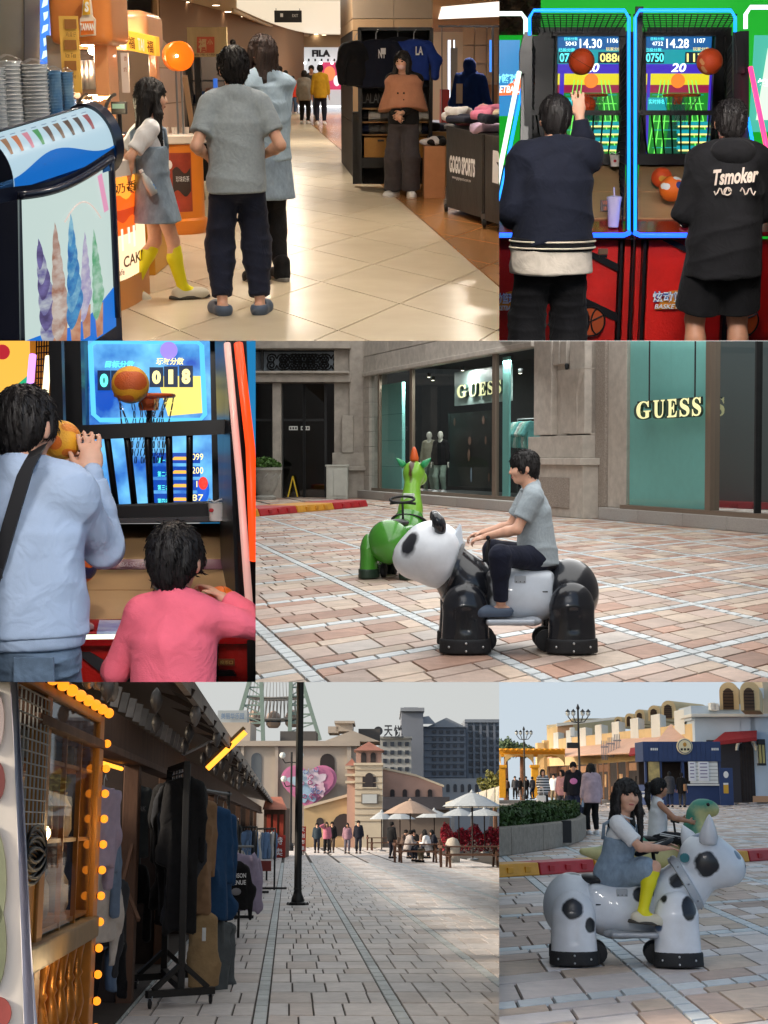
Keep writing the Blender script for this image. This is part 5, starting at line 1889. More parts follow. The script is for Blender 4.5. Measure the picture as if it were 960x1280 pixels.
 for k,u in enumerate((.2,.34,.5,.62)):
  MB().sheet(lambda s_,v:arcp(u+.05*s_,lerp(zb,zt,lerp(.34-.05*(k%2),.5,v)),.02),2,3).build('drip',emis('drip_cream',(255,226,196),1.1),gc)
 drk=mat('counter_print',(96,40,10),rough=.5)
 pa,pb=arcp(.2,lerp(zb,zt,.84),.03),arcp(.75,lerp(zb,zt,.84),.03)
 text('奶香',pa,pb-pa,V(0,0,(zt-zb)*.1),drk,gc,bold=.01)
 pa,pb=arcp(.35,lerp(zb,zt,.12),.03),arcp(.85,lerp(zb,zt,.12),.03)
 text('CAKE',pa,pb-pa,V(0,0,(zt-zb)*.11),drk,gc,bold=.02)
 pa,pb=arcp(.05,lerp(zb,zt,.06),.03),arcp(.36,lerp(zb,zt,.06),.03)
 text('& cafe',pa,pb-pa,V(0,0,(zt-zb)*.06),drk,gc,bold=.01)
 MB().prism([arcp(k/12,zt,.03)for k in range(13)]+[V(b.x,cY+1.3,zt),V(a.x-.3,cY+1.3,zt),V(a.x-.3,cY,zt)],(0,0,.09)).build('worktop',white,gc)
 yc_=thing('yellow_cupboard','low yellow cupboard standing behind the girl','cupboard')
 a1,b1=p(172,333,10.2),p(192,288,10.2)
 MB().box(a1.x,b1.x,10.2,10.9,0,p(180,250,10.2).z).build('body',mat('cupboard_yellow',(206,146,40),rough=.4),yc_,bevel=.01)
 rc=thing('round_counter','round orange counter with white top and red poster','counter')
 c=V(p(216,285,13.0).x,13.2,0)
 zt2=p(216,176,13.0).z
 MB().lathe(c,[(.27,0),(.29,.06),(.29,.12),(.265,.14),(.265,zt2-.03)],32).build('drum',mat('drum_orange',(212,122,36),rough=.35),rc,auto=35)
 MB().lathe(c,[(.27,zt2-.03),(.31,zt2-.02),(.31,zt2+.04),(.29,zt2+.05)],32).build('top',white,rc,auto=35)
 def onr(an,z,e=.0):
  return V(c.x+(.27+e)*sin(an),c.y-(.27+e)*cos(an),z)
 MB().sheet(lambda u,v:onr(lerp(-.75,.75,u),lerp(.2,zt2-.1,v)),12,4).build('poster',mat('poster_rust',(166,66,40),rough=.4,col2=(120,40,30),vscale=4),rc,smooth=True)
 MB().sheet(lambda u,v:onr(lerp(.1,.7,u),lerp(.36,.56,v)+.03*sin(u*7),.006),8,3).build('poster_patch',mat('patch_brown',(50,36,32),rough=.5),rc,smooth=True)
 MB().ball(onr(.0,zt2-.2,.005),(.03,.01,.04),10,6).build('poster_spot',WHITEC,rc)
 MB().sheet(lambda u,v:onr(lerp(-.5,.3,u),lerp(.2,.3,v),.006),8,2).build('poster_patch',mat('patch_red',(170,40,50),rough=.5),rc,smooth=True)
 pa,pb=onr(.2,.46,.02),onr(.62,.46,.02)
 text('珍珠奶茶',pa,pb-pa,V(0,0,.05),WHITEC,rc)
 for i in range(4):
  MB().lathe(V(c.x-.15+i*.09,c.y,zt2+.05),[(.03,0),(.035,.06)],10).build('sample_cup',white,rc)
 ds=thing('round_lamp_sign','bright orange drum shaped sign on two steel poles','sign')
 q=p(220,70,13.0)
 MB().lathe(q+V(0,.13,0),[(.115,-.09),(.125,-.08),(.125,.08),(.115,.09)],32,(.35,-1,0)).build('drum',mat('drum_bright',(250,120,10),rough=.35,emit=.25,ecol=(255,110,0)),ds,auto=40)
 MB().ball(q+V(-.0,-.0,.0)+V(.01,-.02,0),.012,8,5).build('bulb',emis('bulb_white',(255,240,214),18),ds)
 for dx in(-.025,.02):
  MB().tube([V(q.x+dx,q.y+.14,q.z-.1),V(q.x+dx,q.y+.14,zt2)],.01,6).build('pole',STEEL,ds)
 ez=thing('wooden_easel','tall slanting wooden easel leg beside the round counter','easel')
 MB().bar(p(231,95,14.5),p(254,249,15.4),.05,.03).build('leg',mat('easel_wood',(136,112,92),rough=.7),ez)
 sv=thing('dark_shelving','dark perforated shelving with goods behind the boy','shelf')
 for x in(236,247,283):
  bk(sv,'upright',x,x+3,70,200,20,.1,BLK,0)
 for y in(100,130,150,180):
  bk(sv,'shelf',236,290,y,y+2,20,.6,BLK,0)
 for i in range(10):
  x,y=239+(i%5)*9,(130,180)[i//5]
  bk(sv,'goods',x,x+6,y-12-(i%3)*4,y,20.2,.3,[goods[3],mat('goods_blue',(60,100,170)),mat('goods_skin',(190,130,100)),goods[2]][i%4],.01)
 bk(sv,'cloth_skirt',238,290,195,232,20,.5,BLACKC,.02)
 bk(sv,'back_panel',234,292,70,232,20.8,.1,mat('shelf_back',(96,84,76),rough=.7),0)
 bk(sv,'blue_bottle',267,271,98,122,19.9,.1,emis('bottle_blue',(50,110,210),.6),.01)
 sb=thing('wooden_sign_board','pale wooden board with red seal emblem above the shelving','sign')
 bk(sb,'board',235,283,34,71,19.6,.1,mat('board_wood',(206,180,134),rough=.6,var=.12,stretch=(1,1,.1),vscale=14),0)
 sl=ppoly(P1,[(246,66),(268,66),(268,46),(246,46)],19.55,'seal',mat('seal_red',(186,84,56),rough=.6),sb)
 ptext(P1,'福',248,258,48,65,19.5,mat('board_wood',(206,180,134)),sl,bold=.03);ptext(P1,'小',259,266,49,57,19.5,mat('board_wood',(206,180,134)),sl,bold=.03)
 ptext(P1,'台湾小吃',243,270,66.8,70,19.5,BLACKC,sb)
 mic=thing('clip_microphone','small black lamp head on a bent arm above the boy','lamp')
 MB().ball(p(291,53,17),.035,12,8).build('head',BLK,mic,smooth=True)
 MB().tube([p(291,53,17),p(284,62,17),p(276,72,17)],.008,6).build('arm',BLK,mic)
 MB().cbox(p(274,72,17),(.06,.06,.08)).build('clamp',BLK,mic)
 # ---- ice cream freezer in front
 fz=thing('ice_cream_freezer','dark freezer with lit ice cream picture and curved menu top','freezer')
 navyb=mat('freezer_navy',(22,26,44),rough=.3,coat=.3)
 lit=emis('freezer_lit',(214,234,228),.55)
 YL,YR=6.3,6.85
 TL,TR,BR_,BL=(27,250),(137,206),(145,398),(32,446)
 def fz_(u,v,e=.0):
  x=lerp(lerp(BL[0],BR_[0],u),lerp(TL[0],TR[0],u),v)
  y=lerp(lerp(BL[1],BR_[1],u),lerp(TL[1],TR[1],u),v)+10*sin(pi*u)
  Y=lerp(YL,YR,u)-.10*sin(pi*min(1,u))-e
  return p(x,y,Y)
 MB().sheet(lambda u,v:fz_(u,v),16,8).build('lit_picture',lit,fz,smooth=True)
 MB().sheet(lambda u,v:fz_(lerp(-.32,1.06,u),lerp(-.2,1.09,v),-.03),16,8).build('front_panel',navyb,fz,smooth=True)
 for vv in(1.0,):
  MB().tube([fz_(k/12*1.06-.03,1.03,.01)for k in range(13)],.018,6).build('frame_edge',navyb,fz,smooth=True)
 MB().tube([fz_(1.015,k/10*1.05,.01)for k in range(11)],.018,6).build('frame_edge',navyb,fz,smooth=True)
 MB().slab(p(-40,440,6.25),p(25,440,6.25),p(22,250,6.25),p(-40,262,6.25),.1).build('side_panel',navyb,fz)
 MB().sheet(lambda u,v:fz_(u,lerp(-.05,.10+.10*u*u+.02*sin(u*7),v),.006),16,3).build('blue_wave',emis('wave_blue',(30,120,220),.6),fz,smooth=True)
 def ice(n_,c1,c2):
  m=emis('ice_'+n_,c1,.5)
  nt=m.node_tree
  if len(nt.nodes)<4:
   tc=_n(nt,'ShaderNodeTexCoord');wv=_n(nt,'ShaderNodeTexNoise');mx=_n(nt,'ShaderNodeMix',data_type='RGBA');mp=_n(nt,'ShaderNodeMapping');rp=_n(nt,'ShaderNodeMapRange')
   mp.inputs['Scale'].default_value=(14,14,26);mp.inputs['Rotation'].default_value=(0,.6,0)
   wv.inputs['Scale'].default_value=1.0;wv.inputs['Detail'].default_value=3
   rp.inputs['From Min'].default_value=.35;rp.inputs['From Max'].default_value=.65
   nt.links.new(tc.outputs['Object'],mp.inputs['Vector']);nt.links.new(mp.outputs['Vector'],wv.inputs['Vector']);nt.links.new(wv.outputs['Fac'],rp.inputs['Value']);nt.links.new(rp.outputs['Result'],mx.inputs['Factor'])
   mx.inputs['A'].default_value=(*rgb(c1),1);mx.inputs['B'].default_value=(*rgb(c2),1)
   nt.links.new(mx.outputs['Result'],nt.nodes['Principled BSDF'].inputs['Emission Color'])
  return m
 def swirl(u0,top,bot,w,m_,lean,e):
  n=6
  for k in range(n):
   t0=k/n
   def fn(s_,r_):
    t=t0+r_*1.55/n
    wd=w*(min(t,1)**.7+.07)*(.35+.75*sin(pi*min(1,.22+r_*.7)))
    return fz_(u0+lean*t+(s_-.5)*wd,lerp(top,bot,t)+.045*(s_-.5)*(1+t)-.02*sin(s_*pi),e+.0016*(n-k))
   MB().sheet(fn,8,6).build('swirl',m_[k%len(m_)],fz,smooth=True)
  MB().sheet(lambda s_,r_:fz_(u0+lean+(s_-.5)*w*(.8-.25*r_),lerp(bot,bot-.2,r_),e+.0005),3,2).build('cone',ice('cone',(196,130,100),(220,170,140)),fz)
 swirl(.17,.72,.14,.2,[ice('grape',(84,72,116),(130,120,180)),ice('grape2',(100,90,160),(200,206,216))],.12,.010)
 swirl(.36,.80,.16,.18,[ice('mocha',(186,148,132),(220,206,196)),ice('mocha2',(176,128,108),(226,214,204))],.04,.018)
 swirl(.54,.82,.20,.17,[ice('sky',(60,140,200),(150,206,230)),ice('sky2',(44,110,186),(90,170,220))],.02,.026)
 swirl(.69,.66,.2,.13,[ice('lilac',(170,160,206),(214,210,226))],-.01,.018)
 swirl(.79,.64,.16,.12,[ice('mint',(96,180,130),(190,224,206))],.03,.026)
 MB().tube([fz_(.48+.4*t,.8+.12*sin(t*2.6)-.16*t*t,.012)for t in[i/14 for i in range(15)]],.004,5).build('swoosh',emis('swoosh',(200,186,176),.8),fz)
 MB().sheet(lambda u,v:fz_(.86+.05*u+.06*v,lerp(.98,.72,v),.01),2,6).build('swoosh',emis('swoosh_pink',(206,140,170),.8),fz)
 A1,B1=p(-14,216,6.5),p(112,176,7.0)
 ax_=(B1-A1)
 u_,v_,w_=V(0,-1,0),V(0,0,1),ax_.normalized()
 u_=(u_-w_*u_.dot(w_)).normalized();v_=w_.cross(u_)
 if v_.z<0:v_=-v_
 rad=.155
 def drum(t,a,e=.0):
  return A1+ax_*t+(u_*cos(a)+v_*sin(a))*(rad+e)
 MB().sheet(lambda t,s_:drum(t,lerp(-.75,1.25,s_)),14,14).build('menu_drum',emis('menu_lit',(196,226,240),.55),fz,smooth=True)
 MB().sheet(lambda t,s_:drum(t,lerp(-.8,-.18+.22*sin(t*6.5-1.2),s_),.004),18,4).build('blue_wave',emis('menu_wave',(24,110,200),.6),fz,smooth=True)
 cc_=[(150,110,80),(190,110,70),(206,130,150),(60,150,90),(96,76,70),(120,96,80),(86,70,62),(70,60,60),(150,70,80)]
 for k in range(9):
  t0=.06+k*.1
  m_=emis('cone_menu_%d'%k,cc_[k],.6)
  MB().sheet(lambda t,s_:drum(t0+(.012+.016*s_)*(t*2-1)-.025*(1-s_)+.02,lerp(.25,.78,s_),.005),2,5).build('menu_cone',m_,fz,smooth=True)
  MB().sheet(lambda t,s_:drum(t0+.01+.05*t,lerp(.86,.9,s_),.005),2,1).build('menu_print',emis('menu_print',(110,140,170),.6),fz)
 MB().lathe(A1+ax_*1.0,[(rad*1.12,0),(rad*1.12,.05),(rad*.9,.06)],28,w_).build('drum_cap',navyb,fz,auto=40)
 MB().sheet(lambda t,s_:drum(t,lerp(1.2,2.6,s_),.006),4,8).build('drum_back',navyb,fz,smooth=True)
 MB().sheet(lambda t,s_:drum(t,lerp(-1.4,-.72,s_),.006),4,4).build('drum_lip',mat('lip_blue',(30,70,140),rough=.2),fz,smooth=True)
 bx0=[p(-40,245,6.5),p(122,190,7.0),p(122,205,7.2),p(-40,262,6.7)]
 MB().slab(p(-40,262,6.4),p(136,205,6.8),p(126,192,7.15),p(-40,240,6.8),.03).build('top_shelf',mat('top_acrylic',(60,110,170),rough=.1),fz)
 cupw=mat('cup_stack_white',(236,234,230),rough=.4);cupb=mat('cup_stack_blue',(80,140,190),rough=.4,col2=(170,200,214),vscale=9)
 film=glass('wrap_film',(1,1,1),rough=.12,a=.03,fk=.3)
 for i,(x,y0,y1,r_,m_,lab)in enumerate(((-2,84,182,16,cupw,'wrapped stack of white cups at the frame edge'),(17,76,180,16,cupw,'wrapped stack of white cups, middle of three'),(48,80,172,17,cupw,'wrapped stack of white cups beside the blue ones'),(71,88,164,10,cupb,'wrapped stack of blue patterned cups'),(87,90,160,8,cupb,'narrow wrapped stack of blue patterned cups'))):
  t=thing('cup_stack',lab,'cups',group='wrapped cup stacks')
  Yc=7.3+.05*i
  b_,t_=p(x,y1,Yc),p(x,y0,Yc)
  rr=r_/1800*Yc
  ncup=20
  prof=[]
  for k in range(ncup):
   z=(t_.z-b_.z)*k/ncup
   dz=(t_.z-b_.z)/ncup
   prof+=[(rr*.86,z),(rr*.95,z+dz*.75),(rr,z+dz*.8),(rr,z+dz*.98)]
  MB().lathe(b_,prof,20).build('cups',m_,t,auto=30)
  def wr(u,v,b_=b_,rr=rr,h=t_.z-b_.z,i=i):
   a=2*pi*u
   k=rr*(1.1+.06*sin(a*5+v*9+i)+.04*sin(a*11+v*23))
   if v>.93:k*=max(.05,(1.02-v)/.09)
   return V(b_.x+k*cos(a),b_.y+k*sin(a),b_.z+v*h*1.08)
  MB().sheet(wr,28,16).build('wrap',film,t,smooth=True)
 ct=thing('back_counter','dark counter carrying the cup stacks behind the freezer','counter')
 a,b=p(-40,185,7.15),p(98,170,7.15)
 MB().box(a.x,b.x,7.1,7.9,0,p(20,182,7.2).z).build('body',navyb,ct,bevel=.01)
 # ---- people
 gy=p(206,98,8.75)
 sock=mat('sock_yellow',(222,212,20))
 ga=P1.g(206,374)
 r_,J=person('girl in denim pinafore and yellow socks leaning on the dessert counter',V(p(190,98,ga.y).x,ga.y,0),R(-72),1.32,dict(pelvis=(0,-.02,.69),lean=-3,hpitch=4,hyaw=-4,lh=(-.07,-.2,.70),rh=(.09,-.2,.70),le=(-.8,-.8,0),re=(.8,-.8,0),rf=(.05,.13,.062),lf=(-.05,-.16,.085),rk=(.1,1,0),lk=(-.1,1,0),rfd=(4,0),lfd=(6,-38)),hh=.205,g=.9,vox=.0075,top=dict(m=WHITEC,sleeve='short',hem=0,t=.008,sl=.8),dress=dict(m=DENIM,len=.21,t=.014,flare=.06,straps=True,topz=.62),socks=dict(m=sock,top=.18),shoes=dict(m=mat('shoe_cream',(196,190,172)),sole=mat('sole_dark',(60,56,50))),hair=dict(kind='long',L=.5,fringe=.03),seed=71)
 bt=thing('water_bottle','clear water bottle with blue label tucked in the pinafore pocket','bottle')
 q=p(189,228,ga.y-.2)
 MB().lathe(q-V(-.015,0,.07),[(.026,0),(.028,.04),(.026,.09),(.02,.11),(.011,.125),(.011,.14)],14,(-.45,-.1,.9)).build('shell',mat('bottle_clear',(206,220,226),rough=.15,alpha=.75),bt,smooth=True)
 MB().lathe(q-V(-.005,0,.05),[(.0285,0),(.0285,.035)],14,(-.45,-.1,.9)).build('label',mat('bottle_label',(50,120,190),rough=.4),bt)
 MB().lathe(q-V(.05,.015,-.06),[(.013,0),(.013,.018)],10,(-.45,-.1,.9)).build('cap',WHITEC,bt)
 ba_=P1.g(291,392)
 r_,J=person('boy in grey t-shirt and navy joggers seen from behind',V(p(293,98,ba_.y).x,ba_.y,0),R(10),1.5,dict(rh=(.16,.12,.90),lh=(-.16,.12,.90),re=(.6,-1,-.3),le=(-.5,-1,-.3),hyaw=4,lf=(-.11,-.02,.07),rf=(.11,-.03,.07),lfd=(12,0),rfd=(-16,0)),hh=.222,g=.92,sw=.96,vox=.0075,top=dict(m=GREYT,sleeve='short',hem=.075,t=.022,fold=.007,sl=.7,ts=-.002),bottom=dict(m=NAVY,t=.02,kr=.085,cr=.062,len=.9,fold=.006),shoes=dict(kind='clog',m=mat('clog_blue',(74,88,108)),w=.034),hair=dict(kind='short',fringe=.03),seed=81,face=False)
 wa_=P1.g(333,352)
 r_,J=person('woman with long brown hair in denim dress and black leggings',V(p(331,98,wa_.y).x,wa_.y,0),R(30),1.60,dict(rh=(.05,.2,.97),re=(.15,-1,-.2),lh=(-.1,.2,.95),le=(-.2,-1,-.2),hyaw=20,lf=(-.08,-.03,.075),rf=(.1,.02,.075)),hh=.215,g=.9,sw=.92,vox=.0105,top=dict(m=cloth('chambray',(150,170,186),var=.12),sleeve='long',hem=.02,t=.022,fold=.012),dress=dict(m=DENIM,len=.27,t=.024,flare=.03,bodice=False),bottom=dict(m=BLACKC,t=.012,kr=.074,cr=.052),shoes=dict(kind='high',m=BLACKC,sole=mat('sole_grey',(120,116,110))),hair=dict(kind='long',m=HAIRB,L=.36),seed=91,face=False)
 sa=P1.g(508,246)
 capem=cloth('cape_rose',(176,124,98),var=.08)
 trs=cloth('trouser_charcoal',(66,62,66),var=.15,stretch=(1,.2,1))
 r_,J=person('masked woman in rose cape and wide charcoal trousers beside the stand',V(p(505,98,sa.y).x,sa.y,0),R(168),1.63,dict(rh=(.03,.2,.93),lh=(-.02,.21,.95),re=(.35,-1,-.2),le=(-.35,-1,-.2),hpitch=8,hyaw=-14,lf=(-.1,.06,.07),rf=(.12,-.02,.07),lfd=(16,0),rfd=(-22,0),lpn=(.7,-.5,-.2),rpn=(-.7,-.5,-.2),lcurl=40,rcurl=45),hh=.212,g=.98,vox=.0115,top=dict(m=BLACKC,hem=.02,t=.012),bottom=dict(m=trs,t=.016,kr=.1,cr=.115,len=.97,fold=.012),shoes=dict(m=WHITEC,sole=mat('sole_pale',(196,186,176))),hair=dict(kind='long',L=.34,fringe=.06),seed=101)
 T,pel,tl=J['T'],J['pel'],J['tl']
 s=Solid(.013)
 s.etube(pel+V(0,0,tl*.98),pel+V(0,.01,tl*.22),(.18,.13),(.3,.225),None,.04)
 s.ell(pel+V(0,0,tl*.86),(.235,.14,.1),None,.06)
 s.cone(J['neck']+V(0,.0,-.01),J['neck']+V(0,.03,.1),.062,.09,.006,sub=True)
 s.cut(pel+V(0,.1,tl*.27),(0,.3,-1),.004)
 s.disp=folds(.022,7,22,3)
 s.build('cape',capem,r_)
 for sx in(-1,1):
  MB().slab(pel+V(sx*.02,.155,tl*.72),pel+V(sx*.10,.13,tl*.86),pel+V(sx*.085,.12,tl*.99),pel+V(sx*.012,.14,tl*.82),.012).build('lapel',capem,r_)
  for k in range(2):
   MB().ball(pel+V(sx*.035,.178+k*.008,tl*(.62-.14*k)),.011,8,6).build('button',BLACKC,r_)
 MB().tube([pel+V(.16*sin(a),.17*cos(a)+.02,tl*.42)for a in np.linspace(-1.1,1.1,12)],.012,6).build('belt',capem,r_,smooth=True)
 hs_=J['hh']/.225
 C,M=J['head'],J['HM']
 s=Solid(.006);s.ell((0,.052*hs_,-.05*hs_),(.056*hs_,.05*hs_,.048*hs_),None,0);s.cut((0,.035,0),(0,-1,0));s.disp=folds(.003,2,30,40)
 mk=s.build('face_mask',mat('mask_pink',(226,186,182),rough=.8),r_)
 mk.matrix_basis=MT(C)@M.to_4x4()
 gp='shoppers walking in the far corridor'
 far_person('shopper in mustard yellow shirt with back turned',401,156,1.72,P1,dict(top=dict(m=cloth('mustard',(176,138,34)),hem=.12,t=.02),bottom=dict(m=NAVY),shoes=dict(m=WHITEC)),R(5),gp,vox=.02)
 far_person('woman in pale grey hooded jacket walking away',381,155,1.56,P1,dict(top=dict(m=cloth('pale_grey_hood',(140,136,128)),hem=.12,t=.03),bottom=dict(m=BLACKC),shoes=dict(m=WHITEC)),R(-10),gp,vox=.02,hairk='bob')
 far_person('tall man behind the mustard shirt',390,148,1.76,P1,dict(top=dict(m=cloth('dark_shirt',(70,72,76)),hem=.12),bottom=dict(m=cloth('jean_mid2',(70,90,120))),shoes=dict(m=WHITEC)),R(180),gp,vox=.022)
 far_person('man in black t-shirt and khaki trousers by the wall',351,155,1.68,P1,dict(top=dict(m=BLACKC,sleeve='short',hem=.1),bottom=dict(m=cloth('khaki_dark',(110,98,82))),shoes=dict(m=BLACKC)),R(160),gp,vox=.02)
 far_person('child in bright red vest by the wall',366,143,1.42,P1,dict(top=dict(m=cloth('vest_red',(206,60,40)),hem=.1,t=.025),bottom=dict(m=cloth('jean_mid2',(70,90,120))),shoes=dict(m=WHITEC)),R(200),gp,vox=.022)
 far_person('shopper in dark clothes half hidden behind the red vest',358,146,1.6,P1,dict(top=dict(m=BLACKC,hem=.1),bottom=dict(m=BLACKC),shoes=dict(m=BLACKC)),R(170),gp,vox=.024)
build_mall()
# -- basketball machine close up, man and child from behind
use(P3)
def build_close():
 Yf,Ys=5.15,6.6
 p=lambda x,y,Y:P3.p(x,y,Y)
 t=thing('basketball_machine','close basketball machine with big blue score screen','arcade machine')
 blk=BLK
 ss=emis('screen_sky',(36,130,220),.9);sd=emis('screen_deep',(16,70,170),.8);sw=emis('screen_white2',(240,250,255),1.5);sm=emis('screen_mint2',(90,235,215),1.4);syl=emis('screen_sun',(235,215,110),1.0);sk=emis('screen_panel_edge',(90,190,240),1.0)
 snv=emis('screen_navy',(20,50,90),.5);sgold=emis('screen_gold2',(238,222,140),1.4);sor=emis('screen_bar',(230,170,70),1.1);sf=emis('screen_fig',(30,90,200),.9)
 S=MB().slab(p(107,640,Ys),p(266,640,Ys),p(262,410,Ys),p(103,410,Ys),.03).build('screen',ss,t)
 n=S.data.materials[0].node_tree
 nz=_n(n,'ShaderNodeTexNoise');nz.inputs['Scale'].default_value=5.0;nz.inputs['Detail'].default_value=5
 rp=_n(n,'ShaderNodeValToRGB')
 rp.color_ramp.elements[0].position=.35;rp.color_ramp.elements[0].color=(*rgb((14,74,176)),1)
 rp.color_ramp.elements[1].position=.68;rp.color_ramp.elements[1].color=(*rgb((120,206,250)),1)
 tc=_n(n,'ShaderNodeTexCoord')
 n.links.new(tc.outputs['Object'],nz.inputs['Vector']);n.links.new(nz.outputs['Fac'],rp.inputs['Fac']);n.links.new(rp.outputs['Color'],n.nodes['Principled BSDF'].inputs['Emission Color'])
 k=Ys-.02
 c=[(113,432),(120,427),(246,427),(252,432),(256,518),(250,525),(125,525),(117,518)]
 MB().tube([p(x,y,k)for x,y in c],.012,6,closed=True).build('panel_outline',sk,S)
 ppoly(P3,[(196,470),(254,470),(255,516),(210,520)],k+.012,'screen_glow',syl,S,.004)
 ptext(P3,'目标分数',131,168,451,459.5,k-.01,sm,S,bold=.02,shear=.2);ptext(P3,'玩家分数',195,230,447,456,k-.01,sgold,S,bold=.02,shear=.2)
 for x0,x1,y0,y1,ch,mm in((122,138,463,488,'0',sm),(139,155,463,488,'0',sm),(187,204,459,484,'0',sgold),(205,222,458,484,'1',sgold),(224,241,457,484,'8',sgold)):
  b=pquad(P3,x0,x1,y0,y1,k-.004,'digit_tile',snv,S,.004)
  w=(x1-x0)
  ptext(P3,ch,x0+w*.18+(2.5 if ch=='1' else 0),x1-w*.18-(2.5 if ch=='1' else 0),y0+4,y1-4,k-.012,mm,b,'digit',bold=.06)
 em=MB().lathe(p(211,438,k-.01),[(.04,0),(.038,.004)],20,(0,-1,0)).build('screen_emblem',emis('emblem_violet',(150,130,220),1.0),S)
 for i in range(4):
  y=572+i*17
  pquad(P3,190,250,y-6,y+7,k,'screen_row',sd,S,.004)
  ppoly(P3,[(214,y+3),(218,y-1),(232,y-1),(236,y+3)],k-.008,'screen_bar',sor,S,.003)
  ptext(P3,('099','200','118','87')[i],240,254,y-5,y+3,k-.01,sgold,S,'digits')
  ptext(P3,'第%s名'%'一二三四'[i],197,211,y,y+7,k-.01,sm,S)
 fg=MB().ball(p(254,612,k),(.028,.006,.06),12,8).build('screen_figure',sf,S,smooth=True)
 MB().ball(p(254,604,k-.01),(.022,.006,.03),10,6).build('screen_figure',emis('fig_red',(220,60,50),1),S)
 for xs0,xs1,Y in((96,104,Ys-.1),(262,272,Ys-.1)):
  MB().slab(p(xs0+4,640,Y),p(xs1+4,640,Y),p(xs1,410,Y),p(xs0,410,Y),.1).build('screen_frame',blk,t)
 MB().slab(p(276,700,5.9),p(296,800,5.2),p(283,410,5.9),p(268,410,6.3),.08).build('side_wall',blk,t)
 net(t,p(66,640,5.9),p(96,640,6.5)-p(66,640,5.9),p(66,410,5.9)-p(66,640,5.9),8,26,.006)
 net(t,p(274,640,6.3),p(290,640,5.6)-p(274,640,6.3),p(274,410,6.3)-p(274,640,6.3),8,26,.006)
 MB().bar(p(92,410,6.2),p(98,640,6.2),.07).build('pillar',blk,t)
 MB().bar(p(70,410,5.8),p(76,640,5.8),.05).build('pillar',blk,t)
 MB().bar(p(96,541,5.9),p(296,533,5.9),.05,.06).build('guard_rail',blk,t)
 MB().bar(p(0,544,5.9),p(96,541,5.9),.05,.04).build('guard_rail',blk,t)
 for x0,x1 in((107,121),(133,145),(158,168),(184,189),(211,213),(237,237)):
  MB().tube([p(x0,540,5.9),p(x1,632,6.1)],.014,6).build('guard_bar',blk,t,smooth=True)
 MB().hexa([p(100,655,6.0),p(292,653,6.0),p(292,653,6.5),p(100,655,6.5),p(100,632,6.0),p(292,625,6.0),p(292,625,6.5),p(100,632,6.5)]).build('dark_band',blk,t,bevel=.01)
 MB().bar(p(100,652,5.98),p(294,648,5.98),.02).build('band_edge',mat('edge_grey',(70,70,74),rough=.3),t)
 hc=p(181,494.5,6.35)
 hoop(t,hc,36/1800*6.35,.3)
 MB().tube([hc+V(0,.12,-.05),hc+V(0,.12,-.45)],.014,6).build('hoop_post',blk,t)
 pquad(P3,174,193,499,513,6.42,'bracket_plate',ORANGE_RING,t,.03)
 MB().slab(p(94,782,5.3),p(306,782,5.3),p(300,738,5.65),p(94,738,5.65),.03).build('ramp_board',RAMP,t)
 MB().slab(p(94,737,5.65),p(300,737,5.65),p(290,712,5.9),p(100,712,5.9),.03).build('ramp_board',RAMP,t)
 MB().slab(p(100,698,5.95),p(290,698,5.95),p(288,654,6.35),p(100,655,6.35),.03).build('ramp_board',RAMP,t)
 lp_=MB().slab(p(98,711,5.9),p(292,711,5.9),p(291,699,5.94),p(99,699,5.94),.03).build('label_strip',mat('strip_violet',(110,60,78),rough=.35),t)
 ptext(P3,'BASKETBALL',150,200,703,708,5.87,mat('strip_print',(206,186,196)),lp_,shear=.3,bold=.01)
 MB().bar(p(100,725,5.6),p(100,756,5.45),.03,.06).build('guide',blk,t)
 MB().slab(p(90,791,5.05),p(316,788,5.05),p(314,772,5.3),p(92,774,5.3),.05).build('console',mat('console_red2',(176,20,26),rough=.12,var=.2,vscale=5),t,bevel=.006)
 pl=MB().slab(p(121,789,5.04),p(163,789,5.04),p(161,775,5.26),p(124,775,5.26),.01).build('sticker',mat('sticker_blue',(130,130,206),rough=.3,col2=(206,214,236),vscale=14),t)
 MB().lathe(p(105,786,5.1),[(.036,0),(.036,.012),(.025,.02)],16).build('start_button',mat('button_pale',(206,186,186),rough=.25),t)
 lt=emis('led_mint',(236,255,226),1.1)
 MB().tube([p(88,796.5,5.02),p(317,793.5,5.02)],.0085,8).build('led_tube',lt,t,smooth=True)
 pquad(P3,88,318,800,806,5.06,'frame_bar',blk,t,.05)
 for x0,x1 in((160,171),(266,271),(309,318),(88,96)):
  pquad(P3,x0,x1,800,860,5.05,'frame_bar',blk,t,.06)
 f1=pquad(P3,96,160,806,860,5.1,'front_panel',REDP,t,.03)
 ppoly(P3,[(94,815),(112,815),(166,848),(166,860),(150,860)],5.085,'stripe',mat('stripe_grey',(56,54,60),rough=.5),f1,.01)
 f2=pquad(P3,271,309,806,860,5.1,'front_panel',REDP,t,.03)
 pquad(P3,171,266,806,860,5.1,'front_panel',REDP,t,.03)
 cs=pquad(P3,272.5,293,824,832,5.085,'coin_slot',mat('slot_copper',(176,100,60),rough=.35),f2,.01)
 ptext(P3,'投币口',275,291,825.5,830.5,5.075,mat('plate_print2',(236,200,120)),cs,bold=.02)
 ppoly(P3,[(270,845),(272,838),(291,838),(295,845)],5.08,'coin_return',blk,f2,.02)
 MB().tube([p(298,430,5.5),p(313,560,5.3),p(318,700,5.1)],.018,8).build('led_tube',emis('led_orange',(255,70,20),1.0),t,smooth=True)
 MB().tube([p(284,430,5.6),p(300,600,5.3),p(314,790,5.05)],.014,8).build('led_tube',mat('tube_pink_off',(226,176,166),rough=.3,emit=.35,ecol=(226,170,160)),t,smooth=True)
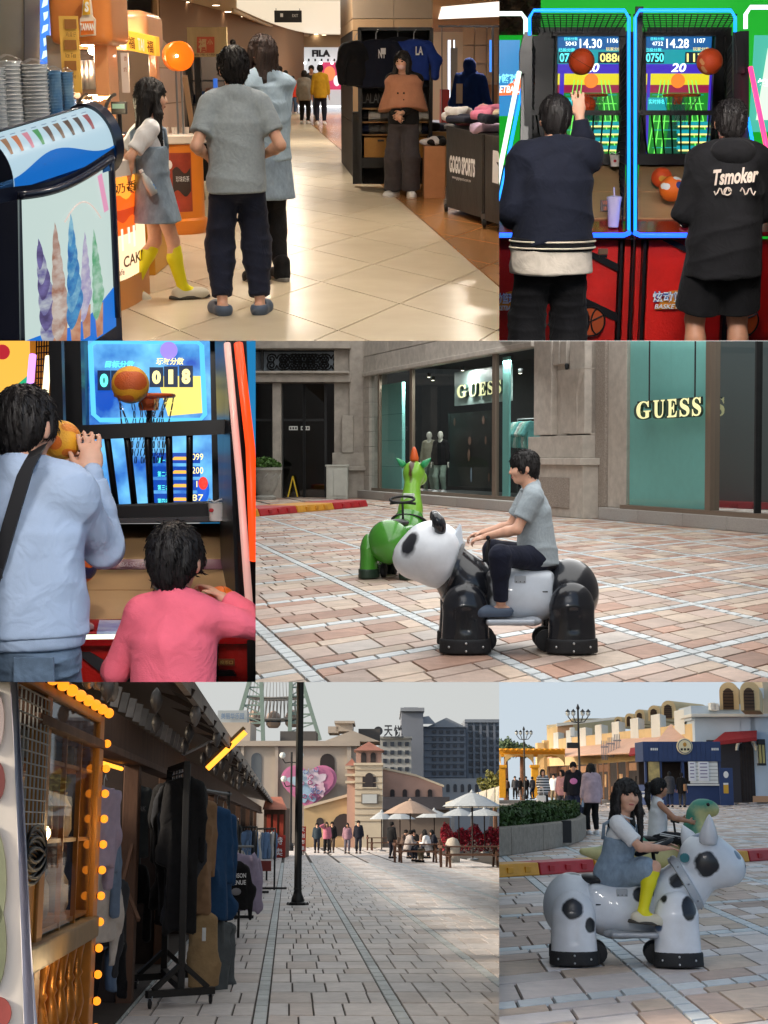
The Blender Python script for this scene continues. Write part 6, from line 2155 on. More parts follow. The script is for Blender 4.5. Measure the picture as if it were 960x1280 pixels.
 MB().slab(p(300,790,5.1),p(311,790,5.06),p(296,420,5.6),p(288,420,5.65),.04).build('pillar',blk,t)
 nb=thing('yellow_machine','yellow panelled machine with purple and white tubes at the left edge','arcade machine')
 pquad(P3,-30,36,400,640,6.8,'side_sign',emis('sign_amber',(238,176,70),.9),nb)
 c0=p(3,440,6.7)
 MB().lathe(c0,[(.035,0),(.03,.004)],18,(0,-1,0)).build('sign_ball',emis('sign_ball',(176,40,50),.8),nb)
 ppoly(P3,[(22,480),(34,470),(34,482),(26,486)],6.7,'sign_leaf',emis('sign_leaf',(40,170,120),.8),nb)
 MB().tube([p(41,444,6.4),p(36,500,6.3)],.016,8).build('led_tube',emis('led_lilac',(214,140,255),1.4),nb,smooth=True)
 MB().tube([p(60.5,446,6.2),p(56,500,6.1)],.014,8).build('led_tube',emis('led_warmwhite',(255,244,200),1.3),nb,smooth=True)
 net(nb,p(44,520,6.5),p(60,520,6.4)-p(44,520,6.5),p(46,410,6.5)-p(44,520,6.5),5,14,.005)
 pquad(P3,40,70,400,640,6.9,'panel',mat('amber_panel',(176,116,40),rough=.6,emit=.2,ecol=(226,150,50)),nb)
 pquad(P3,-30,100,640,870,6.9,'lower_panel',BLK,nb)
 wl_=structure(MB().quad(p(250,400,7.6),p(345,400,7.6),p(345,870,7.6),p(250,870,7.6)).build('arcade_backdrop',emis('backdrop_blue',(40,140,200),.55)))
 g='balls at the close machine'
 basketball('orange and tan ball resting on the hoop',p(163,481,6.2),23.5/1800*6.2,'yellow',(0,0,0),panel=[((.2,-1,.25),.75,(206,92,36)),((-.4,-1,-1.4),.4,(214,110,46))],group=g)
 MATS['ball_yellow']
 bh=p(77,550,4.62)
 basketball('yellow and orange ball held up by the man',bh,24.5/1800*4.62,'yellow',(0,.3,0),panel=[((-.5,-1,-.2),.55,(220,112,34)),((.5,-.6,1),.4,(222,130,40)),((1,-.7,-.7),.35,(222,120,40))],group=g)
 basketball('orange and navy ball behind the man on the ramp',p(98,706,5.45),24/1800*5.45,'orange',(0,0,0),panel=[((.9,-.8,-.55),.5,(44,50,96)),((.75,-.6,.6),.3,(44,50,96)),((.1,-.7,-1.2),.35,(214,206,190))],group=g)
 basketball('brown ball half hidden by the child head',p(232,688,5.3),21/1800*5.3,'orange',(.2,.5,.1),group=g)
 ck=p(276,752,4.8)
 basketball('brown ball held by the child on the console',ck,20/1800*4.75,'orange',(.5,.1,.4),group=g)
 tub=thing('white_tub','white tub with red mark hanging from the dark band','tub')
 c=p(271,651,5.9)
 MB().lathe(c,[(.03,0),(.036,.07),(.04,.075)],18).build('bowl',mat('tub_white',(226,222,222)),tub,auto=40)
 MB().ball(c+V(-.018,-.034,.045),(.01,.004,.008),8,5).build('print',mat('tub_red',(196,40,50)),tub)
 MB().tube([c+V(-.035,0,.075),c+V(-.03,-.01,.09),c+V(-.01,0,.078),c+V(.02,0,.09),c+V(.035,0,.075)],.003,5).build('handle',mat('tub_white',(226,222,222)),tub)
 MB().tube([c+V(.03,0,.075),p(284,470,5.9)],.002,4).build('string',WHITEC,tub)
 swt=cloth('sweat_blue',(168,186,212),var=.06)
 jean=cloth('jean_grey',(92,110,130),var=.25,vscale=14)
 a=p(24,545,4.37)
 hx=lambda x,y:((x-24)/412,1.5-(y-545)/412)
 r_,J=person('man in pale blue sweatshirt with black strap holding up a ball',V(a.x,4.37,0),R(-4),1.65,dict(rh=(.17,.2,1.385),re=(.12,-.1,-1),rcurl=24,rpn=(-.35,.9,.25),rhd=(-.15,.2,1),lh=(-.02,.32,1.36),le=(-1,-.2,-1),hyaw=-14,hpitch=6,lpn=(.5,.8,0)),g=.98,sw=1.02,hh=.228,vox=.0075,top=dict(m=swt,hem=-.045,t=.034,flare=.004,fold=.010,name='sweatshirt',rib=swt),bottom=dict(m=jean,t=.02,fold=.012),shoes=dict(m=WHITEC),hair=dict(kind='short',fringe=.03),seed=51,face=True)
 strap=mat('strap_black',(26,26,30),rough=.6)
 def onback(x,y):
  q=p(x,y,4.2)
  lx=q.x-a.x
  return V(lx,-.178-.02*cos(lx*5),q.z)
 pts=[onback(50,571),onback(40,590),onback(22,650),onback(6,705),onback(-12,760)]
 pts.insert(0,V(.055,.02,pts[0].z+.03))
 mb=MB()
 for i in range(len(pts)-1):
  a_,b_=pts[i],pts[i+1]
  w=V(.024,0,.010)
  mb.add([a_-w,a_+w,b_+w,b_-w,a_-w+V(0,.012,0),a_+w+V(0,.012,0),b_+w+V(0,.012,0),b_-w+V(0,.012,0)],[(0,1,2,3),(4,7,6,5),(0,3,7,4),(1,5,6,2)])
 mb.build('bag_strap',strap,r_)
 bq=onback(5,703)
 MB().ball(bq+V(0,-.008,0),(.008,.004,.008),8,5).build('strap_stud',STEEL,r_)
 MB().cbox(bq+V(-.01,-.004,-.03),(.055,.01,.03)).build('strap_buckle',strap,r_,bevel=.003)
 pz=J['pel'].z
 pk=MB()
 prof=[(-.06,.05),(.06,.05),(.062,-.055),(0,-.085),(-.062,-.055)]
 pk.prism([V(.085+x,-.163+.10*abs(x),pz-.05+z)for x,z in prof],(0,.012,0)).build('back_pocket',jean,r_,bevel=.003)
 pink=cloth('pink_sweat',(244,112,132),var=.05,bump=.25)
 a=p(212,545,4.55)
 r_,J=person('small child in bright pink sweatshirt reaching onto the console',V(a.x,4.55,0),R(-8),1.22,dict(rh=(.125,.17,.97),re=(.45,-.8,-.5),rcurl=35,rpn=(-.2,-.3,-1),lh=(-.13,.2,.8),le=(-.35,-1,-.2),hpitch=4,lean=3),g=.88,hh=.225,vox=.0075,sw=.9,top=dict(m=pink,hem=.16,t=.028,flare=.0,fold=.008,name='sweatshirt'),bottom=dict(m=NAVY),shoes=dict(m=WHITEC),hair=dict(kind='short',fringe=.03),seed=61,face=False)
 fill_spot('added black fill spotlight over the man with the strap',V(-.9,1.6,2.8),V(-1.0,4.7,1.3),120,60)
 fill_spot('added black fill spotlight over the child',V(.1,1.7,2.8),V(-.62,5.2,1.1),120,60)
build_close()
# -- plaza in front of a clothes shop, boy on a panda ride
use(P4)
def build_plaza():
 paving(P4,640,849,90,None,(319,1100,612,853),PAVE,(4,4,4.4,1.3),cell=(1.13,1.02),band=.095,rows=(.245,.14,.245,.14),lens=(.22,.42),joint=.01,name='plaza_paving',urange=(-9,16),vrange=(0,40))
 stone=mat('granite_grey',(190,182,172),rough=.8,var=.14,vscale=5,bump=.5,bscale=55,rnd=.06)
 stoned=mat('granite_step',(172,168,164),rough=.8,var=.2,vscale=60,bump=.4,bscale=90,rnd=.05)
 rough_st=mat('granite_rough',(160,150,140),rough=.9,var=.25,vscale=30,bump=.9,bscale=45,bdist=.03)
 dark=mat('shop_dark',(34,36,38),rough=.7,var=.2)
 teal=mat('teal_panel',(148,220,214),rough=.35,var=.03)
 frame=mat('bronze_frame',(140,126,112),rough=.4,metal=.5)
 shopglass=glass('shop_glass',(.84,.92,.92),a=.05)
 d=P4.ray(-110,572);d.z=0;d.normalize()
 n=V(-d.y,d.x,0)
 if n.dot(-P4.g(751,649))<0:n=-n
 A0=P4.g(751,649)
 def fp(x,z,off=.0):
  q=P4.onplane(x,572,A0+n*off,n)
  return V(q.x,q.y,z)
 def block(x0,x1,z0,z1,off0,off1,ref=.0):
  """box standing on the facade line: columns x0..x1 measured on the plane ref, from off0 (back) to off1 (front)"""
  a,b=fp(x0,z0,ref),fp(x1,z0,ref)
  a,b=a-n*ref,b-n*ref
  lo,hi=n*off0,n*off1
  u=V(0,0,z1-z0)
  return[a+hi,b+hi,b+lo,a+lo,a+hi+u,b+hi+u,b+lo+u,a+lo+u]
 shop=thing('shop_building','pale granite shop front with tall glass windows behind the panda ride','building')
 zs=[3.95,4.45,4.95,5.45]
 for r_ in range(3):
  xs=[441,470,500,532,566,602,640,668]if r_%2==0 else[441,455,485,516,549,584,621,660,668]
  for i in range(len(xs)-1):
   MB().hexa(block(xs[i]+.25,xs[i+1]-.25,zs[r_]+.012,zs[r_+1]-.012,-.3,.0)).build('stone',stone,shop,bevel=.01)
 MB().hexa(block(441,668,3.95,5.45,-.45,-.03)).build('wall',stoned,shop)
 for i in range(8):
  MB().hexa(block(455,462,.25+i*.46,.25+i*.46+.445,-.5,.02)).build('stone',stone,shop,bevel=.012)
 MB().hexa(block(456,461.5,.25,3.9,-.6,-.01)).build('jamb',stoned,shop)
 MB().hexa(block(456,668,3.82,3.95,-.25,.10)).build('lintel',stone,shop,bevel=.02)
 for a,b in((455,488),(488.3,530),(530.3,580),(580.3,632),(632.3,669)):
  MB().hexa(block(a,b,.0,.25,-.6,.22)).build('step_stone',stoned,shop,bevel=.015)
 for a,b in((751,800),(800.6,856),(856.6,912),(912.6,975),(975.6,1060)):
  MB().hexa(block(a,b,.0,.25,-.6,.05)).build('step_stone',stoned,shop,bevel=.015)
 def pier(x0,x1,zs_,off,m=stone):
  MB().hexa(block(x0,x1,zs_[0],zs_[1],-.5,off)).build('pier_stone',m,shop,bevel=.02)
 pier(668,745,(.0,1.12),.30)
 MB().hexa(block(672,728,.2,.85,.28,.33)).build('rough_panel',rough_st,shop,bevel=.01)
 pier(664,747,(1.12,1.27),.40)
 pier(672,741,(1.27,1.75),.24)
 pier(677,741,(1.75,5.4),.05)
 pier(677,699,(1.78,5.4),.2)
 pier(722,741,(1.78,5.4),.2)
 pier(741,753,(.25,5.4),-.05,rough_st)
 pier(753,776,(.25,5.4),-.12,stone)
 a,b=fp(700,1.80,.2),fp(721,1.80,.2)
 t0,t1=fp(696,3.15,.3),fp(725,3.15,.3)
 m0,m1=fp(700.5,2.6,.24),fp(720,2.6,.24)
 MB().add([a,b,m1,t1,t0,m0,a-n*.4,b-n*.4,m1-n*.4,t1-n*.4,t0-n*.4,m0-n*.4],[(0,1,2,3,4,5),(11,10,9,8,7,6),(0,6,7,1),(1,7,8,2),(2,8,9,3),(3,9,10,4),(4,10,11,5),(5,11,6,0)]).build('console',stone,shop)
 for x in(702,711):
  MB().hexa(block(x,x+7.5,3.3,5.4,.0,.22)).build('flute',stone,shop,bevel=.02)
 cmr=MB().lathe(fp(708,3.17,.2),[(.03,0),(.04,.03),(.05,.09),(.035,.13)],10)
 cmr.build('floodlight',dark,shop,smooth=True)
 win=(462,668)
 for x in(472,512.5,616):
  w=1.6 if x==472 else(4.2 if x==616 else 3.0)
  MB().hexa(block(x-w/2,x+w/2,.25,3.82,-.12,-.02)).build('mullion',frame,shop,bevel=.006)
 MB().hexa(block(463,668,.25,.34,-.12,-.03)).build('window_sill',frame,shop)
 for a,b in((463,472),(472.5,511.5),(514,561),(561.5,614),(618,640),(640.4,667)):
  MB().quad(fp(a,.34,-.07),fp(b,.34,-.07),fp(b,3.82,-.07),fp(a,3.82,-.07)).build('window_pane',shopglass,shop)
 room=[]
 back=3.2
 MB().quad(fp(440,.2,-back),fp(900,.2,-back),fp(900,7,-back),fp(440,7,-back)).build('back_wall',dark,shop)
 MB().quad(fp(463,4.1,-.1),fp(668,4.1,-.1),fp(668,4.1,-.1)-n*back,fp(463,4.1,-.1)-n*back).build('ceiling',mat('shop_ceiling',(52,54,56),rough=.8),shop)
 MB().quad(fp(463,.24,-.1),fp(668,.24,-.1),fp(668,.24,-.1)-n*back,fp(463,.24,-.1)-n*back).build('floor',mat('shop_floor',(120,124,124),rough=.3),shop)
 MB().hexa(block(476,504.5,.3,3.55,-.5,-.4,-.45)).build('teal_partition',teal,shop)
 for k in range(3):
  MB().hexa(block(476,504.5,1.0+k*.8,1.012+k*.8,-.4,-.393,-.4)).build('seam',mat('teal_seam',(84,160,160)),shop)
 pz=-1.2
 MB().hexa(block(560,616,.45,2.55,-1.25,-1.2,pz)).build('poster',mat('poster_black',(26,24,26),rough=.35),shop)
 skp=mat('poster_skin',(120,92,80),rough=.5)
 for x,z,w,h in((568,2.3,1.6,.3),(587,1.75,2.6,.3),(586,1.35,2.2,.45),(604,2.3,2.0,.3),(607,1.75,1.5,.3),(611,.75,1.6,.3),(589,.8,1.3,.55)):
  pm=skp if x!=589 else mat('poster_denim',(140,160,180))
  pts=[]
  for k in range(14):
   a=2*pi*k/14
   q=fp(x+w*.75*cos(a),z+h*.38*sin(a),pz+.012)
   pts.append(q)
  MB().poly(pts).build('poster_figure',pm,shop)
 MB().hexa(block(568,638,2.75,3.7,-1.16,-1.1,-1.1)).build('sign_panel',mat('sign_panel_grey',(150,172,170),rough=.4),shop)
 MB().hexa(block(628,636,.3,3.8,-.6,-.55,-.55)).build('teal_partition',teal,shop)
 lamp=emis('shop_lamp',(255,240,215),6)
 for x,z in((541,3.55),(578,3.7),(536,3.66),(650,3.4)):
  o=MB().lathe(fp(x,z,-1.0),[(.03,0),(.06,.03),(.06,.12)],10)
  sp=o.build('spotlight',dark,shop,smooth=True)
  MB().lathe(fp(x,z-.01,-1.0),[(.001,0),(.05,.01)],10).build('bulb',lamp,sp)
 for x in(520,575,640):
  ld=bpy.data.lights.new('shop_lamp','AREA');ld.shape='DISK';ld.size=.6;ld.energy=45;ld.color=(1,.96,.9)
  lo=bpy.data.objects.new('shop_lamp',ld);COL.objects.link(lo)
  lo.matrix_world=P4.M@MT(fp(x,3.7,-.7))
 MB().quad(fp(776,.3,-.2),fp(884,.3,-.2),fp(884,5.4,-.2),fp(776,5.4,-.2)).build('teal_panel',teal,shop)
 MB().quad(fp(776,.3,-.13),fp(882,.3,-.13),fp(882,5.4,-.13),fp(776,5.4,-.13)).build('window_pane',glass('shop_glass_bright',(.92,.97,.97),a=.03),shop)
 MB().hexa(block(881,887.5,.25,5.4,-.2,.0)).build('mullion',frame,shop,bevel=.01)
 MB().hexa(block(776,1060,.25,.33,-.2,.02)).build('window_sill',frame,shop)
 MB().quad(fp(887,.33,-.1),fp(1060,.33,-.1),fp(1060,5.4,-.1),fp(887,5.4,-.1)).build('window_pane',shopglass,shop)
 MB().hexa(block(887,1060,.3,5.4,-1.6,-1.5,-1.5)).build('back_wall',mat('shop_teal_dark',(44,74,80),rough=.5),shop)
 MB().hexa(block(940,942,.33,5.4,-.16,-.04)).build('mullion',dark,shop)
 glow=mat('sign_letter_cream',(226,224,176),rough=.35,emit=.5,ecol=(240,236,170))
 edge=mat('sign_letter_edge',(60,84,76),rough=.5)
 sgn=thing('hanging_shop_sign','cream serif letters hung on thin rods before the teal window panel','sign')
 z0,z1=2.03,2.37
 xs=[795,816,833.5,849,864.5,879]
 for i,ch in enumerate('\U0001D406\U0001D414\U0001D404\U0001D412\U0001D412'):
  a,b=fp(xs[i],z0,.14),fp(xs[i+1]-3.2,z0,.14)
  l_=text(ch,a,b-a,V(0,0,z1-z0),glow,sgn,'letter',bold=.012)
  a2,b2=fp(xs[i],z0,.06),fp(xs[i+1]-3.2,z0,.06)
  text(ch,a2+V(0,0,-.012),b2-a2,V(0,0,z1-z0),edge,l_,'letter_back',bold=.03,extrude=.12)
 for x in(811,868):
  MB().bar(fp(x,2.3,.1),fp(x,5.4,.1),.025).build('rod',dark,sgn)
 MB().bar(fp(797,2.36,.1),fp(877,2.36,.1),.03).build('rail',dark,sgn)
 sg2=thing('window_shop_sign','lit cream serif letters on the panel inside the left window','sign')
 xs=[571,585,598,609,618.5,628]
 for i,ch in enumerate('\U0001D406\U0001D414\U0001D404\U0001D412\U0001D412'):
  a,b=fp(xs[i],2.95,-1.0),fp(xs[i+1]-2,2.95,-1.0)
  l_=text(ch,a,b-a,V(0,0,.36),glow,sg2,'letter',bold=.012)
  text(ch,a-n*.07,b-a,V(0,0,.36),edge,l_,'letter_back',bold=.03,extrude=.1)
 mann=mat('mannequin_shell',(206,206,196),rough=.35)
 khaki=cloth('khaki_jacket',(150,146,128));sage=cloth('sage_trousers',(132,150,138))
 for x,top,lab in((537,khaki,'pale mannequin in khaki jacket and sage trousers behind the window'),(551,BLACKC,'pale mannequin in black jacket and sage trousers behind the window')):
  q=fp(x,.26,-.75)
  r_,J=person(lab,q,R(150),1.78,dict(hyaw=10),None,skin=mann,vox=.024,mini=True,face=False,top=dict(m=top,t=.02,hem=.12),bottom=dict(m=sage),shoes=dict(m=WHITEC),cat='mannequin')
  r_.name='mannequin'
 rail=thing('clothes_rail','rail of teal and white tops seen through the shop window','clothes rail')
 a,b=fp(647,2.25,-1.0),fp(668,2.25,-1.0)
 MB().tube([a,b],.015,6).build('rail',STEEL,rail)
 MB().tube([a,V(a.x,a.y,.25)],.015,6).build('post',STEEL,rail)
 cols=[cloth('tee_teal',(110,180,178)),cloth('tee_white',(214,220,214)),cloth('tee_mint',(150,200,190))]
 for i in range(7):
  c=a.lerp(b,(i+.5)/7)
  s=Solid(.025)
  s.box((0,0,1.85),(.05,.2,.33),.03,None,.02)
  s.cone((0,-.2,2.08),(0,-.32,1.85),.06,.07,.03)
  s.cone((0,.2,2.08),(0,.32,1.85),.06,.07,.03)
  s.disp=folds(.012,i)
  o=s.build('hanging_top',cols[i%3],rail)
  o.matrix_basis=MT((c.x,c.y,0))@Matrix.Rotation(R(70+9*i),4,'Z')
 shelf=thing('display_shelf','dark low shelf of folded clothes under the teal tops','shelf')
 for k in range(3):
  MB().hexa(block(647,668,.5+k*.3,.53+k*.3,-1.6,-1.1,-1.2)).build('board',dark,shelf)
  for i in range(4):
   MB().hexa(block(648+i*5,652+i*5,.53+k*.3,.7+k*.3,-1.5,-1.15,-1.2)).build('folded_top',cols[(i+k)%3]if(i+k)%2 else NAVY,shelf,bevel=.02)
 Y0=46.0
 q=lambda x,y,Y=Y0:P4.p(x,y,Y)
 ent=thing('entrance_building','grey stone entrance with wrought iron panel above dark glass doors','building')
 stone2=mat('stone_weathered',(172,164,154),rough=.85,var=.2,vscale=3,bump=.5,bscale=40)
 def fb(name,x0,x1,y0,y1,front,back=.0,m=stone2,bev=.02,par=None):
  a,b=q(x0,y1,Y0),q(x1,y0,Y0)
  return MB().box(a.x,b.x,Y0-front,Y0+back,max(a.z,.0),b.z).build(name,m,par or ent,bevel=bev)
 fb('lintel',300,439,426,437,.5,.5)
 fb('beam',300,439,467,478.5,.45,.5)
 fb('beam_moulding',300,437,465,468,.6,.4)
 fb('post',341.5,352,478.5,629,.25,.3)
 fb('pier',418,437,437,629,.15,.5)
 fb('pier',437,457,426,629,.3,.5)
 fb('pier_base',416,458,566,629,.45,.4)
 fb('pier_cap',417,457.5,583,588,.6,.4)
 fb('console',428,442,520,566,.5,.2)
 fb('wall',300,430,426,470,-.6,.9,dark)
 fb('back_wall',290,430,470,629,-2.2,2.4,mat('door_dark',(40,38,38),rough=.6))
 iron=mat('wrought_iron',(30,32,34),rough=.5)
 pan=fb('iron_panel',328,432,439,466,-.28,.3,mat('frosted_panel',(120,132,142),rough=.3,var=.15,vscale=1.5),.0)
 fb('panel_frame',326.5,329,437,467,.05,.2,iron,.0)
 fb('panel_frame',431,433.5,437,467,.05,.2,iron,.0)
 fb('panel_frame',313,326,439,466,-.28,.3,mat('frosted_panel',(120,132,142)),.0)
 yc=452.5
 for cx in(346,363,380,397,414,372,388):
  for sx in(-1,1):
   for sy in(-1,1):
    pts=[]
    for k in range(16):
     t=k/15
     a=t*3.6*pi
     rr=7.5*(1-t*.85)
     pts.append(q(cx+sx*(7.5-rr*cos(a))*.9,yc+sy*(rr*sin(a)*.9+4),Y0+.2))
    MB().tube(pts,.022,4).build('scroll',iron,pan)
 gl=glass('door_glass',(.35,.36,.36),a=.06)
 for x0,x1 in((316,341),(353,380),(380.6,407)):
  p0,p1=q(x0,627,Y0+.3),q(x1,480,Y0+.3)
  dr=MB().box(p0.x,p1.x,Y0+.29,Y0+.31,.0,p1.z).build('door_glass',gl,ent)
  for xx in(p0.x,p1.x):
   MB().box(xx-.04,xx+.04,Y0+.24,Y0+.28,.0,p1.z).build('door_frame',iron,dr)
  MB().box(p0.x,p1.x,Y0+.24,Y0+.28,2.45,2.52).build('door_rail',iron,dr)
 wht=mat('notice_white',(224,224,220),rough=.6)
 for x0 in(360.5,375.5):
  p0,p1=q(x0,537.5),q(x0+11,532.5)
  nt=MB().box(p0.x,p1.x,Y0+.25,Y0+.26,p0.z,p1.z).build('notice',wht,ent)
  for k in range(3):
   MB().box(p0.x+.03+k*.085,p0.x+.08+k*.085,Y0+.242,Y0+.249,p0.z+.03,p1.z-.03).build('print',dark,nt)
 far_person('person in black with folded arms reflected beside the glass doors',397,616,1.72,P4,dict(top=dict(m=BLACKC),bottom=dict(m=BLACKC),shoes=dict(m=WHITEC)),R(170),pose=dict(lh=(-.05,.2,1.0)))
 cs=thing('caution_stand','thin yellow folding caution stand behind the glass door','sign')
 yl=mat('caution_yellow',(226,190,40),rough=.5)
 p0=q(366,595,Y0-.3)
 MB().bar(p0,q(360,621,Y0-.3),.04).build('leg',yl,cs)
 MB().bar(p0,q(372,621,Y0-.3),.04).build('leg',yl,cs)
 cab=thing('meter_cabinet','pale grey steel utility cabinet against the stone pier','cabinet')
 a,b=q(408.5,628,Y0-1.2),q(435,583,Y0-1.2)
 cm=mat('cabinet_grey',(188,188,180),rough=.55,var=.06)
 MB().box(a.x,b.x,Y0-1.6,Y0-.75,0,b.z).build('casing',cm,cab,bevel=.02)
 MB().box(a.x+.05,(a.x+b.x)/2-.12,Y0-1.62,Y0-1.6,.1,b.z-.08).build('door',cm,cab,bevel=.006)
 MB().box((a.x+b.x)/2-.1,b.x-.05,Y0-1.62,Y0-1.6,.1,b.z-.08).build('door',cm,cab,bevel=.006)
 MB().box(a.x-.03,b.x+.03,Y0-1.63,Y0-.7,b.z,b.z+.05).build('lid',cm,cab,bevel=.01)
 urn=thing('stone_urn','round carved stone urn with green bush at the edge','planter')
 c=q(331,627,Y0-2.0)
 um=mat('urn_stone',(158,156,150),rough=.8,var=.15,bump=.4,bscale=50)
 MB().lathe((c.x,c.y,0),[(.34,0),(.36,.08),(.25,.14),(.28,.2),(.4,.45),(.46,.75),(.5,.86),(.54,.9),(.54,.97),(.46,.98)],28).build('bowl',um,urn,auto=40)
 for k in range(10):
  pts=[(c.x+(.29+.2*t)*cos(k*.63+t*1.2),c.y+(.29+.2*t)*sin(k*.63+t*1.2),.24+t*.55)for t in(0,.25,.5,.75,1)]
  MB().tube(pts,.02,5).build('carving',um,urn,smooth=True)
 leafm=mat('bush_leaf',(70,104,42),rough=.6,rnd=.4,var=.2)
 lb=MB()
 rr=random.Random(3)
 for i in range(1500):
  a,t=rr.uniform(0,6.28),rr.random()
  rad=.5*sqrt(rr.random())
  p=V(c.x+rad*cos(a),c.y+rad*sin(a),.95+(.36-.9*rad*rad)*rr.uniform(.3,1))
  u=V(rr.uniform(-1,1),rr.uniform(-1,1),rr.uniform(-.6,1)).normalized()*.05
  w=u.cross(V(rr.uniform(-1,1),rr.uniform(-1,1),rr.uniform(-1,1))).normalized()*.022
  lb.add([p-u,p+w,p+u,p-w],[(0,1,2,3)])
 lb.build('foliage',leafm,urn,fix=False)
 red=mat('kerb_red',(178,36,44),rough=.5,var=.12,bump=.3,bscale=12)
 yel=mat('kerb_yellow',(214,152,44),rough=.5,var=.12,bump=.3,bscale=12)
 pts=[(300,648,yel),(326,645.5,red),(373,641,yel),(419,637,red),(461,633,None)]
 for i in range(4):
  a,b=P4.g(pts[i][0],pts[i][1]),P4.g(pts[i+1][0],pts[i+1][1])
  dd=(b-a).normalized()
  nn=V(-dd.y,dd.x,0)
  w=1.0
  B=MB()
  a2,b2=a+dd*.03,b-dd*.03
  m_=pts[i][2]
  B.hexa([a2,b2,b2+nn*w,a2+nn*w,a2+nn*.06+V(0,0,.17),b2+nn*.06+V(0,0,.17),b2+nn*(w-.06)+V(0,0,.17),a2+nn*(w-.06)+V(0,0,.17)])
  ko=B.build('kerb_block',m_,None,bevel=.02)
  tag(ko,['short end of a yellow plastic kerb block beside the urn','red plastic kerb block before the entrance doors','yellow plastic kerb block between two red ones, before the doors','red plastic kerb block before the grey cabinet'][i],'kerb block','plastic kerb blocks on the plaza')
  for t in(.25,.5,.75):
   p=a2.lerp(b2,t)-nn*.005+V(0,0,.09)
   s_=MB().hexa([p-dd*.08-V(0,0,.04),p+dd*.08-V(0,0,.04),p+dd*.08+nn*.05-V(0,0,.04),p-dd*.08+nn*.05-V(0,0,.04),p-dd*.08+V(0,0,.04),p+dd*.08+V(0,0,.04),p+dd*.08+nn*.05+V(0,0,.04),p-dd*.08+nn*.05+V(0,0,.04)])
   s_.build('raised_block',m_,ko,bevel=.008)
 pwhite=mat('panda_white',(218,222,228),rough=.28,coat=.4,var=.04,vscale=5)
 pblack=mat('panda_black',(30,32,38),rough=.25,coat=.5,var=.25,vscale=8,bump=.05,bscale=40)
 ptor=spots('panda_torso',(206,214,224),(30,32,38),[((.31,0,.4),(.17,.6,.6),None),((-.36,0,.4),(.13,.6,.6),None)],soft=.3)
 def panda_head(root):
  tilt=np.array(Euler((0,R(28),0)).to_matrix())
  H=Solid(.013)
  H.ell((.555,0,.655),(.215,.235,.205),tilt,.05)
  H.ell((.71,0,.60),(.095,.14,.105),tilt,.09)
  H.ell((.5,0,.56),(.15,.19,.15),None,.06)
  hm=spots('panda_head_paint',(222,226,232),(34,36,44),[((.695,.14,.71),(.07,.06,.085),None),((.695,-.14,.71),(.07,.06,.085),None),((.79,0,.64),(.03,.05,.03),None)],soft=.35)
  h=H.build('head',hm,root)
  for sy in(-1,1):
   E=Solid(.009)
   E.ell((.515,sy*.155,.845),(.05,.06,.085),np.array(Euler((R(-sy*22),R(18),0)).to_matrix()),.0)
   E.ell((.55,sy*.16,.85),(.025,.03,.05),None,.012,sub=True)
   E.build('ear',pblack,h)
  c=MB().lathe((.41,0,.535),[(.2,-.012),(.215,-.01),(.215,.012),(.2,.014)],32,(.82,0,.3))
  c.build('neck_ring',pblack,root,auto=40)
  f=MB().prism([(.40,-.1,.78),(.36,-.12,.84),(.345,-.1,.70),(.38,-.08,.66)],(0,.2,0))
  f.build('control_panel',mat('panda_panel',(196,204,214),rough=.4),root,bevel=.008)
 pc=P4.g(643,812)
 ride('black and white panda ride-on carrying the boy across the plaza',pc,R(180),ptor,pblack,pblack,pblack,RUBBER,'animal rides',panda_head,plate=mat('footrest_silver',(176,182,190),rough=.35,metal=.3))
 grn=mat('ride_green',(66,138,44),rough=.25,coat=.5,var=.1,vscale=4)
 grl=spots('ride_green_head',(120,176,52),(70,44,22),[((.60,.0,1.08),(.12,.035,.2),None)],soft=.3)
 def green_head(root):
  H=Solid(.013)
  H.chain([(.42,0,.5),(.5,0,.7),(.56,0,.92)],[.17,.12,.09],.05)
  H.ell((.64,0,1.07),(.14,.12,.14),None,.06)
  H.ell((.82,0,1.02),(.1,.1,.09),None,.05)
  h=H.build('head',grl,root)
  for sy in(-1,1):
   MB().lathe((.62,sy*.1,1.15),[(.035,0),(.04,.04),(.022,.09),(.004,.13)],12,(0,sy*.8,.75)).build('ear',mat('ride_ear',(48,150,96),rough=.3),h,smooth=True)
  MB().lathe((.66,0,1.2),[(.045,0),(.05,.04),(.03,.12),(.012,.16)],12,(-.1,0,1)).build('horn',mat('ride_horn',(214,96,44),rough=.35),h,smooth=True)
  MB().box(.41,.45,-.06,.06,.66,.86).build('control_panel',mat('ride_panel',(206,214,206),rough=.4),root,bevel=.01)
  MB().lathe((.45,0,.56),[(.19,-.01),(.2,0),(.19,.012)],28,(.4,0,.9)).build('neck_ring',RUBBER,root,auto=40)
  w=[]
  for k in range(20):
   a=2*pi*k/20
   w.append((.16+.09*cos(a),.13*sin(a),.80+.03*cos(a)))
  MB().tube(w,.014,6,closed=True).build('steering_wheel',RUBBER,root,smooth=True)
 gc=P4.g(492,736)
 ride('glossy green ride-on with orange horn, parked facing away with no rider',gc+V(.06,1.5,0),R(74),grn,grn,grn,grn,mat('ride_foot_green',(32,52,40),rough=.5),'animal rides',green_head,S=1.03,plate=grn)
 by=P4.g(668,812)
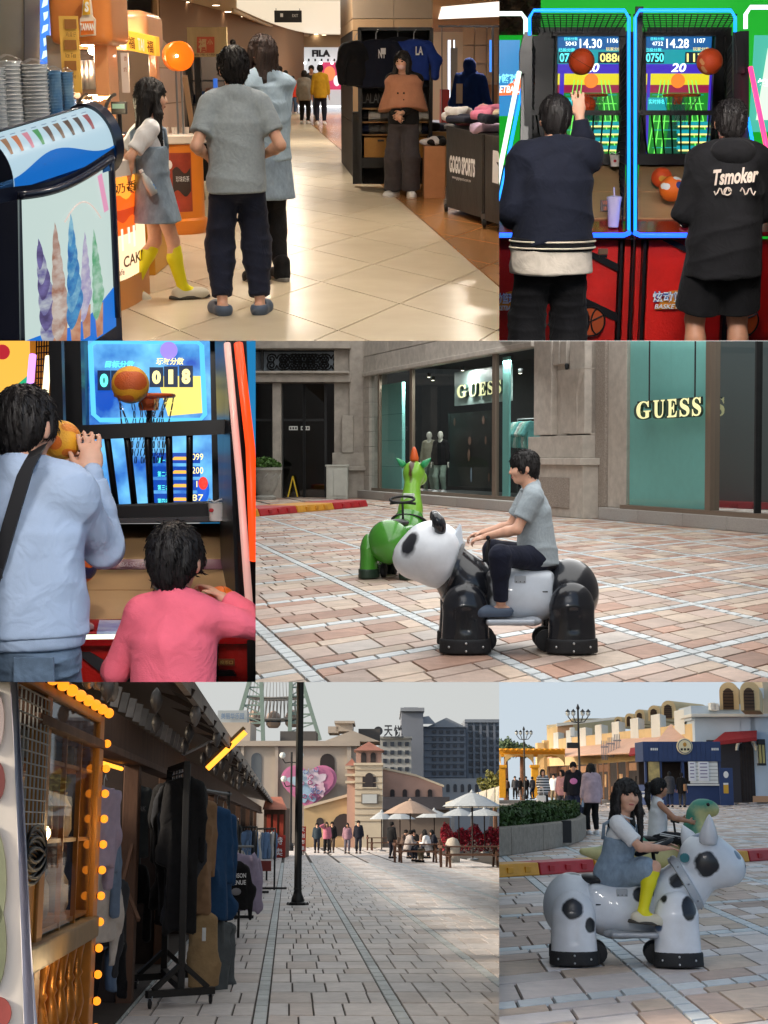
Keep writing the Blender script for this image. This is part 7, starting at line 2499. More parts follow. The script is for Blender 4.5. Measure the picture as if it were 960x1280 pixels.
 b_,J=person('boy in grey t-shirt and navy trousers sitting on the panda ride',V(by.x,pc.y,0),R(90),1.45,dict(pelvis=(0,-.02,.63),lean=6,hpitch=8,lh=(-.1,.335,.76),rh=(.12,.35,.77),le=(-.5,-.3,-1),re=(.5,-.3,-1),lf=(-.235,.245,.315),rf=(.235,.26,.315),lk=(-.6,.6,1),rk=(.6,.6,1),lfd=(4,0),rfd=(-4,0),lpn=(.3,-.3,-1),rpn=(-.3,-.3,-1),lcurl=40,rcurl=40),hh=.215,vox=.008,top=dict(m=GREYT,sleeve='short',hem=.07,t=.014),bottom=dict(m=NAVY,cr=.05,len=.9),shoes=dict(kind='clog',m=mat('clog_blue',(74,88,108),rough=.6),w=.034),hair=dict(kind='short',fringe=.02),seed=4)
build_plaza()
# -- market lane with clothes stalls, tower and hotels behind
use(P5)
def build_lane():
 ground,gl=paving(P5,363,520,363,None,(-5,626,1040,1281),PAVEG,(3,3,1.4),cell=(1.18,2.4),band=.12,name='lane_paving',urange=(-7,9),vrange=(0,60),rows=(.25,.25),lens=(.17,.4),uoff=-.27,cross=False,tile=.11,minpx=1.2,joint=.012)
 q=lambda x,y,Y:P5.p(x,y,Y)
 zz=lambda y,Y:P5.p(363,y,Y).z
 kx=(363-CX)/F
 def lp(u,Y,z):
  return V(u+kx*Y,Y,z)
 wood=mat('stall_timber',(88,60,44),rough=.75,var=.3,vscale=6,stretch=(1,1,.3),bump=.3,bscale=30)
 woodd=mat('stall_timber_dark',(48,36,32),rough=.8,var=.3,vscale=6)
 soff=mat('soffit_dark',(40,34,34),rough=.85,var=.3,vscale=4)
 gold=mat('cabinet_gold',(176,116,44),rough=.45,var=.15,vscale=6)
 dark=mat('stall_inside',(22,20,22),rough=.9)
 iron=mat('rack_iron',(24,24,26),rough=.5,var=.2)
 bulbm=emis('bulb_amber',(255,140,30),1.25)
 warm=emis('tube_amber',(255,160,50),1.6)
 # ---- first stall: gold cabinet with bulbs (front runs along the lane)
 U=-1.36
 Ya,Yb=6.4,10.35
 st=thing('snack_stall','gold trimmed stall front with glass cabinet, turned balusters and bulb rows','stall')
 def strip(name,y0,y1,z0,z1,u0,u1,m,bev=.0,par=None):
  a=[lp(u0,y0,z0),lp(u1,y0,z0),lp(u1,y1,z0),lp(u0,y1,z0),lp(u0,y0,z1),lp(u1,y0,z1),lp(u1,y1,z1),lp(u0,y1,z1)]
  return MB().hexa(a).build(name,m,par or st,bevel=bev)
 zt=2.36
 strip('back_panel',Ya,Yb,.0,zt,U-.5,U-.42,mat('cabinet_back',(92,70,46),rough=.6,var=.2))
 strip('beam',Ya,Yb,zt-.10,zt+.04,U-.08,U+.03,gold,.01)
 strip('post',Yb-.12,Yb+.1,.0,zt,U-.1,U+.03,gold,.01)
 strip('post',8.02,8.2,.0,zt-.1,U-.08,U+.02,gold,.01)
 strip('counter_beam',Ya,Yb,.80,.94,U-.3,U+.06,mat('beam_olive',(112,92,60),rough=.5,var=.2),.015)
 strip('plinth',Ya,Yb,.0,.2,U-.3,U+.04,gold,.015)
 strip('red_panel',Ya,Yb,.2,.8,U-.2,U-.16,mat('panel_red',(150,56,34),rough=.45,var=.2))
 strip('panel',Ya,8.02,.94,1.25,U-.06,U,mat('panel_amber',(196,126,40),rough=.5,var=.1))
 cab=strip('cabinet_back',8.2,Yb-.12,.94,zt-.1,U-.42,U-.38,mat('cabinet_back_pale',(206,196,176),rough=.25,var=.15,vscale=3))  # back painted pale to carry daylight reflected in the pane
 for t in(0,.36,.68,1):
  y=lerp(8.22,Yb-.14,t)
  strip('cabinet_bar',y-.015,y+.015,.94,zt-.1,U-.03,U,gold,0,cab)
 for z in(.96,1.45,1.46+.44,zt-.12):
  strip('shelf',8.2,Yb-.12,z,z+.025,U-.38,U-.01,gold,0,cab)
 MB().quad(lp(U+.005,8.22,.96),lp(U+.005,Yb-.13,.96),lp(U+.005,Yb-.13,zt-.1),lp(U+.005,8.22,zt-.1)).build('cabinet_pane',glass('cabinet_glass',(.9,.88,.84),a=.26,fk=.0),cab)
 jar=mat('jar_stone',(176,160,136),rough=.5,var=.2)
 for k in range(9):
  y=lerp(8.4,Yb-.35,(k%3)/2)
  z=(.985,1.475,1.925)[k//3]
  MB().lathe(lp(U-.2,y,z),[(.07,0),(.09,.05),(.085,.2),(.05,.26),(.055,.3)],12).build('jar',jar,cab,auto=40)
 for q_,e_ in((lp(U-.2,9.2,2.12),9),(lp(U+.35,8.6,.75),5),(lp(U+.3,9.9,1.5),4)):
  ld=bpy.data.lights.new('bulb_fill_lamp','POINT');ld.energy=e_;ld.color=(1,.68,.34);ld.shadow_soft_size=.06  # first lamp is added to brighten the cabinet; the others carry the bulb glow
  lo=bpy.data.objects.new('bulb_fill_lamp',ld);COL.objects.link(lo);lo.matrix_world=P5.M@MT(q_)
 gr=thing('wire_grid','white wire grid panel hanging beside the glass cabinet','grid')
 wm=mat('wire_white',(176,172,164),rough=.5)
 for k in range(9):
  y=lerp(7.0,7.95,k/8)
  MB().bar(lp(U+.04,y,1.5),lp(U+.04,y,2.22),.007).build('wire',wm,gr)
 for k in range(13):
  z=lerp(1.5,2.22,k/12)
  MB().bar(lp(U+.045,7.0,z),lp(U+.045,7.95,z),.007).build('wire',wm,gr)
 cl=thing('cable_coil','coil of black cable hung under the wire grid','cable')
 for k in range(12):
  pts=[lp(U+.04+.012*(k%4),7.55+(.26+.015*(k%5))*cos(2*pi*i/20),1.40+(.075+.008*(k%3))*sin(2*pi*i/20)+.012*(k-6))for i in range(20)]
  MB().tube(pts,.009,5,closed=True).build('loop',iron,cl,smooth=True)
 gb=mat('baluster_gilt',(172,112,46),rough=.3,metal=.5,var=.3,vscale=9)
 prof=[(.05,0),(.055,.05),(.03,.08),(.045,.12),(.062,.2),(.045,.3),(.03,.36),(.045,.39),(.03,.42),(.04,.5),(.05,.56),(.055,.6)]
 bal=None
 for k in range(11):
  y=lerp(6.5,Yb-.25,k/10)
  if bal is None:
   bal=MB().lathe((0,0,0),prof,12).mesh('baluster',True)
  o=link('baluster',bal,gb,st)
  o.matrix_basis=MT(lp(U-.05,y,.2))
 bm_=MB().ball((0,0,0),.036,12,8).mesh('bulb',True)
 hm=MB().lathe((0,0,0),[(.024,0),(.024,.02)],8,(-1,0,0)).mesh('bulb_holder')
 for k in range(11):
  y=lerp(6.75,Yb-.05,k/10)
  o=link('bulb',bm_,bulbm,st);o.matrix_basis=MT(lp(U+.075,y,zt-.03))
  h=link('bulb_holder',hm,iron,o);h.matrix_basis=MT((-.02,0,0))
 for k in range(12):
  o=link('bulb',bm_,bulbm,st);o.matrix_basis=MT(lp(U+.06,Yb+.04,2.12-k*.175))@Matrix.Scale(.8,4)
  h=link('bulb_holder',hm,iron,o);h.matrix_basis=MT((-.02,0,0))
 film=mat('film_wrap',(120,112,106),rough=.25,var=.3,vscale=8,spec=.6)
 pk=thing('hanging_packets','clear wrapped packets hanging above the bulb row','packets')
 for k in range(7):
  y=8.1+k*.42
  s=Solid(.025)
  s.box((0,0,0),(.04,.17,.2),.03)
  s.disp=folds(.02,k,16,14)
  o=s.build('packet',film,pk)
  o.matrix_basis=MT(lp(U+.04,y,zt+.30))@Matrix.Rotation(R(-14+5*(k%3)),4,'X')
  # ---- white fabric banner at the frame edge
 bn=thing('fabric_banner','pale fabric banner with red and green print at the left frame edge','banner')
 bm2=mat('banner_cloth',(196,192,202),rough=.8,var=.06,vscale=2)
 Y=6.2
 a,b,c,d=q(16,852,Y),q(8,852,Y),q(36,1290,Y),q(50,1290,Y)
 MB().sheet(lambda s,t:q(lerp(lerp(12,20,s),lerp(30,49,s),t),lerp(848,1290,t),Y)+V(0,.04*sin(s*9+t*3),0),10,12).build('cloth',bm2,bn,smooth=True)
 MB().slab(q(-20,1290,Y+.05),q(34,1290,Y+.05),q(14,848,Y+.05),q(-20,848,Y+.05),.02).build('panel',mat('banner_panel',(206,202,196),rough=.7),bn)
 for(x,y,w,h,colr)in((-6,976,12,26,(118,62,62)),(-12,1100,20,70,(136,142,116)),(-10,1180,18,60,(122,128,102)),(-2,1266,16,20,(150,70,66)),(-9,900,14,40,(176,164,164))):
  pts=[q(x+w*cos(2*pi*k/18),y+h*sin(2*pi*k/18),Y+.035)for k in range(18)]
  MB().prism(pts[::-1],(0,.008,0)).build('print',mat('banner_print_%d'%colr[0],colr,rough=.7,var=.15),bn)
  # ---- long stall row with roof
 row=thing('stall_row','row of dark timber clothes stalls under a long overhanging roof','stalls')
 Y0,Y1=10.5,75.0
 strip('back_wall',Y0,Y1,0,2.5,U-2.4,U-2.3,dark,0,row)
 strip('header',Y0-2.8,Y1,2.12,2.42,U-.12,U,wood,.01,row)
 strip('header_moulding',Y0-2.8,Y1,2.08,2.14,U-.14,U+.05,wood,.01,row)
 strip('floor',Y0,Y1,.0,.02,U-2.3,U,mat('stall_floor',(58,50,46),rough=.8,var=.2),0,row)
 ue,ze=-.80,2.6
 n=26
 for k in range(n):
  ya,yb=lerp(6.4,Y1,(k/n)**1.6),lerp(6.4,Y1,((k+1)/n)**1.6)-.02
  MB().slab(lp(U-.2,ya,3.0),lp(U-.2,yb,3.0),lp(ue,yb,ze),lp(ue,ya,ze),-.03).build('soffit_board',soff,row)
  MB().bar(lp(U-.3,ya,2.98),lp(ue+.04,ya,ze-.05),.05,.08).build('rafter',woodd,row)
 MB().hexa([lp(U-2.6,6.0,3.3),lp(ue-.02,6.0,ze+.04),lp(ue-.02,Y1,ze+.04),lp(U-2.6,Y1,3.3),lp(U-2.6,6.0,3.4),lp(ue-.02,6.0,ze+.10),lp(ue-.02,Y1,ze+.10),lp(U-2.6,Y1,3.4)]).build('roof',mat('roof_sheet',(84,74,72),rough=.7),row)
 strip('eave_edge',6.0,Y1,ze-.06,ze+.08,ue-.02,ue+.03,mat('eave_edge',(150,140,132),rough=.6,var=.2),0,row)
 for k,y in enumerate((13.4,17.0,21.5,27,34,42,52,63)):
  strip('post',y-.12,y+.12,0,2.12,U-.14,U,wood,.01,row)
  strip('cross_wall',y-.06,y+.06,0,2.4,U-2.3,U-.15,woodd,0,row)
 orn=MB().lathe((0,0,0),[(.004,.1),(.035,.06),(.05,0),(.03,-.06),(.004,-.1)],8).mesh('ornament',True)
 om=mat('ornament_grey',(96,92,92),rough=.35,var=.4,rnd=.5)
 for k in range(22):
  y=9.8+1.25*k
  o=link('ornament',orn,om,row);o.matrix_basis=MT(lp(U+.12+.22*(k%3),y,2.46+.02*(k%2)))
 for k in range(16):
  s=MB().cbox((0,0,0),(.06,.02,.16)).mesh('pennant')
  o=link('pennant',s,om,row);o.matrix_basis=MT(lp(U+.02,10.6+k*.55,2.52))@Matrix.Rotation(R(12),4,'Y')
 def tube_lamp(lab,p0,p1,housing=True,r_=.02):
  t=thing('tube_lamp',lab,'lamp',group='amber tube lamps')
  MB().tube([p0,p1],r_,8).build('tube',warm,t,smooth=True)
  if housing:
   d=(Vector(p1)-Vector(p0)).normalized()
   off=V(-.02,.05,.06)
   MB().bar(Vector(p0)+off,Vector(p1)+off,.12,.04).build('housing',mat('lamp_housing',(120,96,60),rough=.4,metal=.4),t)
  return t
 Yl=19.0
 t=tube_lamp('slanting amber tube lamp on a rod under the eave',q(259,961,Yl),q(307,915,Yl),True,.035)
 MB().tube([q(205,955,Yl),q(285,916,Yl)],.02,6).build('rod',STEEL,t)
 tube_lamp('short amber tube lamp just behind the bulb post',q(119,951,12),q(152,961,12.8),True,.018)
 tube_lamp('small amber tube lamp above the tall clothes rack',q(205,979,17),q(228,986,18),True,.018)
 tube_lamp('faint amber tube lamp deep in the second stall',q(242,973,24),q(262,984,26),False,.02)
 # ---- garments
 def garment(par,c,rz,w,z0,z1,m,seed,d=.05,sleeves=True,name='garment'):
  s=Solid(.022)
  s.etube((0,0,z0),(0,0,z1-.06),(w*1.05,d),(w*.9,d),None,.03)
  s.ell((0,0,z1-.07),(w*.8,d,.07),None,.04)
  if sleeves:
   for q_ in(-1,1):
    s.chain([(q_*w*.8,0,z1-.09),(q_*w*1.12,.02,z1-.36),(q_*w*1.14,.03,z1-.74)],[.06,.055,.042],.03)
  s.disp=folds(.034,seed,34,3)
  o=s.build(name,m,par)
  o.matrix_basis=MT(c)@Matrix.Rotation(rz,4,'Z')
  hk=MB().tube([(0,0,z1),(0,0,z1+.06),(.02,0,z1+.1),(.04,0,z1+.06)],.004,5)
  hk.build('hanger_hook',STEEL,o)
  return o
 G=dict(black=BLACKC,tan=cloth('tan_coat',(134,104,78)),blue=cloth('deep_blue',(32,66,104)),grey=cloth('grey_coat',(86,92,96)),lav=cloth('lavender_knit',(150,140,164)),steel=cloth('steel_blue',(92,112,140)),char=cloth('charcoal_cloth',(44,46,52)),jean=cloth('jean_mid',(92,116,150)),white=cloth('off_white',(176,172,170)),khak=cloth('khaki_skirt',(150,124,90)))
 rk=thing('clothes_rack','tall black iron clothes rack on castors holding dark coats','clothes rack')
 c1,c2=P5.g(186,1262),P5.g(250,1272)
 base=P5.g(232,1258)
 Yr=base.y
 pL,pR=q(196,1000,Yr+.6),q(233,1000,Yr)
 xL,xR=pL.x,pR.x
 zt_=q(233,955,Yr).z
 MB().cbox((xR,Yr,zt_/2+.05),(.06,.05,zt_-.1)).build('post',iron,rk,bevel=.005)
 MB().cbox((xL,Yr+1.4,zt_/2+.05),(.06,.05,zt_-.1)).build('post',iron,rk,bevel=.005)
 MB().bar((xR,Yr,zt_),(xL,Yr+1.4,zt_),.05).build('top_rail',iron,rk)
 MB().bar((xR,Yr,.16),(xL,Yr+1.4,.16),.06).build('lower_rail',iron,rk)
 for px_,py_ in((xR,Yr),(xL,Yr+1.4)):
  MB().bar((px_-.27,py_-.2,.12),(px_+.27,py_+.15,.12),.06).build('foot',iron,rk)
  MB().bar((px_-.22,py_-.16,.15),(px_,py_,.36),.04).build('brace',iron,rk)
  MB().bar((px_+.22,py_+.12,.15),(px_,py_,.36),.04).build('brace',iron,rk)
  for s in(-1,1):
   w=MB().lathe((px_+s*.24,py_+s*.17-(.02 if s<0 else-.02),.045),[(.03,-.015),(.045,-.01),(.045,.01),(.03,.015)],12,(1,0,0)).build('castor',RUBBER,rk,auto=40)
   MB().cbox((px_+s*.24,py_+s*.17-(.02 if s<0 else-.02),.085),(.05,.03,.04)).build('castor_fork',STEEL,w)
 mw=MB()
 for k in range(7):
  mw.bar((lerp(xR,xL,k/6),lerp(Yr,Yr+1.4,k/6),zt_),(lerp(xR,xL,k/6),lerp(Yr,Yr+1.4,k/6),zt_-.28),.01)
 for k in range(4):
  mw.bar((xR,Yr,zt_-.07*(k+1)),(xL,Yr+1.4,zt_-.07*(k+1)),.01)
 mw.build('mesh_panel',iron,rk)
 rg=random.Random(4)
 seq=['black','char','black','black','char','black','black']
 for k,nm in enumerate(seq):
  t=(k+.6)/8
  garment(rk,(lerp(xR,xL,t),lerp(Yr,Yr+1.4,t),0),R(20+rg.uniform(-12,12)),.15,.62+.08*(k%3),zt_-.12,G[nm],k+20)
 r2=thing('garment_rail','rail of tan, blue and grey garments beside the tall black rack','clothes rack')
 Yg=Yr+.9
 zr=q(262,985,Yg).z
 MB().tube([q(236,985,Yg-.3),q(288,993,Yg+1.6)],.018,6).build('rail',iron,r2)
 MB().tube([(q(286,990,Yg+1.5).x,Yg+1.5,0),(q(286,990,Yg+1.5).x,Yg+1.5,zr)],.018,6).build('post',iron,r2)
 for(x,y0,y1,dY,w,nm,sl)in((250,996,1145,0,.12,'tan',True),(254,1138,1235,.05,.17,'khak',False),(268,1005,1150,.35,.14,'blue',True),(276,1012,1152,.8,.13,'blue',True),(271,1148,1242,.45,.13,'grey',False),(283,1150,1240,.9,.1,'grey',False)):
  a,b=q(x,y1,Yg+dY),q(x,y0,Yg+dY)
  garment(r2,(a.x,Yg+dY,0),R(35),w,a.z,b.z,G[nm],int(x),sleeves=sl,d=.06,name='garment' if sl else 'skirt')
 tg=q(255,1168,Yg-.12)
 MB().cbox((tg.x,tg.y,tg.z),(.035,.004,.12)).build('price_tag',WHITEC,r2)
 r3=thing('shirt_rail','low rail with printed black shirt and lavender tops','clothes rack')
 Ys=20.0
 for(x,y0,y1,dY,w,nm)in((293,1078,1137,0,.2,'black'),(303,1068,1138,.6,.18,'lav'),(308,1070,1136,1.2,.18,'lav'),(286,1062,1110,1.8,.2,'white')):
  a,b=q(x,y1,Ys+dY),q(x,y0,Ys+dY)
  g_=garment(r3,(a.x,Ys+dY,0),R(20),w,a.z,b.z,G[nm],int(x)+3)
  if nm=='black':
   for k,bd in enumerate(('MADISON','AVENUE')):
    text(bd,V(-.13,-.082,b.z-.2-k*.09),V(.26,0,0),V(0,0,.06),WHITEC,g_,'lettering',bold=.02)
   MB().ball((0,-.07,b.z-.38),(.07,.012,.05),12,6).build('print',mat('print_grey',(120,120,126)),g_)
 MB().tube([q(284,1058,Ys),q(316,1058,Ys+2.2)],.02,6).build('rail',iron,r3)
 a=q(300,1060,Ys+1)
 MB().tube([(a.x,Ys+1,0),(a.x,Ys+1,a.z)],.02,6).build('post',iron,r3)
 r4=thing('jersey_rail','jerseys and striped knits hanging right behind the bulb post','clothes rack')
 for k,(x,y0,y1,nm)in enumerate(((126,985,1085,'lav'),(131,1020,1090,'steel'),(129,1085,1180,'white'),(134,1100,1182,'char'),(127,1120,1186,'steel'),(140,1130,1190,'black'))):
  a,b=q(x,y1,11.2+.25*k),q(x,y0,11.2+.25*k)
  g_=garment(r4,(a.x,11.2+.25*k,0),R(70),.17,a.z,b.z,G[nm],k+50,d=.07)
 a,b=q(118,982,11.2),q(150,990,12.8)
 MB().tube([a,b],.014,6).build('rail',iron,r4)
 r5=thing('wall_shirts','grey printed t-shirts pinned up in the dark stall','clothing')
 for x,y0,y1,nm,wd in((142,985,1080,'char','NEW YORK'),(162,978,1075,'grey','NEW YORK'),(156,1075,1130,'black',None)):
  a,b=q(x,y1,14.5),q(x,y0,14.5)
  g_=garment(r5,(a.x,14.5,0),R(12),.2,a.z,b.z,G[nm],int(x)+9)
  if wd:
   text(wd,V(-.14,-.085,b.z-.28),V(.28,0,0),V(0,0,.05),mat('print_grey',(120,120,126)),g_,'lettering',bold=.02)
  else:
   MB().ball((0,-.075,b.z-.2),(.1,.012,.1),14,7).build('print',mat('print_brown',(120,84,50)),g_)
 es=thing('folding_easel','crossed pale wooden sticks leaning in the dark stall','easel')
 MB().bar(q(148,1128,13),q(172,1030,13.4),.03).build('stick',wood,es)
 MB().bar(q(155,1105,13),q(173,1150,12.6),.03).build('stick',wood,es)
 for k,(x0,x1,y0,y1,Yk,nms,lab)in enumerate(((274,296,1030,1075,25,('char','black','grey','char','black'),'rail of charcoal tops in the middle of the stall row'),(303,320,1038,1078,34,('jean','steel','jean','char','jean'),'rail of folded jeans on the far rack'),(322,343,1040,1074,36,('white','steel','jean','steel','white','jean'),'rail of pale denim shorts near the red boards'))):
  r_=thing('clothes_rail',lab,'clothes rack')
  for i,nm in enumerate(nms):
   x=lerp(x0,x1,(i+.5)/len(nms))
   a,b=q(x,y1,Yk),q(x,y0,Yk)
   garment(r_,(a.x,Yk+.1*i,0),R(50+12*i),.13,a.z,b.z,G[nm],i+70+k,sleeves=k==0)
  MB().tube([q(x0-2,y0-4,Yk),q(x1+2,y0-4,Yk)],.025,6).build('rail',iron,r_)
  for x in(x0-1,x1+1):
   a=q(x,y0-4,Yk)
   MB().tube([(a.x,Yk,0),(a.x,Yk,a.z)],.025,6).build('post',iron,r_)
   MB().bar((a.x-.3,Yk,.04),(a.x+.3,Yk,.04),.05).build('foot',iron,r_)
 redm=mat('board_red',(150,44,36),rough=.6,var=.15)
 def board(lab,x0,x1,y0,y1,Y,m,txt=None,lean=0):
  t=thing('red_board',lab,'sign')
  a,b=q(x0,y1,Y),q(x1,y0,Y)
  MB().box(a.x,b.x,Y,Y+.06,a.z,b.z).build('board',m,t,bevel=.01)
  if a.z>.05:
   MB().box(a.x+.1,a.x+.15,Y,Y+.05,0,a.z).build('leg',iron,t)
   MB().box(b.x-.15,b.x-.1,Y,Y+.05,0,a.z).build('leg',iron,t)
  if txt:
   for k,ch in enumerate(txt):
    h=(b.z-a.z)/len(txt)
    text(ch,V(lerp(a.x,b.x,.2),Y-.01,b.z-h*(k+.85)),V((b.x-a.x)*.6,0,0),V(0,0,h*.7),WHITEC,t,'lettering',bold=.01)
  return t
 board('narrow red standing banner with white characters in the lane',374.5,382.5,1033,1064,76,redm,'文创市集')
 board('red menu board at the end of the stall row',339,357,1044,1072,66,redm,'特卖')
 board('low red crate board under the jeans rail',318,339,1076,1089,42,mat('crate_red',(120,48,44),rough=.7))
 hut=thing('orange_hut','orange tiled hut roof at the end of the stall row','hut')
 orr=mat('hut_roof_tile',(160,96,76),rough=.8,var=.2,vscale=1)
 Yh=70
 a,b=q(330,1010,Yh),q(357,1010,Yh)
 MB().box(a.x,b.x,Yh,Yh+3,0,a.z).build('wall',wood,hut)
 MB().add([q(328,1012,Yh-.5),q(359,1012,Yh-.5),q(352,996,Yh+2),q(333,996,Yh+2)],[(0,1,2,3)]).build('roof',orr,hut)
 for k in range(3):
  x=333+k*8
  MB().box(q(x,1060,Yh).x,q(x+5,1060,Yh).x,Yh-.05,Yh,.3,q(340,1018,Yh).z).build('door_panel',mat('hut_red',(160,60,40),rough=.6),hut)
  # ---- lamp posts
 lpst=thing('lamp_post','tall black lamp post with flared base standing in the lane','street lamp')
 pc=P5.g(372,1131)
 s=1800/pc.y
 zt2=q(366,845,pc.y).z
 blk=mat('post_black',(22,22,24),rough=.4,var=.2)
 MB().lathe((pc.x,pc.y,0),[(.17,0),(.17,.04),(.13,.06),(.12,.14),(.09,.2),(.075,.28),(.085,.3),(.075,.33),(.074,1.2),(.072,zt2)],16).build('post',blk,lpst,auto=40)
 MB().lathe((pc.x,pc.y,-.0),[(.22,0),(.22,.03)],8).build('base_plate',blk,lpst)
 for k in range(8):
  MB().ball((pc.x+.19*cos(k*.785),pc.y+.19*sin(k*.785),.035),.018,6,4).build('bolt',blk,lpst)
 l2=thing('lamp_post','distant lamp post with white globe lamps half hidden by the near post','street lamp')
 Yd=88.0
 c=q(363,1062,Yd)
 zt3=q(363,940,Yd).z
 MB().lathe((c.x,Yd,0),[(.2,0),(.2,.3),(.08,.5),(.06,zt3)],10).build('post',blk,l2)
 for s_ in(-1,1):
  for zq,w in((zt3-.2,.55),(zt3-1.6,.45)):
   MB().tube([(c.x,Yd,zq-.4),(c.x+s_*w*.7,Yd,zq-.45),(c.x+s_*w,Yd,zq-.2)],.04,6).build('arm',blk,l2)
   MB().ball((c.x+s_*w,Yd,zq),.19,12,8).build('globe',mat('lamp_globe',(206,210,206),rough=.2),l2,smooth=True)
   # ---- people in the lane
 gp='people walking up the lane'
 pk_=cloth('pink_top',(176,104,124));rose=cloth('rose_top',(150,116,130));nav=cloth('dark_navy',(30,32,44))
 for x,y,H,m1,m2,hk,rz,lab in((402,1066,1.62,cloth('teal_dark',(50,62,72)),nav,'short',180,'person in dark teal walking nearest the red banner'),(409,1063,1.3,nav,nav,'short',170,'child in navy half hidden behind the dark teal walker'),(408,1067,1.66,pk_,BLACKC,'long',185,'woman in bright pink top with raised hand'),(415,1066,1.68,BLACKC,cloth('brown_t',(64,54,50)),'short',175,'man in black walking beside the bright pink top'),(434,1067,1.62,rose,cloth('grey_leggings',(96,92,104)),'long',180,'woman in rose jumper walking with the tall man'),(448,1067,1.74,nav,cloth('dark_jean',(38,40,52)),'short',182,'tall man in dark navy at the right of the walkers'),(427,1058,1.6,cloth('tan_top',(120,96,84)),nav,'short',180,'distant walker in tan behind the rose jumper')):
  far_person(lab,x-(6 if x==402 else 0),y,H,P5,dict(top=dict(m=m1,hem=.1,t=.03),bottom=dict(m=m2),shoes=dict(m=BLACKC)),R(rz),gp,dict(lf=(-.09,.12,.08),rf=(.09,-.1,.08),**(dict(rh=(.1,.2,1.55),re=(1,0,-.5))if m1 is pk_ else{})),vox=.028,hairk=hk)
  # ---- right side: picnic tables, parasols, seated people, planting
 bw=mat('bench_wood',(92,62,46),rough=.7,var=.25,vscale=4)
 def picnic(x,y,L,lab):
  t=thing('picnic_table',lab,'table',P5.g(x,y),R(4),'picnic tables')
  for k in range(4):
   MB().cbox((0,-.3+k*.2,.74),(L,.18,.045)).build('top_board',bw,t)
  for s in(-1,1):
   MB().cbox((0,s*.72,.45),(L,.26,.045)).build('bench',bw,t)
   for e in(-1,1):
    MB().bar((e*L*.38,s*.2,.72),(e*L*.38,s*.6,0),.08).build('leg',bw,t)
   MB().cbox((s*L*.38,0,.42),(.07,1.6,.09)).build('brace',bw,t)
   MB().cbox((s*L*.5,.0,.46),(.09,.09,.92)).build('end_post',bw,t)
   MB().cbox((s*L*.5,.0,.74),(.08,1.5,.1)).build('end_rail',bw,t)
  return t
 picnic(522,1078,1.9,'dark wooden picnic table where people sit under the tan parasol')
 picnic(590,1084,2.3,'large dark wooden picnic table before the red shrubs')
 picnic(482,1063,2.2,'distant wooden picnic table near the low hedge')
 picnic(556,1064,2.0,'distant wooden picnic table behind the seated people')
 pst=dict(pelvis=(0,0,.52),lean=14,hpitch=14,lf=(-.12,.36,.08),rf=(.12,.36,.08),lh=(-.1,.38,.8),rh=(.12,.38,.8))
 gq='people seated at the picnic tables'
 for x,y,m1,m2,hk,rz,lab in((509,1077,cloth('off_grey',(160,152,150)),nav,'short',-60,'seated person in pale grey facing the table'),(536,1078,WHITEC,cloth('khaki_t',(120,108,88)),'long',60,'seated woman in white blouse with dark hair'),(545,1073,nav,BLACKC,'long',100,'seated person in navy at the right end of the crowded table'),(503,1073,cloth('brown_seat',(96,78,70)),nav,'short',-120,'seated person in brown behind the pale grey one'),(519,1072,BLACKC,nav,'short',160,'seated person in black behind the table'),(530,1071,cloth('tan_top',(120,96,84)),nav,'long',190,'seated person with long hair behind the table')):
  far_person(lab,x,y,1.66,P5,dict(top=dict(m=m1,hem=.06,t=.03),bottom=dict(m=m2),shoes=dict(m=BLACKC)),R(rz),gq,pst,vox=.024,hairk=hk)
 far_person('standing person in black at the end of the picnic table',489.5,1073,1.66,P5,dict(top=dict(m=BLACKC,hem=.1,t=.03),bottom=dict(m=nav),shoes=dict(m=BLACKC)),R(-40),gq,vox=.024)
 def parasol(x,yb,ytop,w,m,lab,yedge):
  c=P5.g(x,yb)
  t=thing('parasol',lab,'parasol',c,0,'market parasols')
  zt=q(x,ytop,c.y).z
  ze_=q(x,yedge,c.y).z
  rr=w/1800*c.y/2
  MB().tube([(0,0,0),(0,0,zt-.1)],.035,8).build('pole',woodd,t)
  n=8
  for k in range(n):
   a0,a1=2*pi*(k+.1)/n,2*pi*(k+1.1)/n
   def fn(u,v,a0=a0,a1=a1):
    a=lerp(a0,a1,u)
    sag=1-.06*sin(pi*u)*v
    zq=lerp(zt,ze_,v**1.25)
    return(rr*v*sag*cos(a),rr*v*sag*sin(a),zq+.0)
   MB().sheet(fn,4,5).build('canopy_panel',m,t,smooth=True)
   MB().tube([(0,0,zt-.35),(rr*.95*cos(a0),rr*.95*sin(a0),ze_+.01)],.012,5).build('rib',STEEL,t)
  MB().lathe((0,0,zt-.02),[(.12,0),(.06,.06),(.01,.14)],10).build('finial',m,t)
  MB().lathe((0,0,0),[(.26,0),(.26,.06),(.06,.1)],12).build('base',STEEL,t)
 pt=mat('parasol_tan',(158,136,122),rough=.8,var=.08)
 pg=mat('parasol_pale',(160,166,172),rough=.8,var=.08)
 parasol(513,1066,1000,68,pt,'tan parasol over the crowded picnic table',1017)
 parasol(591,1075,990,74,pg,'large pale grey parasol over the table by the red shrubs',1008)
 parasol(477,1064,1014,30,pg,'small pale parasol by the tower',1024)
 parasol(543,1064,1012,46,pg,'pale parasol right of the tan one',1022)
 parasol(500,1064,1015,40,pg,'pale parasol half behind the tan one',1024)
 parasol(574,1066,1010,46,pg,'pale parasol half hidden by the large one',1020)
 parasol(606,1066,1011,60,pg,'wide pale parasol at the right frame edge',1020)
 lr=random.Random(21)
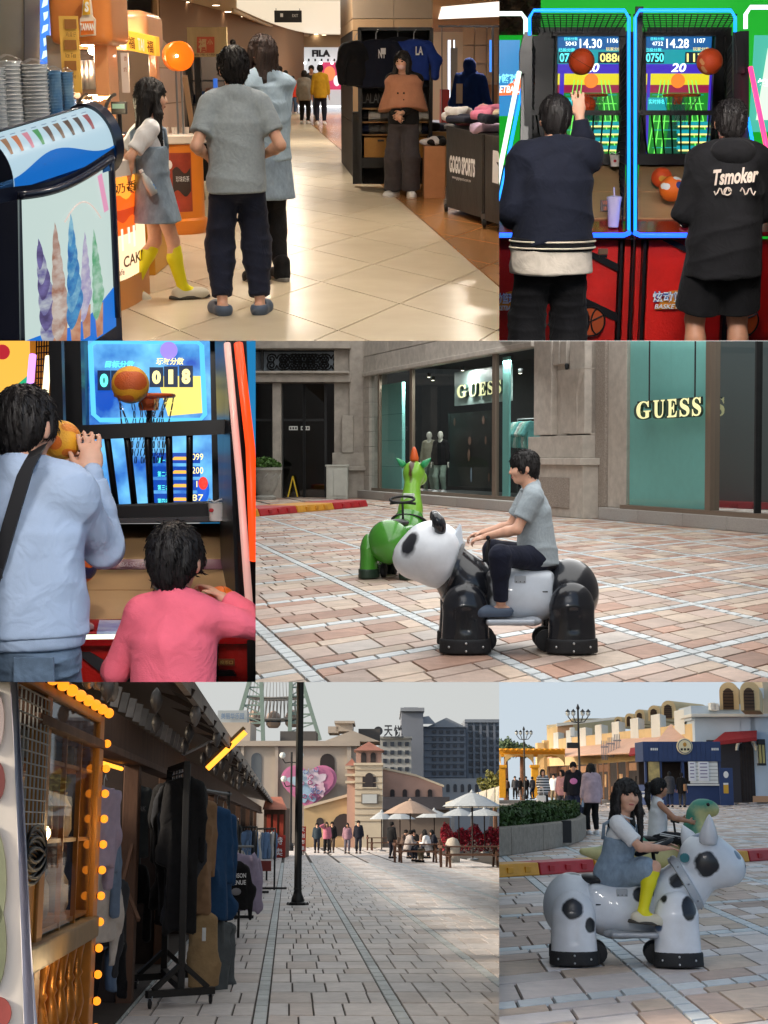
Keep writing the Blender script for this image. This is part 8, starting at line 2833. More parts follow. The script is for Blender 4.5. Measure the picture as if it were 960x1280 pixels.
 def shrub(lab,x0,x1,yb,h,m,n,depth=1.2,sz=.09):
  t=thing('shrub',lab,'shrub')
  a,b=P5.g(x0,yb),P5.g(x1,yb)
  lb=MB()
  for i in range(n):
   s_=lr.random()
   p=a.lerp(b,s_)+V(0,lr.uniform(0,depth),0)
   top=h*(.8+.2*sin(s_*23)*sin(s_*7+1)+.12*lr.random())
   p.z=top*(lr.random()**.6)
   u=V(lr.uniform(-1,1),lr.uniform(-1,1),lr.uniform(-.2,1.2)).normalized()*sz
   v=u.cross(V(lr.uniform(-1,1),lr.uniform(-1,1),lr.uniform(-1,1))).normalized()*sz*.35
   lb.add([p-u,p+v,p+u,p-v],[(0,1,2,3)])
  lb.build('foliage',m,t,fix=False)
  for k in range(6):
   p=a.lerp(b,(k+.5)/6)+V(0,depth/2,0)
   MB().tube([p,p+V(lr.uniform(-.1,.1),0,h*.7)],.025,5).build('stem',bw,t)
 shrub('bank of bright crimson leaved shrubs behind the big picnic table',552,640,1066,1.5,mat('leaf_crimson',(164,34,56),rough=.55,rnd=.5,var=.3),4200,1.4,.1)
 shrub('low clipped green hedge beyond the parasols',455,560,1059,.7,mat('hedge_leaf2',(74,96,52),rough=.6,rnd=.4),2600,1.0,.12)
 dome=thing('stone_bollard','pale domed stone bollard behind the big picnic table','bollard')
 c=P5.g(566,1078)
 MB().lathe((c.x,c.y,0),[(.3,0),(.3,.5),(.32,.55),(.3,.75),(.2,.95),(.01,1.02)],16).build('cap',mat('bollard_stone',(178,168,156),rough=.8,var=.1),dome,auto=50)
 # ---- buildings behind
 YB=110.0
 def B(par,name,x0,x1,y0,y1,Y,dep,m,bev=.0,ground_=False):
  a,b=q(x0,y1,Y),q(x1,y0,Y)
  return MB().box(a.x,b.x,Y,Y+dep,0 if ground_ else a.z,b.z).build(name,m,par,bevel=bev)
 stonew=mat('hall_stone',(168,158,148),rough=.85,var=.12,vscale=.25)
 tower=thing('clock_tower','square pale tower with red tiled roof and arched openings','tower')
 tw=mat('tower_stone',(190,178,158),rough=.85,var=.1,vscale=.5)
 pkst=mat('tower_pink',(168,136,124),rough=.85,var=.12,vscale=.5)  # tower and wing tones muted, distant haze put into the colour
 Yt=100.0
 B(tower,'wall',443.5,478,955,1042,Yt,2.5,tw,ground_=True)
 for k in range(9):
  B(tower,'stone_course',443,478.5,962+k*8,962.8+k*8,Yt-.05,.1,mat('course_line',(146,130,110)))
 B(tower,'belfry',445,477,938,955,Yt+.2,2.0,pkst)
 B(tower,'cornice',442,479,953.5,956.5,Yt-.15,2.6,tw)
 B(tower,'cornice',443,478.5,936.5,939,Yt-.05,2.5,pkst)
 dk=mat('opening_dark',(44,38,40),rough=.7)
 def arch(par,cx,y0,y1,w,Y,m,name='arched_opening'):
  a=q(cx,y1,Y);zt4=q(cx,y0,Y).z
  r_=w/1800*Y/2
  pts=[(a.x-r_,Y,a.z)]+[(a.x-r_*cos(pi*k/8),Y,zt4-r_+r_*sin(pi*k/8))for k in range(9)]+[(a.x+r_,Y,a.z)]
  return MB().prism(pts,(0,.08,0)).build(name,m,par)
 arch(tower,454.5,940.5,953,6.5,Yt+.12,dk);arch(tower,466.5,940.5,953,6.5,Yt+.12,dk)
 w_=arch(tower,461.5,966,983.5,10,Yt-.06,dk)
 B(tower,'window',453,470,970.5,984,Yt-.04,.06,dk)
 B(tower,'window_frame',452,471,984,985.5,Yt-.1,.12,tw)
 fr_=B(tower,'plaque',451.5,472.5,992,1005,Yt-.12,.1,mat('plaque_frame',(120,112,104)))
 B(tower,'plaque_face',453,471,993,1004,Yt-.15,.02,mat('plaque_face',(176,180,180),rough=.4))
 p4=[q(442,938,Yt-.2),q(480,938,Yt-.2)]
 ap=q(461,927,Yt+1.2)
 z_=p4[0].z
 MB().add([p4[0],p4[1],V(p4[1].x,Yt+2.6,z_),V(p4[0].x,Yt+2.6,z_),ap],[(0,1,4),(1,2,4),(2,3,4),(3,0,4),(3,2,1,0)]).build('roof',mat('tile_red',(142,94,82),rough=.8,var=.2,vscale=1.5),tower)
 B(tower,'side_wing',433.5,444,960,1042,Yt+.5,2.0,pkst,ground_=True)
 for k in range(3):
  B(tower,'balcony',431.5,445,958+k*9,961+k*9,Yt+.2,1.0,tw)
 MB().add([q(431,957,Yt),q(446,957,Yt),q(440,948,Yt+1)],[(0,1,2)]).build('side_roof',MATS['tile_red'],tower)
 wing=thing('pink_wing','pink gabled wing with small arched windows right of the tower','building')
 pts=[q(478.5,1000,Yt+1),q(553,1000,Yt+1),q(553,983,Yt+1),q(520,970,Yt+1),q(478.5,961,Yt+1)]
 MB().prism(pts,(0,6,0)).build('wall',pkst,wing)
 MB().prism([q(478.5,961.5,Yt+.9),q(520,970.5,Yt+.9),q(555,984,Yt+.9),q(555,981.5,Yt+.9),q(520,968,Yt+.9),q(478.5,959,Yt+.9)],(0,.4,0)).build('coping',tw,wing)
 for x in(490.5,506,522,537.5):
  arch(wing,x,986.5,996,5.5,Yt+.9,dk,'arched_window')
 B(wing,'dark_roof',478.5,562,996,1012,Yt-.4,1.4,mat('slate_roof',(58,56,62),rough=.7,var=.15,vscale=1))
 B(wing,'lower_wall',478.5,562,1012,1042,Yt+.2,1.0,mat('lower_wall_taupe',(110,98,90),rough=.8),ground_=True)  # lower wall in one plain taupe
 low=thing('yellow_low_hall','low yellow gable wall with arched doorway left of the tower','building')
 ywm=mat('wall_ochre',(172,150,114),rough=.85,var=.12,vscale=.5)  # ochre dulled as well, haze put into its colour
 pts=[q(380,1042,Yt+2),q(443.5,1042,Yt+2),q(443.5,992,Yt+2),q(385,1009,Yt+2),q(380,1010,Yt+2)]
 pts[0].z=pts[1].z=0
 MB().prism(pts,(0,5,0)).build('wall',ywm,low)
 MB().prism([q(380,1011,Yt+1.8),q(443.5,993.5,Yt+1.8),q(443.5,990,Yt+1.8),q(380,1007.5,Yt+1.8)],(0,.5,0)).build('coping',tw,low)
 arch(low,430,1017,1045,28,Yt+1.95,dk,'arched_doorway')
 arch(low,400,1022,1034,9,Yt+1.95,dk,'arched_window')
 hall=thing('columned_hall','long grey stone hall with columns and low pediment','building')
 YH=125.0
 B(hall,'wall',262,446,932,1045,YH,8,stonew,ground_=True)
 B(hall,'cornice',260,450,926,932.5,YH-.5,8,stonew)
 for x in(283,292,302,345,436):
  B(hall,'pilaster',x-3,x+3,932,1045,YH-.3,.3,stonew,ground_=True)
 arch(hall,320,941,983,13,YH-.05,mat('hall_window',(92,98,104),rough=.4),'tall_window')
 arch(hall,409,942,972,18,YH-.05,dk,'arched_niche')
 ptsp=[q(404,927,YH-.4),q(475,927,YH-.4),q(440,913,YH-.4)]
 MB().prism(ptsp,(0,6,0)).build('pediment',stonew,hall)
 B(hall,'roof_box',350,395,914,927,YH+3,4,mat('roof_dark',(78,76,76),rough=.8))
 B(hall,'roof_box',420,441,903,914,YH+4,4,stonew)
 B(hall,'roof_box_cap',418,443,901,904,YH+3.5,5,stonew)
 B(hall,'roof_box',410,423,908,916,YH+4,4,stonew)
 B(hall,'roof_box',448,475,911,926,YH+5,4,mat('roof_dark',(78,76,76)))
 ht=thing('heart_board','large pink heart shaped board with pale swirls on the hall wall','sign')
 hc=q(386,981,YH-1.0)
 rH=34/1800*YH
 pts,pts2=[],[]
 for k in range(48):
  t=2*pi*k/48
  hx=sin(t)**3
  hz=(13*cos(t)-5*cos(2*t)-2*cos(3*t)-cos(4*t))/15.5
  pts.append((hc.x+hx*rH,YH-1.0,hc.z+hz*rH*.9))
  pts2.append((hc.x+hx*rH*.9,YH-1.12,hc.z+(hz*.9+.01)*rH*.9))
 MB().prism(pts[::-1],(0,.3,0)).build('board',mat('heart_edge',(196,120,160),rough=.5),ht)
 MB().prism(pts2[::-1],(0,.1,0)).build('face',mat('heart_pink',(186,112,150),rough=.5,var=.12,vscale=.6),ht)
 hr=random.Random(6)
 for k,(dx,dz,r1,colr)in enumerate(((-7,5,14,(168,192,210)),(8,8,11,(206,190,206)),(-3,-12,11,(150,180,206)),(13,-6,8,(210,178,196)))):
  f0=[hr.uniform(0,6)for _ in range(3)]
  pts=[]
  for i in range(30):
   an=2*pi*i/30
   rr_=r1*(1+.22*sin(3*an+f0[0])+.16*sin(5*an+f0[1])+.1*sin(8*an+f0[2]))
   pts.append((hc.x+(dx+rr_*cos(an))/1800*YH,YH-1.14-.02*k,hc.z+(dz+rr_*sin(an)*.85)/1800*YH))
  MB().prism(pts[::-1],(0,.02,0)).build('printed_swirl',mat('swirl_%d'%k,colr,rough=.5,var=.12,vscale=1.5),ht)
 for k in range(12):
  dx,dz,f0=hr.uniform(-18,16),hr.uniform(-18,16),hr.uniform(0,6)
  pts=[(hc.x+(dx+5*t*cos(f0+t))/1800*YH,YH-1.24,hc.z+(dz+5*t*sin(f0+t*1.3))/1800*YH)for t in np.linspace(-1,1.4,8)]
  MB().tube(pts,.035,4).build('printed_line',mat('swirl_line_%d'%(k%2),((96,110,160),(150,70,120))[k%2],rough=.5),ht)
 hm_=mat('hotel_grey',(134,140,150),rough=.85,var=.08,vscale=.15)
 hm2=mat('hotel_grey_dark',(112,118,130),rough=.85,var=.08,vscale=.15)
 hw=mat('hotel_white',(160,162,162),rough=.85,var=.08,vscale=.2)
 wind=mat('window_far',(46,52,64),rough=.25)
 YO=190.0
 hot=thing('dark_hotel','big grey hotel with rows of windows and gabled roof at right','building')
 B(hot,'tower_block',502,529,890,1000,YO-4,14,hm2,ground_=True)
 B(hot,'tower_cap',500.5,530.5,884.5,889,YO-4.5,15,hm_)
 MB().add([q(500,890,YO-4.4),q(531,890,YO-4.4),q(522,884,YO),q(505,884,YO)],[(0,1,2,3)]).build('tower_roof',hm2,hot)
 B(hot,'main_block',529,582,908,1000,YO,12,hm2,ground_=True)
 B(hot,'side_block',582,640,900,1000,YO+2,12,hm_,ground_=True)
 B(hot,'side_cornice',581,640,899,903,YO+1.5,12,hm_)
 MB().prism([q(533,909,YO-.5),q(583,909,YO-.5),q(558,897,YO-.5)],(0,8,0)).build('gable',hm_,hot)
 MB().add([q(516,905,YO-1),q(545,905,YO-1),q(536,895,YO+2),q(521,897,YO+2)],[(0,1,2,3)]).build('hip_roof',hm2,hot)
 wmesh=None
 def window(par,x,y,w,h,Y):
  nonlocal wmesh
  a=q(x,y,Y)
  if wmesh is None:
   wmesh=MB().box(-.5,.5,-.1,.15,-.5,.5).mesh('window')
  o=link('window',wmesh,wind,par)
  o.matrix_basis=MT((a.x,Y-.05,a.z))@Matrix.Diagonal((w/1800*Y,1,h/1800*Y,1))
 for j in range(7):
  for i in range(5):
   window(hot,543+i*8.6,915+j*8.6,4.6,3.6,YO)
  for i in range(5):
   window(hot,589+i*8.6,910+j*9,5,4.4,YO+2)
  B(hot,'string_course',530,582,919.3+j*8.6,920+j*8.6,YO-.2,.2,hm_)
  if j<6:
   B(hot,'string_course',582,640,914.5+j*9,915.4+j*9,YO+1.8,.2,hm2)
 for i in range(6):
  B(hot,'pier',583.5+i*8.6,584.8+i*8.6,903,1000,YO+1.7,.3,hm2)
 B(hot,'podium',510,640,973,1012,YO-8,6,hm_,ground_=True)
 for i in range(9):
  arch(hot,524+i*9,980,990,4,YO-8.1,wind,'arched_window')
 wh=thing('white_hotel_wing','pale hotel wing with square windows left of the grey hotel','building')
 B(wh,'wall',473,514,922,1000,YO-12,6,hw,ground_=True)
 B(wh,'cornice',472,515,920.5,923,YO-12.4,6.5,hw)
 for j in range(5):
  for i in range(4):
   window(wh,481+i*9.2,930+j*10.5,4.6,5,YO-12)
 sg=thing('rooftop_sign','dark rooftop characters on the pale hotel wing','sign')
 a=q(480,920.5,YO-13)
 text('天',a,V(1.05,0,0),V(0,0,1.35),mat('sign_dark',(40,44,52)),sg,'character',bold=.02,extrude=.04)
 text('悦',a+V(1.2,0,0),V(1.05,0,0),V(0,0,1.35),mat('sign_dark',(40,44,52)),sg,'character',bold=.02,extrude=.04)
 MB().box(a.x-.1,a.x+2.4,YO-12.9,YO-12.8,a.z-.12,a.z).build('sign_frame',mat('sign_dark',(40,44,52)),sg)
 MB().lathe(a+V(-.7,0,.65),[(.55,-.05),(.55,.05)],20,(0,1,0)).build('emblem',mat('sign_dark',(40,44,52)),sg)
 lb_=thing('rooftop_block','pale rooftop plant block with blue lettering behind the eave','building')
 B(lb_,'wall',268,313,903,935,YH+2,6,stonew,ground_=True)
 B(lb_,'sign_panel',272,309,888,905,YH+3,2,mat('sign_bluegrey',(156,164,170),rough=.7))
 a=q(276,899,YH+2.8)
 text('美丽华乐园',a,q(305,899,YH+2.8)-a,V(0,0,.55),mat('sign_blue_letters',(96,120,150)),lb_,'lettering',bold=.02)
 fw=thing('ferris_wheel','pale green ferris wheel lattice above the hall, cut by the frame','ferris wheel')
 fm=mat('wheel_green',(122,142,136),rough=.6)
 fw2=mat('wheel_grey',(130,126,124),rough=.6)
 YW=150.0
 for(x0,y0,x1,y1)in((318,830,290,928),(326,830,329,928),(371,830,400,925),(364,830,362,928)):
  MB().bar(q(x0,y0,YW),q(x1,y1,YW),.4).build('leg',fm,fw)
 for k in range(6):
  t=k/6
  y=lerp(848,915,t)
  xa,xb=lerp(313,294,t),lerp(326.5,328.5,t)
  xc,xd=lerp(376,397,t),lerp(364,362,t)
  MB().bar(q(xa,y,YW),q(xb,y,YW),.16).build('tie',fm,fw)
  MB().bar(q(xa,y,YW),q(xb,y+11,YW),.12).build('tie',fm,fw)
  MB().bar(q(xc,y,YW),q(xd,y,YW),.16).build('tie',fm,fw)
  MB().bar(q(xc,y,YW),q(xd,y+11,YW),.12).build('tie',fm,fw)
 cw_=q(345,640,YW+1)
 Rw=(640-905)/-1800*YW
 for dY,rad in((0,1.0),(2.2,1.0),(0,.9),(2.2,.9)):
  pts=[(cw_.x+Rw*rad*sin(a),YW+1+dY,cw_.z-Rw*rad*cos(a))for a in np.linspace(-.13,.13,14)]
  MB().tube(pts,.14,6).build('rim',fw2,fw)
 for k in range(15):
  a=-.126+k*.018
  p0=V(cw_.x+Rw*sin(a),YW+1,cw_.z-Rw*cos(a));p1=V(cw_.x+Rw*.9*sin(a+.009),YW+1,cw_.z-Rw*.9*cos(a+.009))
  MB().bar(p0,p1,.12).build('strut',fw2,fw)
  MB().bar(p0,V(cw_.x+Rw*.45*sin(a),YW+2,cw_.z-Rw*.45*cos(a)),.06).build('spoke',fw2,fw)
  if k in(2,7,12):
   c=p0+V(0,1.1,.5)
   gnd=MB().lathe(c-V(0,0,1.3),[(.5,0),(.75,.3),(.8,1.0),(.6,1.5),(.1,1.8)],12).build('gondola',mat('gondola_cream',(170,150,140),rough=.5),fw,smooth=True)
   MB().lathe(c-V(0,0,.75),[(.81,0),(.82,.4)],12).build('gondola_window',wind,gnd)
 cn=thing('glass_canopy','sloping pale canopy roof behind the pale parasols','canopy')
 cm_=mat('canopy_pale',(196,184,164),rough=.6,var=.08)
 for k in range(8):
  t0,t1=k/8,(k+1)/8
  p0,p1=q(lerp(557,640,t0),lerp(1003,978,t0),96),q(lerp(557,640,t1),lerp(1003,978,t1),96)
  b0,b1=q(lerp(557,640,t0),1008,90),q(lerp(557,640,t1),1008,90)
  MB().slab(b0,b1-V(.05,0,0),p1-V(.05,0,0),p0,.08).build('roof_panel',cm_,cn)
 for x in(566,590,614):
  a=q(x,1007,91)
  MB().box(a.x-.1,a.x+.1,91,91.2,0,a.z).build('post',STEEL,cn)
 tr=thing('tree','yellow green tree below the grey hotel at the right edge','tree')
 c=q(618,985,150)
 MB().tube([(c.x,150,0),(c.x,150,c.z)],[.3,.15],7).build('trunk',bw,tr)
 lb=MB()
 for i in range(1500):
  d=V(lr.gauss(0,1),lr.gauss(0,1),lr.gauss(0,1)).normalized()*lr.random()**.4
  k=1+.3*sin(d.x*8+d.z*5)
  p=c+V(d.x*1.6*k,d.y*1.5,d.z*1.7*k)
  u=V(lr.uniform(-1,1),lr.uniform(-1,1),lr.uniform(-1,1)).normalized()*.22
  v=u.cross(V(lr.uniform(-1,1),lr.uniform(-1,1),lr.uniform(-1,1))).normalized()*.12
  lb.add([p-u,p+v,p+u,p-v],[(0,1,2,3)])
 lb.build('crown',mat('leaf_olive',(116,116,60),rough=.7,rnd=.4),tr,fix=False)
build_lane()
# -- arcade plaza, girl on a cow ride
use(P6)
def build_arcade():
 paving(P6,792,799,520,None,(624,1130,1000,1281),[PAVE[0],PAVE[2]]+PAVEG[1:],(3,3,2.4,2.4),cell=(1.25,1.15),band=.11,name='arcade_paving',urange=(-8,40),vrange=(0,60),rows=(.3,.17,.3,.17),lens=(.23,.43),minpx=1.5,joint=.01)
 q=lambda x,y,Y:P6.p(x,y,Y)
 gY=lambda y:P6.g(700,y).y
 cream=mat('render_cream',(214,186,140),rough=.85,var=.1,vscale=.6,bump=.2,bscale=8)
 tan=mat('render_tan',(190,150,118),rough=.85,var=.12,vscale=.6)
 bluew=mat('render_bluewhite',(186,200,214),rough=.8,var=.08,vscale=.5,bump=.15,bscale=6)
 whitew=mat('render_white',(214,214,210),rough=.8,var=.06,vscale=.5)
 awn=mat('awning_salmon',(226,182,158),rough=.8,var=.08,vscale=1.0,bump=.1,bscale=10)
 redaw=mat('awning_red',(150,40,44),rough=.8,var=.12)
 dark=mat('stall_dark',(44,36,34),rough=.8,var=.3,vscale=2)
 brown=mat('stall_wood',(110,74,52),rough=.7,var=.25,vscale=3)
 navy=mat('kiosk_navy',(44,62,104),rough=.5,var=.1,vscale=2)
 louv=mat('louvre_brown',(86,66,50),rough=.7)
 iron=mat('lamp_iron',(38,38,40),rough=.5)
 wht=mat('board_white',(226,226,222),rough=.5)
 leaf=mat('far_leaf',(92,112,84),rough=.8,rnd=.35)
 rr=random.Random(8)
 for(x,y,w,h,lab)in((632,938,22,20,'grey green tree at the frame edge beyond the yellow arches'),(652,940,18,14,'lower grey green tree beyond the yellow arches')):
  t=thing('tree',lab,'tree',(0,0,0))
  c=q(x,y,165.0)
  MB().tube([(c.x,165,-2),(c.x,165,c.z)],[.35,.2],7).build('trunk',brown,t)
  lb=MB()
  for i in range(1600):
   d=V(rr.gauss(0,1),rr.gauss(0,1),rr.gauss(0,1)).normalized()*(rr.random()**.4)
   k=1+.25*sin(d.x*9)+.2*sin(d.z*11+d.y*7)
   p=V(c.x+d.x*w/1800*165*.7*k,165+d.y*1.6,c.z+(d.z*.55*k)*h/1800*165+.2)
   u=V(rr.uniform(-1,1),rr.uniform(-1,1),rr.uniform(-1,1)).normalized()*.2
   v=u.cross(V(rr.uniform(-1,1),rr.uniform(-1,1),rr.uniform(-1,1))).normalized()*.11
   lb.add([p-u,p+v,p+u,p-v],[(0,1,2,3)])
  lb.build('crown',leaf,t,fix=False)
 per=thing('yellow_pergola','yellow arched pergola with beams at the far end of the plaza','pergola')
 ym=mat('pergola_yellow',(226,160,36),rough=.6,var=.08)
 Yp=120.0
 z=lambda y,Y:q(700,y,Y).z
 for x in(628,669):
  a=q(x,1000,Yp)
  MB().cbox((a.x,Yp,z(958,Yp)/2),(.55,.6,z(958,Yp))).build('post',ym,per,bevel=.03)
  MB().cbox((a.x,Yp,z(958,Yp)),(.75,.8,.25)).build('capital',ym,per,bevel=.03)
 for k,y in enumerate((938,941.5,944)):
  a,b=q(605,y,Yp+k*1.2),q(706,y,Yp+k*1.2)
  MB().box(a.x,b.x,Yp+k*1.2-.2,Yp+k*1.2+.2,a.z-.14,a.z+.14).build('beam',ym,per,bevel=.02)
 for i in range(14):
  a=q(612+i*7,937,Yp-.8)
  MB().box(a.x-.06,a.x+.06,Yp-1,Yp+4,a.z-.05,a.z+.1).build('rafter',ym,per)
 for x0,x1 in((631,667),(672,706),(596,626)):
  a,b=q(x0,958,Yp),q(x1,958,Yp)
  zt=z(943,Yp)
  m=MB()
  pts=[(a.x,Yp,a.z)]
  n=16
  arc=[((a.x+b.x)/2-(b.x-a.x)/2*cos(pi*k/n),Yp,a.z+(zt-a.z)*.92*sin(pi*k/n))for k in range(n+1)]
  for k in range(n):
   p0,p1=arc[k],arc[k+1]
   m.hexa([(p0[0],Yp-.2,p0[2]),(p1[0],Yp-.2,p1[2]),(p1[0],Yp+.2,p1[2]),(p0[0],Yp+.2,p0[2]),(p0[0],Yp-.2,zt),(p1[0],Yp-.2,zt),(p1[0],Yp+.2,zt),(p0[0],Yp+.2,zt)])
  m.build('arch',mat('pergola_cream',(214,176,110),rough=.7),per)
 hall=thing('market_hall','long cream hall with arched dormers above salmon awnings','building')
 L0,L1=q(690,975,140.0),q(872,975,92.0)
 def hp(t,zz,off=.0):
  p=L0.lerp(L1,t)
  return V(p.x,p.y-off,zz)
 zw=3.6
 m=MB()
 a,b=hp(0,0),hp(1,0)
 m.hexa([a,b,b+V(3,6,0),a+V(3,6,0),V(a.x,a.y,5.3),V(b.x,b.y,4.9),V(b.x+3,b.y+6,4.9),V(a.x+3,a.y+6,5.3)])
 m.build('wall',cream,hall)
 for k in range(8):
  t0,t1=k/8+.02,k/8+.07
  a,b=hp(t0,4.3,.3),hp(t1,4.3,.3)
  MB().hexa([a,b,b+V(1,3,0),a+V(1,3,0),a+V(0,0,1.6),b+V(0,0,1.6),b+V(1,3,1.6),a+V(1,3,1.6)]).build('parapet',whitew,hall,bevel=.03)
 for i,(x,y,w,h,Y)in enumerate(((773,896,10,14,132),(787,892,11,16,126),(800,887,12,18,121),(818,882,15,19,114),(836,876,18,22,107),(912,853,24,34,92),(938,852,24,36,86))):
  c=q(x,y+h,Y)
  wr=w/1800*Y/2
  hh=h/1800*Y
  prof=[(-wr,0)]+[(-wr*cos(pi*k/12),hh-wr+wr*sin(pi*k/12))for k in range(13)]+[(wr,0)]
  pts=[(c.x+px_,Y,c.z+pz_)for px_,pz_ in prof]
  d=MB().prism(pts,(3.5 if i<5 else 1.5,5,0)).build('dormer',cream,hall)
  iw=wr*.55
  pts=[(c.x+px_*.55-wr*.1,Y-.03,c.z+pz_*.78)for px_,pz_ in prof]
  v=MB().prism(pts,(0,.06,0)).build('louvre',louv,d)
  for k in range(6):
   zz=c.z+hh*(.1+k*.11)
   MB().box(c.x-wr*.62,c.x+wr*.42,Y-.1,Y-.03,zz,zz+hh*.03).build('slat',dark,d)
 def awning(pts_front,pts_back,m_):
  for i in range(len(pts_front)-1):
   MB().slab(pts_front[i],pts_front[i+1],pts_back[i+1],pts_back[i],.08).build('awning',m_,hall)
 aw_f=[q(684,947,126),q(735,943,112),q(785,941,100),q(812,938,93)]
 aw_b=[q(720,930,134),q(760,925,122),q(800,912,112),q(838,907,106)]
 awning(aw_f,aw_b,awn)
 hip=[q(812,938,93),q(838,905,98),q(880,927,93)]
 MB().add(hip+[q(900,928,99)],[(0,1,2),(2,1,3)]).build('awning',awn,hall)
 MB().slab(q(786,944,96),q(806,939,94),q(806,932,96),q(788,935,98),.1).build('awning',redaw,hall)
 fr=[(686,124),(710,118),(735,112),(748,108),(762,104),(785,98),(812,93.5)]
 fm=[brown,dark,mat('stall_tan',(150,112,84),rough=.8,var=.2,vscale=3),dark,brown,mat('stall_cream',(196,184,160),rough=.7)]
 for i in range(len(fr)-1):
  a,b=P6.p(fr[i][0],980,fr[i][1]),P6.p(fr[i+1][0],980,fr[i+1][1])
  a.z=b.z=0
  MB().hexa([a,b,b+V(0,1,0),a+V(0,1,0),a+V(0,0,2.6),b+V(0,0,2.6),b+V(0,1,2.6),a+V(0,1,2.6)]).build('stall_front',dark,hall)
  for t in(.03,.5,.97):
   p=a.lerp(b,t)
   MB().cbox((p.x,p.y-.06,1.3),(.16,.1,2.6)).build('post',fm[2],hall)
  p0,p1=a.lerp(b,.08),a.lerp(b,.45)
  MB().hexa([p0+V(0,-.1,.1),p1+V(0,-.1,.1),p1+V(0,-.02,.1),p0+V(0,-.02,.1),p0+V(0,-.1,.95),p1+V(0,-.1,.95),p1+V(0,-.02,.95),p0+V(0,-.02,.95)]).build('counter',fm[i],hall,bevel=.02)
  MB().slab(a.lerp(b,.06)+V(0,-.15,2.0),a.lerp(b,.94)+V(0,-.15,2.0),a.lerp(b,.94)+V(0,-.15,2.5),a.lerp(b,.06)+V(0,-.15,2.5),.05).build('fascia',[brown,fm[2],dark,brown,dark,fm[2]][i],hall)
  sgn=mat('stall_poster',(196,168,120),rough=.6,col2=(120,60,40),vscale=1.5)
  p0,p1=a.lerp(b,.55),a.lerp(b,.72)
  MB().slab(p0+V(0,-.08,.9),p1+V(0,-.08,.9),p1+V(0,-.08,1.8),p0+V(0,-.08,1.8),.03).build('poster',sgn,hall)
 for x,y in((752,938),(760,934),(768,930)):
  p=q(x,y,106)
  for k in range(4):
   MB().box(p.x+k*.12,p.x+k*.12+.05,p.y,p.y+.05,p.z-.7,p.z+.7).build('sign_bar',STEEL,hall)
  MB().box(p.x-.05,p.x+.5,p.y-.01,p.y+.04,p.z+.2,p.z+.3).build('sign_bar',STEEL,hall)
 blk=thing('flat_roofed_block','cream flat roofed block with tan side behind the lamp post','building')
 a,b,c=q(698,935,142),q(716,935,140),q(771,935,150)
 MB().hexa([V(a.x,150,0),V(b.x,140,0),V(c.x,150,0),V(b.x,162,0),V(a.x,150,z(907,142)),V(b.x,140,z(898,140)),V(c.x,150,z(898,150)),V(b.x,162,z(903,155))]).build('wall',cream,blk)
 MB().slab(q(697,937,139),q(716,937,139),q(716,905,139),q(697,908,139),.3).build('side_wall',tan,blk)
 MB().slab(q(696,908,138.5),q(772,899,138.5),q(772,896,138.5),q(696,904,138.5),.5).build('cornice',whitew,blk)
 for x in(678,686,694):
  p=q(x,937,150)
  MB().box(p.x-.5,p.x+.5,150,152,2.0,z(922+(694-x)*.4,150)).build('parapet',cream,blk)
 Yk=80.0
 k0,k1=q(807,1005,Yk),q(902,1005,Yk)
 zk=lambda y:q(850,y,Yk).z
 ks=thing('drinks_kiosk','navy blue drinks kiosk with round emblem board and serving hatch','kiosk')
 MB().box(k0.x,k1.x,Yk,Yk+2.5,0,zk(981)).build('counter_base',navy,ks,bevel=.02)
 MB().box(k0.x-.06,k1.x+.06,Yk-.08,Yk+2.5,zk(952),zk(927)).build('fascia',navy,ks,bevel=.02)
 MB().box(k0.x,k1.x,Yk+1.8,Yk+2.5,zk(981),zk(952)).build('back_wall',dark,ks)
 for x0,x1 in((807,809),(826,828),(853,856),(899,902)):
  MB().box(q(x0,981,Yk).x,q(x1,981,Yk).x,Yk,Yk+.3,zk(981),zk(952)).build('post',navy,ks)
 nbrd=16
 for i in range(nbrd):
  x0=lerp(k0.x,k1.x,i/nbrd)
  MB().box(x0+.01,lerp(k0.x,k1.x,(i+1)/nbrd)-.01,Yk-.1,Yk-.082,zk(951),zk(928)).build('board',navy,ks,bevel=.006)
 y0=q(855,980,Yk)
 for i in range(7):
  MB().box(q(863,980,Yk).x,q(898,980,Yk).x,Yk-.02,Yk+.04,zk(979.5)+i*(zk(949)-zk(979.5))/7+.01,zk(979.5)+(i+1)*(zk(949)-zk(979.5))/7-.01).build('white_board',wht,ks,bevel=.004)
 MB().box(q(854,980,Yk).x,q(903,980,Yk).x,Yk-.12,Yk,zk(982),zk(980)).build('ledge',wht,ks)
 MB().box(q(811,980,Yk).x,q(825,980,Yk).x,Yk-.03,Yk,zk(979),zk(952)).build('menu_board',mat('menu_gold',(200,178,116),rough=.5,col2=(120,110,80),vscale=2),ks)
 ec=q(856,933,Yk-.2)
 em=MB().lathe((ec.x,Yk-.12,ec.z),[(.42,-.06),(.44,-.03),(.44,.03),(.42,.06)],28,(0,1,0)).build('emblem_board',mat('emblem_cream',(226,214,176),rough=.4),ks,auto=40)
 em.scale=(1,1,1)
 MB().lathe((ec.x,Yk-.2,ec.z),[(.36,-.005),(.385,.0),(.36,.005)],28,(0,1,0)).build('emblem_ring',navy,em)
 MB().lathe((ec.x,Yk-.21,ec.z),[(.35,-.005),(.35,.005)],28,(0,1,0)).build('emblem_face',mat('emblem_cream',(226,214,176)),em)
 bk=mat('print_black',(36,34,34))
 for k in range(3):
  MB().box(ec.x-.24+k*.18,ec.x-.12+k*.18,Yk-.225,Yk-.218,ec.z-.22,ec.z-.1).build('print',bk,em)
 MB().ball((ec.x,Yk-.22,ec.z+.1),(.1,.01,.12),12,7).build('print',mat('emblem_gold',(190,140,60)),em)
